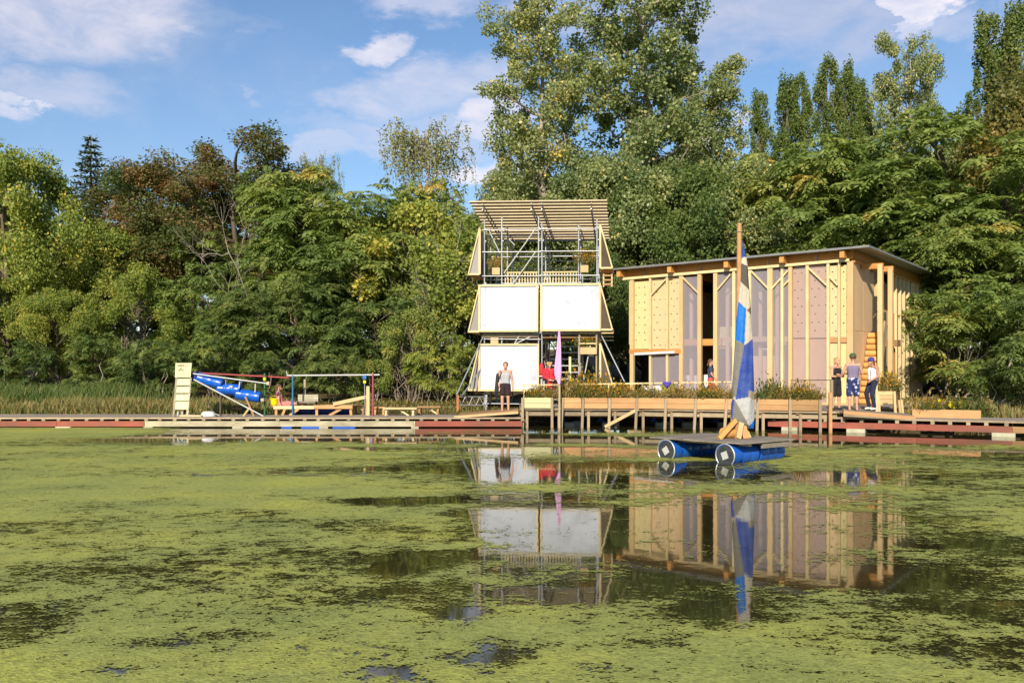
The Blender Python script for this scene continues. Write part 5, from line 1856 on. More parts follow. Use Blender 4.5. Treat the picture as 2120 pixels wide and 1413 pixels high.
fpanel('wall_panel', 1304, 1347, 582, 722, M['osb_yellow'], 0.09, True)
fpanel('wall_panel', 1347, 1382, 575, 722, M['osb_tan'], 0.09, True)
fpanel('wall_panel', 1382, 1411, 572, 722, M['osb_tan'], 0.09, True)
fpanel('header_panel', 1304, 1347, 573, 581, M['glulam'], 0.085)
H.bar('mid_rail', (hx(1304), -0.01, hz(1350, 727)), (hx(1411), -0.01, hz(1410, 727)), 0.12, 0.17, M['glulam'])
H.tube('roller_blind', (hx(1317), -0.13, hz(1317, 733)), (hx(1399), -0.13, hz(1399, 729)), 0.055, M['cloth_white'])
for a, b, ya, yb in ((1411, 1449, 572, 830), (1482, 1520, 560, 832), (1520, 1553, 560, 832), (1553, 1595, 558, 834), (1595, 1620, 556, 834), (1620, 1637, 555, 834), (1347, 1382, 735, 830), (1382, 1411, 735, 830)):
    fpanel('translucent_sheet', a, b, ya, yb, M['polycarb'], 0.05)
# plywood behind the sheets on the right, and bare at the corner
for a, b, mt in ((1637, 1672, 'plywood'), (1672, 1715, 'plywood'), (1715, 1738, 'osb_tan'), (1738, 1758, 'osb_yellow')):
    fpanel('wall_panel', a, b, 548, 699, M[mt], 0.10 if a < 1715 else 0.085, True)
    fpanel('wall_panel', a, b, 701, 836, M['plywood' if a < 1715 else mt], 0.10 if a < 1715 else 0.085)
for a, b in ((1637, 1672), (1672, 1715)):
    fpanel('translucent_sheet', a, b, 548, 836, M['polycarb_clear'], 0.05)
H.bar('mid_rail', (hx(1716), 0.04, hz(1716, 703)), (hx(1756), 0.04, hz(1756, 703)), 0.06, 0.2, M['planter_wood'])
for (a, b) in (((1347, 612), (1379, 578)), ((1414, 574), (1447, 607)), ((1484, 602), (1513, 568)), ((1555, 560), (1592, 598)), ((1598, 598), (1632, 560)), ((1675, 555), (1712, 590)), ((1718, 572), (1735, 590)), ((1622, 592), (1636, 578))):
    H.bar('knee_brace', (hx(a[0]), -0.03, hz(*a)), (hx(b[0]), -0.03, hz(*b)), 0.06, 0.075, M['pine_pale'], up=(0, 1, 0))
# doorway: inner landing
H.box('inner_panel', (hx(1466), 1.6, hz(1466, 697)), (0.75, 0.05, 0.9), M['osb_yellow'])
H.box('inner_panel', (hx(1466), 3.2, hz(1466, 640)), (0.4, 0.05, 1.1), M['osb_yellow'])
H.bar('inner_beam', (hx(1452), 1.2, hz(1452, 717)), (hx(1482), 1.2, hz(1482, 717)), 0.1, 0.12, M['glulam'])
# posts, a rail and a cupboard standing inside, dimly seen through the sheets
for px, yy in ((1432, 1.1), (1507, 0.9), (1575, 1.3), (1610, 0.8), (1540, 2.6)):
    H.bar('inner_post', (hx(px, yy), yy, ZF), (hx(px, yy), yy, ztop(hx(px)) - 0.1), 0.13, 0.13, M['pine'], up=(0, 1, 0))
H.bar('inner_rail', (hx(1484, 0.9), 0.9, zu + 0.1), (hx(1632, 0.9), 0.9, zu + 0.1), 0.1, 0.2, M['pine'])
H.box('inner_cupboard', (hx(1585, 1.6), 1.6, ZF + 0.9), (1.4, 0.5, 1.7), M['plywood'])
H.box('inner_cupboard', (hx(1428, 1.5), 1.5, ZF + 0.5), (0.8, 0.4, 0.95), M['cloth_white'])
# back and left walls (seen only through openings)
for i in range(8):
    if i in (1,):
        H.box('back_panel', ((i + 0.5) * HW / 8, HD, 4.4), (HW / 8 - 0.01, 0.03, 2.6), M['plywood'])
        continue
    H.box('back_panel', ((i + 0.5) * HW / 8, HD, (ZF + 5.6) / 2), (HW / 8 - 0.01, 0.03, 5.6 - ZF), M['plywood'])
for i in range(9):
    if i < 2:
        H.box('left_panel', (0, (i + 0.5) * HD / 9, 4.3), (0.03, HD / 9 - 0.01, 2.7), M['osb_tan'])
        continue
    H.box('left_panel', (0, (i + 0.5) * HD / 9, (ZF + 5.55) / 2), (0.03, HD / 9 - 0.01, 5.55 - ZF), M['plywood'])
# right side wall
ztop_s = lambda v: ZTR - 0.22 * v / HD
for (v0, v1, z0, z1, mt) in ((0.13, 1.40, ZF, 3.35, 'plywood'), (0.13, 1.40, 3.36, 9, 'plywood'), (1.41, 2.80, ZF, 3.35, 'plywood'), (1.41, 2.80, 3.36, 9, 'plywood'), (2.80, 4.1, ZF, 3.2, 'osb_tan'), (4.1, 5.7, ZF, 4.2, 'plywood')):
    z1 = min(z1, ztop_s((v0 + v1) / 2) - 0.02)
    H.box('wall_panel', (HW + 0.02, (v0 + v1) / 2, (z0 + z1) / 2), (0.03, v1 - v0 - 0.008, z1 - z0), M[mt])
for px, w, mt in ((1812, .16, PN), (1851, .09, PP), (1860, .07, PP), (1868, .07, PP), (1877, .2, M['pine_green']), (1886, .07, PP), (1892, .07, PP), (1897, .07, PP), (1903, .12, PP)):
    v = sv(px)
    H.bar('stud', (HW + 0.05, v, ZF - 0.1), (HW + 0.05, v, ztop_s(v)), w, 0.13, mt, up=(1, 0, 0))
for a, b in ((1851, 1860), (1860, 1868), (1868, 1877), (1877, 1886), (1886, 1897), (1897, 1904)):
    v0, v1 = sv(a), sv(b)
    H.box('translucent_sheet', (HW + 0.0, (v0 + v1) / 2, (ZF + ztop_s(v0)) / 2), (0.012, v1 - v0 - 0.01, ztop_s(v0) - ZF), M['polycarb'])
H.box('inner_partition', (HW - 0.5, 8.0, 3.2), (0.03, 4.2, 4.6), M['plywood'])
H.bar('side_plate', (HW + 0.03, 0.12, ZTR + 0.03), (HW + 0.03, HD, ztop_s(HD) + 0.03), 0.14, 0.1, M['glulam'])
# outer posts carrying the side beam
xo = HW + 0.75
for px in (1823, 1844):
    v = sv(px, xo)
    H.bar('outer_post', (xo, v, ZF - 0.1), (xo, v, 5.78), 0.17, 0.17, PN, up=(1, 0, 0))
H.bar('outrigger', (HW + 0.06, sv(1823, xo), 5.72), (xo + 0.1, sv(1823, xo), 5.72), 0.14, 0.2, M['glulam'])
H.bar('outrigger', (HW + 0.06, sv(1844, xo), 5.72), (xo + 0.1, sv(1844, xo), 5.72), 0.14, 0.2, M['glulam'])
H.box('side_shelf', (xo, sv(1844, xo) + 0.2, sz(1844, 710, xo)), (0.5, 0.5, 0.25), M['brown_wood'])
H.bar('side_strut', (xo, sv(1850, xo), ZF), (xo, sv(1850, xo), sz(1848, 720, xo)), 0.14, 0.1, M['glulam'], up=(1, 0, 0))
# steep log stair along the side
n = 12
for i in range(n):
    t = i / (n - 1)
    z = ZF + 0.05 + t * 2.45
    v = 0.75 + t * 1.15
    H.tube('log_step', (HW + 0.08, v, z), (HW + 0.66, v, z), 0.115, M['larch_log'])
for x in (HW + 0.70,):
    H.bar('stringer', (x, 0.55, ZF), (x, 1.95, ZF + 2.95), 0.05, 0.42, M['post_grey'])
H.box('stair_notice', (HW + 0.38, 1.95, sz(1808, 704, HW + 0.3)), (0.36, 0.03, 0.2), M['paper'])
H.bar('stair_rope', (HW + 0.45, 1.2, sz(1800, 660)), (HW + 0.5, 2.4, sz(1812, 625)), 0.03, 0.03, M['stem'])
# glulam edge beam, rafters and roof
H.bar('edge_beam', (-0.35, 0.12, ZTL + 0.27), (HW + 0.05, 0.12, ZTR + 0.27), 0.18, 0.34, M['glulam'])
H.bar('edge_beam', (HW - 0.02, 0.25, ZTR + 0.26), (HW - 0.02, HD, ztop_s(HD) + 0.26), 0.16, 0.30, M['glulam'])
rz_ = lambda x, y: 6.03 + (6.28 - 6.03) * (x + 1.05) / (HW + 1.8) - 0.24 * (y + 0.5) / (HD + 0.5)
for px in (1283, 1388, 1505, 1620, 1745):
    x = hx(px, -0.3)
    H.bar('rafter', (x, -0.42, rz_(x, -0.42) - 0.17), (x, HD + 0.2, rz_(x, HD) - 0.17), 0.17, 0.26, M['glulam'])
    H.bar('rafter_shoe', (x, -0.02, ztop(x) + 0.02), (x, -0.02, ztop(x) + 0.16), 0.12, 0.1, M['galv'], up=(0, 1, 0))
for px in (1335, 1450, 1590, 1690):
    x = hx(px)
    H.bar('tie_rod', (x, -0.01, ztop(x) + 0.1), (x, -0.01, ztop(x) + 0.33), 0.025, 0.03, M['galv'], up=(0, 1, 0))
x0, x1, y0, y1 = -1.05, HW + 0.75, -0.5, HD + 0.1
nr = 170
V, Fc = [], []
for i in range(nr + 1):
    x = x0 + (x1 - x0) * i / nr
    w = 0.018 * math.sin(i * math.pi / 2)
    for y in (y0, y1):
        V += [(x, y, rz_(x, y) + w), (x, y, rz_(x, y) + w + 0.035)]
for i in range(nr):
    a = i * 4
    Fc += [(a + 1, a + 5, a + 7, a + 3), (a, a + 2, a + 6, a + 4), (a, a + 4, a + 5, a + 1), (a + 2, a + 3, a + 7, a + 6)]
Fc += [(0, 1, 3, 2), (nr * 4, nr * 4 + 2, nr * 4 + 3, nr * 4 + 1)]
rf = H.mesh('roof', V, Fc, M['roof_sheet'])
H.bar('verge_trim', (x1 + 0.012, y0, rz_(x1, y0) + 0.02), (x1 + 0.012, y1, rz_(x1, y1) + 0.02), 0.02, 0.07, M['galv'], parent=rf)
H.bar('eave_trim', (x0, y0 - 0.012, rz_(x0, y0) + 0.012), (x1, y0 - 0.012, rz_(x1, y0) + 0.012), 0.02, 0.075, M['roof_sheet'], parent=rf)

# furniture dimly seen behind the sheets
for px, Yo, lab in ((1430, 1.0, 'white stool behind the translucent sheet left of the doorway'), (1500, 1.0, 'white chair behind the translucent sheet right of the doorway')):
    x = hx(px)
    p = H.M @ Vector((x, Yo, ZF))
    S = Thing('white_chair', lab, 'chair', p, hrz, local=True)
    S.box('seat', (0, 0, 0.45), (0.45, 0.45, 0.04), M['cloth_white'])
    S.box('backrest', (0, 0.2, 0.75), (0.45, 0.03, 0.5), M['cloth_white'])
    for ax in (-.19, .19):
        for ay in (-.19, .19):
            S.tube('leg', (ax, ay, 0), (ax, ay, 0.43), 0.018, M['white_pipe'])

# ------------------------------------------------------------------ raft with mast and sail
RAX = Vector((0.75, 0.66, 0)).normalized()
RPX = Vector((RAX.y, -RAX.x, 0))
RO = Vector((xat(1379, 22.45), 22.45, 0))
T = Thing('sailing_raft', 'raft of blue barrels with a plank deck and a patchwork sail', 'raft', RO + RAX * 0.95 + RPX * 0.8)
DR = 0.245


def drum(T, name, c, ax, ln, r, mat, label_face=False, end='black_rubber'):
    """A ribbed plastic barrel from c along ax."""
    prof = [(0.0, 0.02), (r * 0.90, 0.02), (r * 0.93, 0.0), (r * 0.99, 0.015), (r, 0.05), (r * 0.985, 0.09), (r, 0.13), (r * 1.02, ln * 0.33), (r * 0.99, ln * 0.345), (r * 1.02, ln * 0.36), (r * 1.02, ln * 0.64), (r * 0.99, ln * 0.655), (r * 1.02, ln * 0.67),
            (r, ln - 0.1), (r * 0.98, ln - 0.04), (r * 0.93, ln), (r * 0.9, ln - 0.02), (0.0, ln - 0.02)]
    V, Fc = lathe(prof, 24)
    m = Vector((0, 0, 1)).rotation_difference(Vector(ax)).to_matrix().to_4x4()
    m = Matrix.Translation(Vector(c)) @ m
    d = T.add(name, mesh_of(name, [m @ Vector(v) for v in V], Fc, mat, True))
    if end:
        Vl, Fl = lathe([(0.0, -0.012), (r * 0.35, -0.012), (r * 0.37, -0.003), (r * 0.6, -0.003), (r * 0.62, -0.014), (r * 0.88, -0.014), (r * 0.9, 0.0)], 24)
        T.mesh('lid', [m @ Vector(v) for v in Vl], Fl, M[end], False, parent=d)
        Vr, Fr = lathe([(r * 0.965, -0.012), (r * 1.035, -0.012), (r * 1.045, 0.005), (r * 1.035, 0.018), (r * 0.93, 0.018)], 28)
        T.mesh('clamp_ring', [m @ Vector(v) for v in Vr], Fr, M['ring_metal'], True, parent=d)
    if label_face:
        s = r * 0.36
        a0 = label_face
        sq = [m @ Vector((s * 1.3 * math.cos(a0 + k * math.pi / 2 + math.pi / 4), s * 1.3 * math.sin(a0 + k * math.pi / 2 + math.pi / 4), -0.017)) for k in range(4)]
        T.mesh('paper_label', sq, [(0, 1, 2, 3)], M['paper'], parent=d)
    return d


for off, lab in ((0.0, 0.12), (1.62, 0.35)):
    for k in range(2):
        c = RO + RPX * off + RAX * (0.97 * k) + Vector((0, 0, 0.17))
        drum(T, 'barrel', c, RAX, 0.94, DR, M['blue_plastic'], lab if k == 0 else False, 'black_rubber' if k == 0 else None)
V = []
zd = 0.445
dc = RO + RPX * 0.81 + RAX * 0.95
fx_ = -0.18
rows = 11
for i in range(rows):
    o = RPX * (-1.28 + 2.56 * (i + 0.5) / rows)
    j = random.uniform(-0.04, 0.04)
    T.bar('deck_plank', dc + o - RAX * (0.98 + j) + Vector((0, 0, zd + random.uniform(-.004, .004))), dc + o + RAX * (1.02 + j) + Vector((0, 0, zd)), 2.56 / rows - 0.008, 0.03, M['grey_wood'])
for s in (-0.6, 0.0, 0.65):
    T.bar('cross_beam', dc + RAX * s - RPX * 1.2 + Vector((0, 0, zd - 0.05)), dc + RAX * s + RPX * 1.2 + Vector((0, 0, zd - 0.05)), 0.09, 0.06, M['pine'])
T.bar('side_beam', dc + RPX * 1.22 - RAX * 0.2 + Vector((0, 0, zd - 0.09)), dc + RPX * 1.22 + RAX * 0.9 + Vector((0, 0, zd - 0.09)), 0.05, 0.1, M['grey_wood'])
mb = at(1527, 905, 22.35)
YM = 22.35
mt = at(1531, 462, YM)
T.tube('mast', (mb.x, YM, zd), mt, 0.072, M['planter_wood'], kind='taper')
T.tube('mast_lashing', at(1531, 478, YM), at(1531, 481, YM), 0.066, M['sail_tan'])
# boards and logs that brace the mast foot
for (a, b, w, h, mt_) in (((1488, 905, 22.0), (1524, 868, 22.3), .10, .10, 'larch_log'), ((1528, 907, 21.95), (1534, 876, 22.2), .11, .09, 'pine'), ((1545, 905, 22.05), (1538, 880, 22.3), .13, .05, 'planter_wood'), ((1552, 903, 22.5), (1540, 878, 22.4), .07, .06, 'pine')):
    pa, pb = at(*a), at(*b)
    pa.z = zd + 0.02
    T.bar('mast_brace', pa, pb, w, h, M[mt_], up=(0, 1, 0))
lg0, lg1 = at(1497, 900, 22.25), at(1538, 896, 22.6)
lg0.z = lg1.z = zd + 0.13
T.tube('log', lg0, lg1, 0.125, M['larch_log'])
# sail: a furled patchwork wrapped round the mast
LEFT = [(497, 1537), (515, 1536), (532, 1535.5), (545, 1533.5), (580, 1531), (600, 1529), (624, 1526.5), (660, 1524), (703, 1521.5), (750, 1518.5), (800, 1515.5), (815, 1516), (824, 1517), (832, 1514), (850, 1512.5), (866, 1514), (878, 1524), (886, 1546)]
RIGHT = [(497, 1538), (515, 1541), (532, 1545), (545, 1547), (580, 1549.5), (600, 1551), (624, 1553), (660, 1555), (703, 1557.5), (750, 1559), (800, 1561), (824, 1561.5), (850, 1562), (866, 1561.5), (878, 1561), (886, 1560)]
POLY = [
    ('sail_navy', [(1520, 480), (1570, 480), (1570, 530), (1520, 535)]),
    ('sail_dark', [(1530, 543), (1548, 552), (1552, 603), (1529, 580)]),
    ('sail_white', [(1520, 583), (1533, 590), (1531, 626), (1520, 620)]),
    ('sail_blue', [(1515, 620), (1527, 624), (1543, 640), (1538.5, 713), (1515, 700)]),
    ('sail_brown', [(1544, 642), (1556, 632), (1558, 657)]),
    ('sail_navy', [(1538, 715), (1562, 697), (1566, 812), (1547, 807), (1545, 821), (1521, 826), (1529, 765)]),
    ('sail_grey', [(1510, 698), (1538.5, 713), (1530, 765), (1523, 822), (1505, 815)]),
    ('sail_tan', [(1547, 806), (1568, 812), (1568, 830), (1545, 821)]),
    ('sail_blue', [(1570, 856), (1548, 881), (1552, 895), (1570, 895)]),
    ('sail_navy', [(1505, 826), (1519, 826), (1514, 872), (1505, 872)]),
    ('sail_white', [(1520, 826), (1545, 820), (1570, 830), (1570, 858), (1548, 882)]),
    ('sail_grey', [(1519, 826), (1549, 884), (1549, 895), (1500, 890), (1513, 866)]),
]


def inside(x, y, P):
    r = False
    for i in range(len(P)):
        (x0, y0), (x1, y1) = P[i], P[i - 1]
        if (y0 > y) != (y1 > y) and x < (x1 - x0) * (y - y0) / (y1 - y0) + x0:
            r = not r
    return r


nz, na = 260, 100
rows_ = np.linspace(498, 886, nz)
lx = np.interp(rows_, [a for a, b in LEFT], [b for a, b in LEFT])
rx_ = np.interp(rows_, [a for a, b in RIGHT], [b for a, b in RIGHT])
VV, VP = [], []
for j in range(nz):
    c, a = (lx[j] + rx_[j]) / 2, (rx_[j] - lx[j]) / 2
    for i in range(na):
        ph = 2 * math.pi * i / na
        px = c + a * math.cos(ph)
        wob = 1 + 0.16 * math.sin(3 * ph + rows_[j] * 0.02) + 0.08 * math.sin(7 * ph - rows_[j] * 0.045)
        dep = -math.sin(ph) * a / F * YM * 0.55 * wob
        p = at(px, rows_[j], YM)
        VV.append((p.x, YM + dep - 0.02, p.z))
        VP.append((px, rows_[j]))
groups = {}
for j in range(nz - 1):
    for i in range(na):
        k = (i + 1) % na
        f = (j * na + i, j * na + k, (j + 1) * na + k, (j + 1) * na + i)
        x = sum(VP[q][0] for q in f) / 4
        y = sum(VP[q][1] for q in f) / 4
        mat = 'sail_cream'
        gi = 99
        for pi, (mn, P) in enumerate(POLY):
            if inside(x, y, P):
                mat, gi = mn, pi
                break
        groups.setdefault((gi, mat), []).append(f)


def islands(fs):
    par = {}

    def find(a):
        while par.setdefault(a, a) != a:
            par[a] = par[par[a]]
            a = par[a]
        return a
    for f in fs:
        for q in f[1:]:
            par[find(q)] = find(f[0])
    out = {}
    for f in fs:
        out.setdefault(find(f[0]), []).append(f)
    return list(out.values())


groups = {(gi, mat, n): fs2 for (gi, mat), fs in groups.items() for n, fs2 in enumerate(islands(fs))}
sail = None
for (gi, mat, _n), fs in sorted(groups.items(), key=lambda e: -len(e[1])):
    us = sorted({q for f in fs for q in f})
    mp = {q: n for n, q in enumerate(us)}
    nm = 'sail' if sail is None else 'sail_patch'
    o = T.mesh(nm, [VV[q] for q in us], [tuple(mp[q] for q in f) for f in fs], M[mat], True, parent=None)
    if sail is None:
        sail = o

# ------------------------------------------------------------------ pink banner
pb = at(1157, 846, 33.0)
T = Thing('pink_banner', 'tall narrow pink pennant standing in front of the tower', 'banner', (pb.x, 33.0, 0))
T.bar('pole', (pb.x + 0.02, 33.03, -0.4), at(1158, 686, 33.03), 0.06, 0.05, M['post_grey'], up=(0, 1, 0))
pts = [(1156, 683, 1159), (1154, 705, 1160.5), (1152, 725, 1161.5), (1149.5, 745, 1162), (1147.5, 762, 1162.5), (1148, 775, 1162.3), (1152, 786, 1161.5), (1156, 795, 1160)]
V, Fc = [], []
for i, (a, y, b) in enumerate(pts):
    for k in range(7):
        q = at(a + (b - a) * k / 6, y, 33.0)
        V.append((q.x, 32.97 + 0.035 * math.sin(k * 1.9 + i * 0.5), q.z))
for i in range(len(pts) - 1):
    for k in range(6):
        a = i * 7 + k
        Fc.append((a, a + 1, a + 8, a + 7))
V2 = [(x, y + 0.012, z) for x, y, z in V]
T.mesh('cloth', V + V2, Fc + [tuple(q + len(V) for q in reversed(f)) for f in Fc], M['pink_cloth'], True)

# folded green and blue cloth on the rail
c0 = rail_pt(1383, 795, 0.1)
T = Thing('hanging_cloth', 'green and blue cloth hung over the rail like a pot', 'cloth', (c0.x, c0.y, DZ + 0.35))


def hang(name, poly, y, mat, amp=0.05):
    n = len(poly)
    V = []
    for (px, py) in poly:
        q = at(px, py, y)
        V.append((q.x, y - amp * math.cos((px - 1383) / 12.0), q.z))
    V += [(x, yy + 0.03, z) for x, yy, z in V]
    Fc = [tuple(range(n)), tuple(reversed(range(n, 2 * n)))] + [(i, (i + 1) % n + 0, (i + 1) % n + n, i + n) for i in range(n)]
    return T.mesh(name, V, Fc, M[mat])


M['cloth_olive'] = surf('cloth_olive', (0.24, 0.22, 0.04), var=0.3, rough=0.9, scale=(12, 12, 12), dirt=(0.10, 0.16, 0.04), dirt_amt=0.7)
M['cloth_cobalt'] = surf('cloth_cobalt', (0.08, 0.05, 0.42), var=0.1, rough=0.9)
hang('body_cloth', [(1371, 792), (1395, 792), (1399, 802), (1397, 812), (1390, 818), (1374, 818), (1370, 806)], c0.y, 'cloth_olive')
hang('blue_flap', [(1371, 790), (1390, 790), (1380, 804)], c0.y - 0.05, 'cloth_cobalt')
# white table with cloth behind the planters
q = at(1362, 826, 34.6)
T = Thing('covered_table', 'white cloth-covered table behind the planters', 'table', (q.x, q.y, DZ))
T.box('table_top', (q.x, q.y, DZ + 0.72), (1.1, 0.6, 0.03), M['cloth_white'])
T.box('table_cloth', (q.x, q.y - 0.29, DZ + 0.45), (1.08, 0.02, 0.5), M['cloth_white'])
for ax in (-.5, .5):
    for ay in (-.25, .25):
        T.bar('leg', (q.x + ax, q.y + ay, DZ), (q.x + ax, q.y + ay, DZ + 0.7), 0.05, 0.05, PN)

# ------------------------------------------------------------------ barrel slide on the left walkway
ZW = 0.345
T = Thing('sign_ladder', 'ladder of pale boards with a square sign board on top', 'ladder', at(376, 862, 34.0))
YS = 34.0
for a, b in (((366, 782), (359.5, 863)), ((395, 782), (388, 863))):
    pa, pb_ = at(*a, YS), at(*b, YS)
    pb_.z = ZW
    T.bar('rail', pa, pb_, 0.07, 0.06, M['cream_paint'], up=(0, 1, 0))
bd = T.mesh('sign_board', [at(363.5, 751, YS - .04), at(397, 751, YS - .04), at(394.5, 781, YS - .04), at(362, 781, YS - .04), at(363.5, 751, YS), at(397, 751, YS), at(394.5, 781, YS), at(362, 781, YS)],
            [(0, 3, 2, 1), (4, 5, 6, 7), (0, 1, 5, 4), (1, 2, 6, 5), (2, 3, 7, 6), (3, 0, 4, 7)], M['sign_board'])
for k, (y0_, y1_) in enumerate(((783.5, 797), (799.5, 813), (815.5, 829), (831, 847))):
    sh = -0.9 * k
    x0_, x1_ = 367 + sh * 1.4, 393.5 + sh * 1.2
    p = [at(x0_, y0_, YS - .01), at(x1_, y0_, YS - .01), at(x1_ - 0.8, y1_, YS - .06), at(x0_ - 0.8, y1_, YS - .06)]
    p += [v + Vector((0, 0.03, 0)) for v in p]
    T.mesh('step_board', p, [(0, 3, 2, 1), (4, 5, 6, 7), (0, 1, 5, 4), (1, 2, 6, 5), (2, 3, 7, 6), (3, 0, 4, 7)], M['sign_board'])
for px in (369, 378):
    T.bar('prop', at(px, 850, YS + .1), Vector((xat(px - 1, YS + .1), YS + .1, ZW)), 0.05, 0.05, M['white_pipe'], up=(0, 1, 0))


def stroke(a, b, w, mat):
    pa, pb_ = at(*a, YS - .046), at(*b, YS - .046)
    T.bar('lettering_stroke', pa, pb_, 0.006, w, M[mat], up=(0, 1, 0) if False else (0, 0, 1) if abs(pa.z - pb_.z) < abs(pa.x - pb_.x) else (1, 0, 0), parent=bd)


for s in (((368, 758), (369, 754)), ((369, 754), (370, 758)), ((368.4, 756.6), (369.6, 756.6)), ((371.6, 754), (372, 758)), ((372, 758), (372.8, 755)), ((372.8, 755), (373.6, 758)), ((373.6, 758), (374, 754)),
          ((375.4, 754), (375.4, 758)), ((375.4, 754), (377, 754)), ((377, 754), (377, 758)), ((375.4, 758), (377, 758)), ((379, 754), (379, 758)), ((379, 754), (381, 758)), ((381, 754), (381, 758)),
          ((384, 754), (384, 758)), ((387, 754), (387, 758)), ((387, 754), (388.6, 754)), ((387, 758), (388.6, 758))):
    stroke(*s, 0.010, 'marker')
for s in (((369, 764), (372, 767)), ((370.5, 767), (374.3, 763.5)), ((374.3, 763.5), (377.6, 767)), ((377.6, 767), (380, 764)), ((372, 761), (374, 763)), ((376, 761), (374.6, 763))):
    stroke(*s, 0.018, 'marker')
stroke((373, 771), (376, 774), 0.008, 'marker_faint')
stroke((375, 776), (381, 776), 0.008, 'marker_faint')

T = Thing('barrel_slide', 'slide of blue barrels hung between sloping poles', 'slide', at(470, 862, 34.3))
YB = 34.35
for (a, b, ln) in (((409, 781), (462, 795), 0.92), ((451, 804), (500, 807), 0.80), ((489, 815), (540, 822), 0.86)):
    pa, pb_ = at(*a, YB), at(*b, YB)
    drum(T, 'barrel', pa, (pb_ - pa).normalized(), ln, 0.19, M['blue_plastic'], False, None)
for px, py in ((478, 800), (516, 812), (440, 783)):
    q = at(px, py - 0.5, YB - 0.19)
    if px == 478:
        T.box('paper_label', (q.x, q.y - 0.012, q.z), (0.12, 0.01, 0.06), M['paper'])
T.tube('slide_pole', at(399, 773, 34.1), at(557, 794, 34.1), 0.024, M['white_pipe'])
T.box('pole_end', at(555, 793, 34.08), (0.10, 0.1, 0.12), M['cream_paint'])
T.tube('slide_pole', at(401, 785, 34.05), at(545, 861, 34.05), 0.025, M['white_pipe'])
T.tube('top_pole', at(398, 771, 34.8), at(606, 782, 34.8), 0.030, M['red_pole'])
T.tube('hanger', at(497, 784, 34.2), at(494, 813, 34.2), 0.025, M['white_pipe'])
T.tube('hanger', at(500, 785, 34.4), at(500, 808, 34.4), 0.025, M['blue_pole'])
T.tube('hanger', at(529, 790, 34.2), at(528, 812, 34.2), 0.022, M['white_pipe'])
T.tube('hanger', at(466, 780, 34.2), at(468, 797, 34.2), 0.012, GA)
T.box('barrel_head_board', at(404, 779, 34.35), (0.16, 0.4, 0.32), M['blue_deep'])
T.box('barrel_end_block', at(545, 827, 34.3), (0.10, 0.3, 0.10), M['cream_paint'])
for (a, b, mt_) in (((508, 820), (526, 862), 'brown_wood'), ((517, 843), (504, 862), 'pine'), ((428, 828), (447, 862), 'dark_wood'), ((457, 815), (456, 862), 'dark_wood')):
    pa, pb_ = at(*a, 34.1), at(*b, 34.1)
    pb_.z = ZW
    T.bar('strut', pa, pb_, 0.06, 0.06, M[mt_], up=(0, 1, 0))
T = Thing('white_basin', 'white upturned basin lying on the walkway', 'basin', at(432, 862, 34.0))
V, Fc = lathe([(0.0, 0.17), (0.12, 0.17), (0.19, 0.13), (0.22, 0.05), (0.24, 0.03), (0.24, 0.0), (0.2, 0.0)], 18)
c = at(431, 862, 34.0)
T.mesh('bowl', [(c.x + x * 1.1, 34.0 + y, ZW + z) for x, y, z in V], Fc, M['cloth_white'], True)
T.tube('rim_hoop', (c.x + 0.1, 33.9, ZW + 0.16), (c.x + 0.42, 33.9, ZW + 0.03), 0.015, M['white_pipe'])
T = Thing('loose_plank', 'pale plank lying at the foot of the sign ladder', 'plank', at(395, 862, 33.7))
T.bar('plank', Vector((xat(373, 33.7), 33.7, ZW + 0.035)), Vector((xat(418, 33.7), 33.7, ZW + 0.035)), 0.16, 0.05, M['pine_pale'])

# ------------------------------------------------------------------ play platform with coloured pipe frame
T = Thing('pipe_frame', 'frame of green, blue, pink and white pipes over the platform', 'pipe frame', at(660, 862, 34.9))
for px, top, mt_, Y in ((548, 772, 'green_pole', 34.6), (606, 776, 'blue_pole', 34.6), (772, 774, 'pink_pole', 34.4)):
    a = at(px, top, Y)
    T.tube('upright', a, (a.x, Y, ZW), 0.034, M[mt_])
T.tube('joint', at(548, 781, 34.6), at(548, 788, 34.6), 0.055, M['yellow_plastic'])
T.tube('top_pipe', at(594, 777, 34.6), at(786, 775.5, 34.6), 0.028, M['white_pipe'])
T.tube('pipe_stub', at(595, 777, 34.6), at(593, 768, 34.6), 0.02, M['white_pipe'])
T.tube('hose', at(754, 778, 34.5), at(757, 862, 34.5), 0.016, GA)
T.box('lantern', at(755, 780, 34.5), (0.13, 0.13, 0.13), M['blue_pole'])
T.box('lantern', at(755, 790, 34.5), (0.09, 0.09, 0.09), M['yellow_plastic'])

T = Thing('timber_platform', 'low timber platform with slanting legs and blue barrels beneath', 'platform', at(660, 862, 35.2))
ZP = 0.67
for i in range(9):
    y = 34.75 + i * 0.15
    T.bar('plank', (xat(562, 34.8), y, ZP - 0.02), (xat(731, 34.8), y, ZP - 0.02), 0.142, 0.04, M['pine'] if i % 3 else M['brown_wood'])
T.bar('edge_beam', (xat(566, 34.65), 34.66, ZP - 0.05), (xat(660, 34.65), 34.66, ZP - 0.05), 0.04, 0.11, M['pine_pale'])
T.bar('edge_beam', (xat(650, 34.65), 34.62, ZP - 0.03), (xat(730, 34.65), 34.62, ZP - 0.03), 0.04, 0.13, M['planter_wood'])
for a, b in (((618, 846), (600, 860)), ((706, 846), (682, 862)), ((656, 846), (656, 862)), ((572, 846), (572, 862)), ((726, 846), (727, 862)), ((590, 846), (585, 862))):
    pa, pb_ = at(*a, 34.7), at(*b, 34.7)
    pb_.z = ZW
    T.bar('leg', pa, pb_, 0.085, 0.07, M['planter_wood'], up=(0, 1, 0))
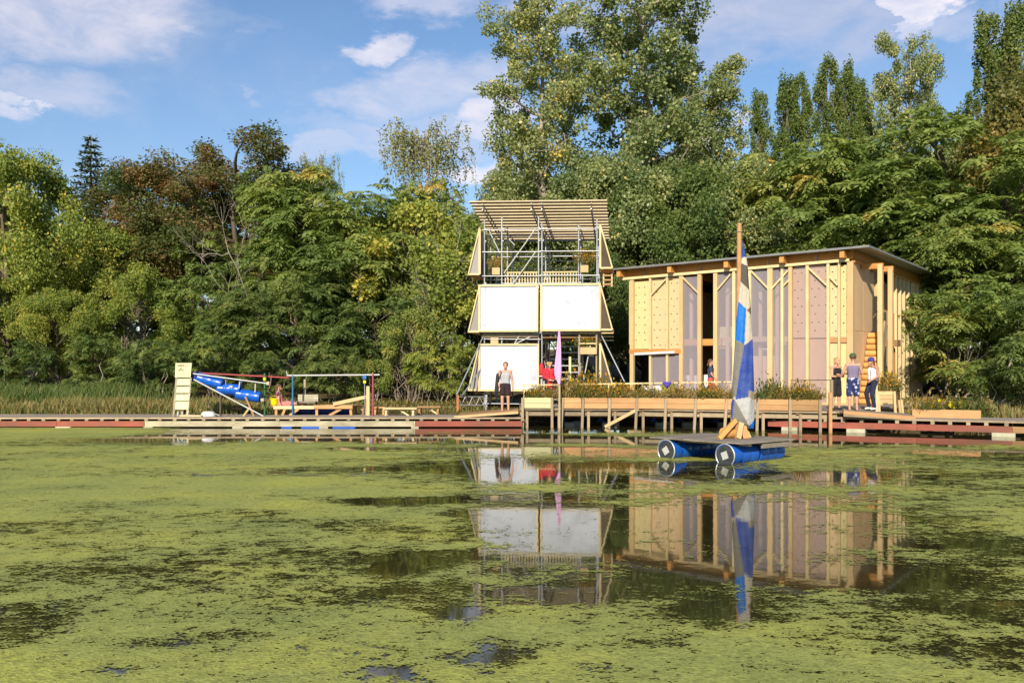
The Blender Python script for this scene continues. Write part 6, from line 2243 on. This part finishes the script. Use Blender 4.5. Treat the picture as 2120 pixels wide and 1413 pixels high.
for px in (628, 668, 703):
    c = at(px, 856, 35.2)
    drum(T, 'barrel', (c.x - 0.35, 35.2, ZW + 0.16), (1, 0, 0), 0.68, 0.15, M['blue_deep'], False, None)
T.bar('side_beam', at(690, 836, 34.55), at(763, 820, 34.55), 0.06, 0.12, M['pine'])
T.bar('corner_post', at(762, 799, 34.5), Vector((xat(762, 34.5), 34.5, ZW)), 0.11, 0.09, M['pine'], up=(0, 1, 0))
T.bar('far_beam', at(560, 838, 35.9), at(600, 838, 35.9), 0.08, 0.08, M['brown_wood'])
T = Thing('box_seat', 'grey weathered box seat on the platform', 'seat', at(634, 838, 35.1))
c0 = at(634, 838, 35.1)
T.box('seat', (c0.x, 35.2, ZP + 0.12), (0.68, 0.4, 0.05), M['grey_wood'])
for k in range(3):
    T.bar('back_slat', (c0.x - 0.36, 35.42 - 0.0 * k, ZP + 0.17 + 0.085 * k), (c0.x + 0.36, 35.42, ZP + 0.17 + 0.085 * k), 0.03, 0.078, M['foam_block'])
for ax in (-.3, .3):
    T.bar('leg', (c0.x + ax, 35.08, ZP), (c0.x + ax, 35.08, ZP + 0.1), 0.05, 0.05, M['dark_wood'])
    T.bar('leg', (c0.x + ax, 35.40, ZP), (c0.x + ax, 35.40, ZP + 0.14), 0.05, 0.05, M['dark_wood'])
T.bar('pole', (xat(631, 35.5), 35.5, ZP), at(631, 785, 35.5), 0.07, 0.05, M['cream_paint'], up=(0, 1, 0))


def bench(label, x0p, x1p, py, Y, mats, name='low_bench'):
    z = CZ - (py - HY) * Y / F
    x0, x1 = xat(x0p, Y), xat(x1p, Y)
    T = Thing(name, label, 'bench', ((x0 + x1) / 2, Y, ZW))
    for i in range(3):
        T.bar('top_board', (x0, Y + 0.16 * i, z), (x1, Y + 0.16 * i, z), 0.15, 0.05, M[mats[i % len(mats)]])
    for t in (0.10, 0.9):
        x = x0 + (x1 - x0) * t
        T.bar('leg', (x, Y + 0.02, z - 0.03), (x - 0.03, Y + 0.02, ZW), 0.07, 0.05, M[mats[0]], up=(0, 1, 0))
        T.bar('leg', (x, Y + 0.32, z - 0.03), (x + 0.03, Y + 0.32, ZW), 0.07, 0.05, M[mats[0]], up=(0, 1, 0))
    xm = x0 + (x1 - x0) * 0.45
    T.bar('brace', (xm, Y + 0.1, z - 0.03), (xm + 0.35, Y + 0.1, ZW), 0.05, 0.05, M['pine_pale'], up=(0, 1, 0))
    return T


bench('low bench of brown boards just right of the pink pole', 775, 797, 843, 34.9, ['planter_wood'])
bench('low bench with a pale front board right of the pink pole', 793, 863, 845, 34.4, ['pine_pale', 'pine'])
bench('low brown bench between the pale bench and the tower', 864, 912, 842, 35.2, ['brown_wood', 'planter_wood'])
bench('brown trestle behind the end of the platform', 731, 755, 840, 35.0, ['brown_wood'], 'trestle')
bench('dark trestle behind the crossed struts of the slide', 480, 502, 845, 36.2, ['brown_wood'], 'trestle')

# yellow bucket
c = at(569, 838, 34.95)
T = Thing('yellow_bucket', 'bright yellow bucket beside the seated woman', 'bucket', (c.x, 34.9, ZP))
V, Fc = lathe([(0.0, 0.01), (0.11, 0.0), (0.125, 0.08), (0.15, 0.24), (0.16, 0.25), (0.16, 0.265), (0.14, 0.255), (0.12, 0.05), (0.0, 0.03)], 18)
T.mesh('tub', [(c.x + x, 34.9 + y, ZP + z) for x, y, z in V], Fc, M['yellow_plastic'], True)
pth = [([(c.x + 0.155 * math.cos(a), 34.9, ZP + 0.25 + 0.09 * math.sin(a)) for a in np.linspace(0, math.pi, 9)], np.full(9, 0.008))]
V, Fc = tubes_mesh(pth, 6)
T.mesh('handle', V, Fc, M['yellow_plastic'], True)

# red jacket on a stand and a small white table by the tower
c = at(1121, 800, 36.9)
T = Thing('small_table', 'small pale side table left of the person in red', 'table', (c.x, 36.9, DZ))
zt = CZ - (778 - HY) * 36.9 / F
T.box('table_top', (c.x + 0.03, 36.9, zt), (0.32, 0.4, 0.03), M['cloth_white'])
T.bar('leg', (c.x + 0.0, 36.9, DZ), (c.x + 0.0, 36.9, zt), 0.06, 0.06, M['white_pipe'])
T.bar('leg', (c.x + 0.1, 37.05, DZ), (c.x + 0.1, 37.05, zt), 0.06, 0.06, M['white_pipe'])
c = at(1121.5, 775, 37.3)
T = Thing('red_jacket', 'red jacket hanging on a pole left of the person in red', 'jacket', (c.x, 37.3, DZ))
V, Fc = lathe([(0.02, 0.46), (0.07, 0.42), (0.10, 0.30), (0.095, 0.15), (0.085, 0.02), (0.05, 0.0)], 12)
T.mesh('coat', [(c.x + x * 0.9, 37.3 + y * 0.5, c.z - 0.03 + z) for x, y, z in V], Fc, M['cloth_red'], True)
T.tube('pole', (c.x, 37.32, DZ), (c.x, 37.32, c.z + 0.5), 0.02, GA)

# ------------------------------------------------------------------ people


def capsule(V, Fc, p0, p1, r0, r1, seg=10, sq=(1, 1, 1)):
    """A closed tapered capsule appended to V, Fc."""
    p0, p1 = Vector(p0), Vector(p1)
    d = p1 - p0
    ln = d.length
    z = d / ln if ln > 1e-5 else Vector((0, 0, 1))
    a = Vector((0, 0, 1)) if abs(z.z) < 0.9 else Vector((1, 0, 0))
    x = a.cross(z).normalized()
    y = z.cross(x)
    prof = []
    for k in range(0, 4):
        t = -math.pi / 2 + k * math.pi / 8
        prof.append((r0 * math.cos(t) if k else 0.0, r0 * math.sin(t)))
    for k in range(0, 5):
        t = k * math.pi / 8
        prof.append((r1 * math.cos(t) if k < 4 else 0.0, ln + r1 * math.sin(t)))
    b = len(V)
    V.append(p0 + z * prof[0][1])
    for (r, h) in prof[1:-1]:
        for j in range(seg):
            t = 2 * math.pi * j / seg
            V.append(p0 + z * h + x * (r * math.cos(t)) + y * (r * math.sin(t)))
    V.append(p0 + z * prof[-1][1])
    n = len(prof) - 2
    for j in range(seg):
        k = (j + 1) % seg
        Fc.append((b, b + 1 + k, b + 1 + j))
        for i in range(n - 1):
            q = b + 1 + i * seg
            Fc.append((q + j, q + k, q + seg + k, q + seg + j))
        q = b + 1 + (n - 1) * seg
        Fc.append((q + j, q + k, len(V) - 1))


def ellipsoid(V, Fc, c, rx, ry, rz, seg=12, rings=8):
    b = len(V)
    V.append(Vector(c) + Vector((0, 0, -rz)))
    for i in range(1, rings):
        t = -math.pi / 2 + math.pi * i / rings
        for j in range(seg):
            a = 2 * math.pi * j / seg
            V.append(Vector(c) + Vector((rx * math.cos(t) * math.cos(a), ry * math.cos(t) * math.sin(a), rz * math.sin(t))))
    V.append(Vector(c) + Vector((0, 0, rz)))
    for j in range(seg):
        k = (j + 1) % seg
        Fc.append((b, b + 1 + k, b + 1 + j))
        for i in range(rings - 2):
            q = b + 1 + i * seg
            Fc.append((q + j, q + k, q + seg + k, q + seg + j))
        Fc.append((b + 1 + (rings - 2) * seg + j, b + 1 + (rings - 2) * seg + k, len(V) - 1))


def remeshed(T, name, V, Fc, mat, vox, parent=None):
    o = T.mesh(name, V, Fc, mat, True, parent=parent)
    m = o.modifiers.new('surface', 'REMESH')
    m.mode = 'VOXEL'
    m.voxel_size = vox
    m.use_smooth_shade = True
    s = o.modifiers.new('smooth', 'SMOOTH')
    s.factor, s.iterations = 0.5, 3
    return o


def person(label, loc, rz, h, P=None, clothes=(), skin='skin', hair=None, hair_style='short', cap=None, extras=None, slim=1.0):
    """P overrides joint positions. The figure faces -y in its own frame; 1.75 m tall before scaling to h."""
    J = dict(pel=(0, 0, .96), wai=(0, 0, 1.10), che=(0, 0, 1.30), neck=(0, 0.01, 1.47), head=(0, -0.01, 1.625),
             shL=(.185, 0, 1.415), elL=(.24, .02, 1.13), wrL=(.25, -.05, .88), shR=(-.185, 0, 1.415), elR=(-.24, .02, 1.13), wrR=(-.25, -.05, .88),
             hiL=(.095, 0, .93), knL=(.105, -.02, .50), anL=(.11, .02, .08), hiR=(-.095, 0, .93), knR=(-.105, -.02, .50), anR=(-.11, .02, .08))
    J.update(P or {})
    J = {k: Vector(v) for k, v in J.items()}
    T = Thing('person', label, 'person', loc, rz, local=True, scale=h / 1.75)
    V, Fc = [], []
    cap_ = lambda a, b, r0, r1: capsule(V, Fc, a, b, r0 * slim, r1 * slim)
    side = Vector((1, 0, 0))
    lr = (J['shL'] - J['shR']).normalized()
    lh = (J['hiL'] - J['hiR']).normalized()
    for s in (-1, 1):
        cap_(J['pel'] + lh * 0.06 * s, J['wai'] + lr * 0.05 * s, .105, .095)
        cap_(J['wai'] + lr * 0.05 * s, J['che'] + lr * 0.075 * s, .095, .11)
        cap_(J['che'] + lr * 0.075 * s, J['neck'] + lr * 0.05 * s - Vector((0, 0, .06)), .11, .06)
    cap_(J['neck'] - Vector((0, 0, .03)), J['head'] - (J['head'] - J['neck']) * 0.4, .055, .05)
    ellipsoid(V, Fc, J['head'] + Vector((0, 0, .015)), .078, .098, .115)
    fd = J.get('look', None)
    face = Vector((0, -1, 0)) if fd is None else Vector(fd).normalized()
    fr = face.cross(Vector((0, 0, 1))).normalized()
    capsule(V, Fc, J['head'] + face * .07 + Vector((0, 0, -.075)), J['head'] + face * .06 + Vector((0, 0, -.045)), .042, .05)    # jaw
    capsule(V, Fc, J['head'] + face * .10 + Vector((0, 0, -.015)), J['head'] + face * .088 + Vector((0, 0, .02)), .016, .012)     # nose
    for s in (-1, 1):
        capsule(V, Fc, J['head'] + fr * .08 * s + Vector((0, 0, -.01)), J['head'] + fr * .083 * s + Vector((0, 0, .02)), .014, .016)  # ears
    for S in 'LR':
        sh, e, w = J['sh' + S], J['el' + S], J['wr' + S]
        cap_(J['che'].lerp(sh, .55) + Vector((0, 0, .05)), sh, .07, .062)
        cap_(sh, e, .054, .043)
        cap_(e, w, .042, .029)
        d = (w - e).normalized()
        if 'hd' + S in J:
            d = J['hd' + S].normalized()
        pw = w + d * .085
        inw = Vector((-1 if S == 'L' else 1, -0.4, 0)).normalized()
        wd_ = d.cross(inw).normalized()
        for q in (-.022, 0.0, .022):
            capsule(V, Fc, w + d * .01 + wd_ * q * 0.7, pw + wd_ * q, .018, .017, 8)
        for q, fl in ((-.033, .062), (-.011, .074), (.011, .078), (.033, .068)):
            k = pw + wd_ * q
            m1 = k + d * fl * .55 + inw * .008
            capsule(V, Fc, k, m1, .0105, .010, 6)
            capsule(V, Fc, m1, m1 + (d * .7 + inw * .55).normalized() * fl * .5, .010, .008, 6)
        tb = w + d * .03 - wd_ * .03
        capsule(V, Fc, tb, tb + (d * .6 - wd_ * .6 + inw * .35).normalized() * .05, .013, .011, 6)
        capsule(V, Fc, tb + (d * .6 - wd_ * .6 + inw * .35).normalized() * .05, tb + (d * .9 - wd_ * .45 + inw * .4).normalized() * .085, .011, .009, 6)
        hi, kn, an = J['hi' + S], J['kn' + S], J['an' + S]
        cap_(hi, kn, .088, .058)
        mid = kn.lerp(an, .35)
        cap_(kn, mid + Vector((0, .012, 0)), .056, .056)
        cap_(mid + Vector((0, .012, 0)), an, .056, .036)
        tdv = Vector(J['toe' + S]) if 'toe' + S in J else Vector((0.02 if S == 'L' else -0.02, -1, 0))
        tdv.normalize()
        capsule(V, Fc, an + Vector((0, 0, -.035)) - tdv * .04, an + tdv * .13 + Vector((0, 0, -.052)), .042, .03)
    body = remeshed(T, 'body', V, Fc, M[skin], 0.011)
    # face
    Ve, Fe = [], []
    for s in (-1, 1):
        ellipsoid(Ve, Fe, J['head'] + face * .083 + fr * .032 * s + Vector((0, 0, .022)), .013, .013, .009, 8, 6)
    T.mesh('eyes', Ve, Fe, M['eye_dark'], True)
    Ve, Fe = [], []
    capsule(Ve, Fe, J['head'] + face * .108 + fr * -.02 + Vector((0, 0, -.062)), J['head'] + face * .108 + fr * .02 + Vector((0, 0, -.062)), .007, .007, 6)
    T.mesh('mouth', Ve, Fe, M['cloth_redpants'], True)
    # clothes
    for kind, mt_ in clothes:
        V, Fc = [], []
        g = .02
        if kind in ('tank', 'tee', 'jacket', 'dress'):
            for s in (-1, 1):
                capsule(V, Fc, J['pel'] + lh * 0.065 * s + Vector((0, 0, -.02)), J['wai'] + lr * 0.055 * s, .115 + g * .5, .10 + g * .6)
                capsule(V, Fc, J['wai'] + lr * 0.055 * s, J['che'] + lr * 0.075 * s, .10 + g * .6, .115 + g * .6)
                if kind == 'tank':
                    capsule(V, Fc, J['che'] + lr * 0.075 * s, J['neck'].lerp(J['sh' + ('L' if s > 0 else 'R')], .45) + Vector((0, 0, -.005)), .085, .045)
                else:
                    capsule(V, Fc, J['che'] + lr * 0.08 * s, J['neck'] + lr * .06 * s - Vector((0, 0, .05)), .12, .07)
            for S in 'LR':
                sh, e, w = J['sh' + S], J['el' + S], J['wr' + S]
                if kind in ('tee', 'jacket'):
                    capsule(V, Fc, J['che'].lerp(sh, .5) + Vector((0, 0, .05)), sh, .078, .074)
                if kind == 'tee':
                    capsule(V, Fc, sh, sh.lerp(e, .55), .07, .066)
                if kind == 'jacket':
                    capsule(V, Fc, sh, e, .07, .058)
                    capsule(V, Fc, e, w, .058, .045)
            if kind == 'dress':
                for S in 'LR':
                    capsule(V, Fc, J['hi' + S], J['hi' + S].lerp(J['kn' + S], .8), .125, .105)
                capsule(V, Fc, J['pel'] + Vector((0, 0, -.05)), J['knL'].lerp(J['knR'], .5).lerp(J['pel'], .35), .15, .12)
            if kind == 'jacket':
                capsule(V, Fc, J['pel'], J['pel'] + Vector((0, 0, -.16)), .16, .16)
        elif kind in ('shorts', 'long_shorts', 'pants'):
            for s in (-1, 1):
                capsule(V, Fc, J['pel'] + lh * 0.06 * s + Vector((0, 0, .03)), J['pel'] + lh * .07 * s - Vector((0, 0, .06)), .122, .122)
            for S in 'LR':
                hi, kn, an = J['hi' + S], J['kn' + S], J['an' + S]
                if kind == 'shorts':
                    capsule(V, Fc, hi, hi.lerp(kn, .62), .112, .105)
                elif kind == 'long_shorts':
                    capsule(V, Fc, hi, kn + Vector((0, 0, .02)), .112, .100)
                else:
                    capsule(V, Fc, hi, kn, .108, .082)
                    capsule(V, Fc, kn, an + Vector((0, 0, .03)), .082, .062)
        elif kind == 'shoes':
            for S in 'LR':
                an = J['an' + S]
                tdv = Vector(J['toe' + S]) if 'toe' + S in J else Vector((0.02 if S == 'L' else -0.02, -1, 0))
                tdv.normalize()
                capsule(V, Fc, an + Vector((0, 0, -.03)) - tdv * .045, an + tdv * .14 + Vector((0, 0, -.05)), .052, .038)
        remeshed(T, kind if kind != 'tank' else 'tank_top', V, Fc, M[mt_], 0.014)
    hd = J['head']
    if hair:
        V, Fc = [], []
        ellipsoid(V, Fc, hd - face * .02 + Vector((0, 0, .045)), .092, .104, .098)
        if hair_style == 'curly':
            for k in range(14):
                a = k * 0.449
                c = hd - face * .01 + Vector((math.cos(a) * .085, math.sin(a) * .085, .05 + .05 * math.sin(k * 2.1)))
                ellipsoid(V, Fc, c, .04, .04, .045, 8, 6)
        if hair_style == 'long':
            capsule(V, Fc, hd - face * .07 + Vector((0, 0, .02)), hd - face * .085 + Vector((0, 0, -.28)), .075, .045)
        if hair_style == 'bob':
            for s in (-1, 1):
                capsule(V, Fc, hd - face * .03 + fr * .07 * s, hd - face * .03 + fr * .075 * s + Vector((0, 0, -.06)), .045, .04)
        if hair_style == 'tail':
            capsule(V, Fc, hd - face * .08 + Vector((0, 0, .02)), hd - face * .13 + Vector((0, 0, -.13)), .05, .03)
        remeshed(T, 'hair', V, Fc, M[hair], 0.012)
    if cap:
        V, Fc = lathe([(.106, .02), (.108, .06), (.098, .11), (.07, .145), (.03, .158), (0.0, .16)], 18)
        V = [hd + Vector((x, y * 1.05, z)) for x, y, z in V]
        cp = T.mesh('cap', V, Fc, M[cap[0]], True)
        bd_ = Vector(cap[1]).normalized()
        sd_ = bd_.cross(Vector((0, 0, 1)))
        br_ = []
        for k in range(7):
            a = math.pi * k / 6
            br_.append(hd + bd_ * (.09 + .10 * math.sin(a)) + sd_ * (.085 * math.cos(a)) + Vector((0, 0, .045 - .015 * math.sin(a))))
        V = br_ + [v + Vector((0, 0, .012)) for v in br_]
        Fc = [tuple(range(7)), tuple(reversed(range(7, 14)))] + [(i, (i + 1) % 7, (i + 1) % 7 + 7, i + 7) for i in range(7)]
        T.mesh('brim', V, Fc, M[cap[0]], parent=cp)
    return T, J


def stand(px, py, Y, zf):
    p = at(px, py, Y)
    return Vector((p.x, Y, zf))


# man with bag, left of the deck
loc = stand(1046, 853, 34.2, 0.47)
T, J = person('man in grey vest and dark shorts with a bag over his shoulder', loc, R(-6), 1.72, dict(wrR=(-.20, -.10, .92), elR=(-.25, .04, 1.12), wrL=(.27, -.06, .87), head=(0.015, -.02, 1.63)),
              (('tank', 'cloth_grey'), ('shorts', 'cloth_plum')), 'skin', 'hair_brown')
T2 = Thing('shoulder_bag', 'black bag carried on the shoulder of the man in grey', 'bag', loc + Vector((-.30, .02, .9)))
V, Fc = [], []
capsule(V, Fc, loc + Vector((-.30, .06, .72)), loc + Vector((-.25, .05, 1.28)), .085, .07)
remeshed(T2, 'pouch', V, Fc, M['bag_black'], .014)
V, Fc = tubes_mesh([([loc + Vector(v) for v in ((-.25, .05, 1.3), (-.19, .0, 1.43), (-.13, -.09, 1.38), (-.2, -.08, 1.15), (-.28, .0, .95))], np.full(5, .018))], 6)
T2.mesh('strap', V, Fc, M['bag_black'], True)

# person in red by the tower
loc = stand(1138, 838, 36.6, DZ)
person('person in a red jacket with wavy blond hair, hands clasped', loc, R(8), 1.58, dict(elL=(.26, .02, 1.14), wrL=(.05, -.22, 1.02), hdL=(-1, -.3, -.1), elR=(-.26, .02, 1.14), wrR=(-.03, -.22, 1.0), hdR=(1, -.3, -.1), head=(-.01, -.04, 1.61)),
       (('jacket', 'cloth_red'), ('pants', 'cloth_plum'), ('shoes', 'shoe_dark')), 'skin', 'hair_blond', 'curly')

# woman stepping out of the pavilion
loc = stand(1471, 832, 38.6, DZ)
person('person in navy top and red trousers stepping out of the doorway', loc, R(75), 1.68, dict(knL=(.10, -.16, .52), anL=(.10, -.12, .10), knR=(-.1, .02, .5), anR=(-.1, .16, .1), elL=(.22, .10, 1.14), wrL=(.20, -.02, .90), elR=(-.22, -.06, 1.14), wrR=(-.18, -.22, .96)),
       (('tee', 'cloth_navy'), ('pants', 'cloth_redpants'), ('shoes', 'shoe_dark')), 'skin', 'hair_brown', 'tail')

# three people on the right
loc = stand(1731, 848, 32.35, DZ)
person('woman in black dress top and long shorts with folded arms', loc, R(28), 1.70, dict(elL=(.25, -.06, 1.12), wrL=(-.03, -.20, 1.17), hdL=(-1, 0, .1), elR=(-.25, -.06, 1.12), wrR=(.03, -.17, 1.12), hdR=(1, 0, .1), head=(.01, -.03, 1.62), anL=(.14, .0, .08), anR=(-.12, .03, .08)),
       (('tank', 'cloth_black'), ('long_shorts', 'cloth_black'), ('shoes', 'shoe_dark')), 'skin', 'hair_blond', 'bob')
loc = stand(1766, 851, 31.75, DZ)
person('man seen from behind in violet vest, green cap and flowered shorts', loc, R(172), 1.80, dict(elL=(.29, -.04, 1.16), wrL=(.12, -.22, 1.14), hdL=(-1, -.2, .1), elR=(-.29, -.04, 1.16), wrR=(-.12, -.22, 1.14), hdR=(1, -.2, .1), head=(0, -.02, 1.63)),
       (('tank', 'cloth_violet'), ('long_shorts', 'cloth_floral')), 'skin', 'hair_brown', 'short', ('cap_green', (0, -1, 0)))
loc = stand(1806, 848, 32.2, DZ)
person('person in white vest, dark trousers and blue cap, facing left', loc, R(-68), 1.70, dict(knL=(.10, -.10, .52), anL=(.10, .0, .09), knR=(-.10, -.16, .55), anR=(-.10, -.05, .10), elL=(.24, .05, 1.14), wrL=(.16, -.16, 1.0), elR=(-.22, .12, 1.14), wrR=(-.20, .04, .90), head=(0, -.05, 1.61)),
       (('tank', 'cloth_white'), ('pants', 'cloth_indigo'), ('shoes', 'shoe_white')), 'skin_tan', 'hair_dark', 'tail', ('cap_blue', (0, -1, 0)))

# woman sitting on the platform, legs out to the right
loc = stand(580, 838, 35.0, ZP - 0.84)
person('woman in a pink dress sitting on the platform with her legs out', loc, R(112), 1.62, dict(wai=(0, .01, 1.09), che=(0, .05, 1.29), neck=(0, .08, 1.46), head=(0, .05, 1.615), shL=(.18, .07, 1.40), shR=(-.18, .07, 1.40), elL=(.22, .03, 1.12), wrL=(.18, -.14, .95),
       elR=(-.25, .10, 1.13), wrR=(-.26, .02, .93), hiL=(.09, 0, .945), hiR=(-.09, 0, .945), knL=(.12, -.42, 1.0), knR=(-.10, -.42, .98), anL=(.11, -.84, .96), anR=(-.11, -.82, .95), toeL=(0, -.6, .6), toeR=(0, -.6, .6)),
       (('dress', 'cloth_pink'),), 'skin', 'hair_brown', 'long')
bpy.context.view_layer.update()
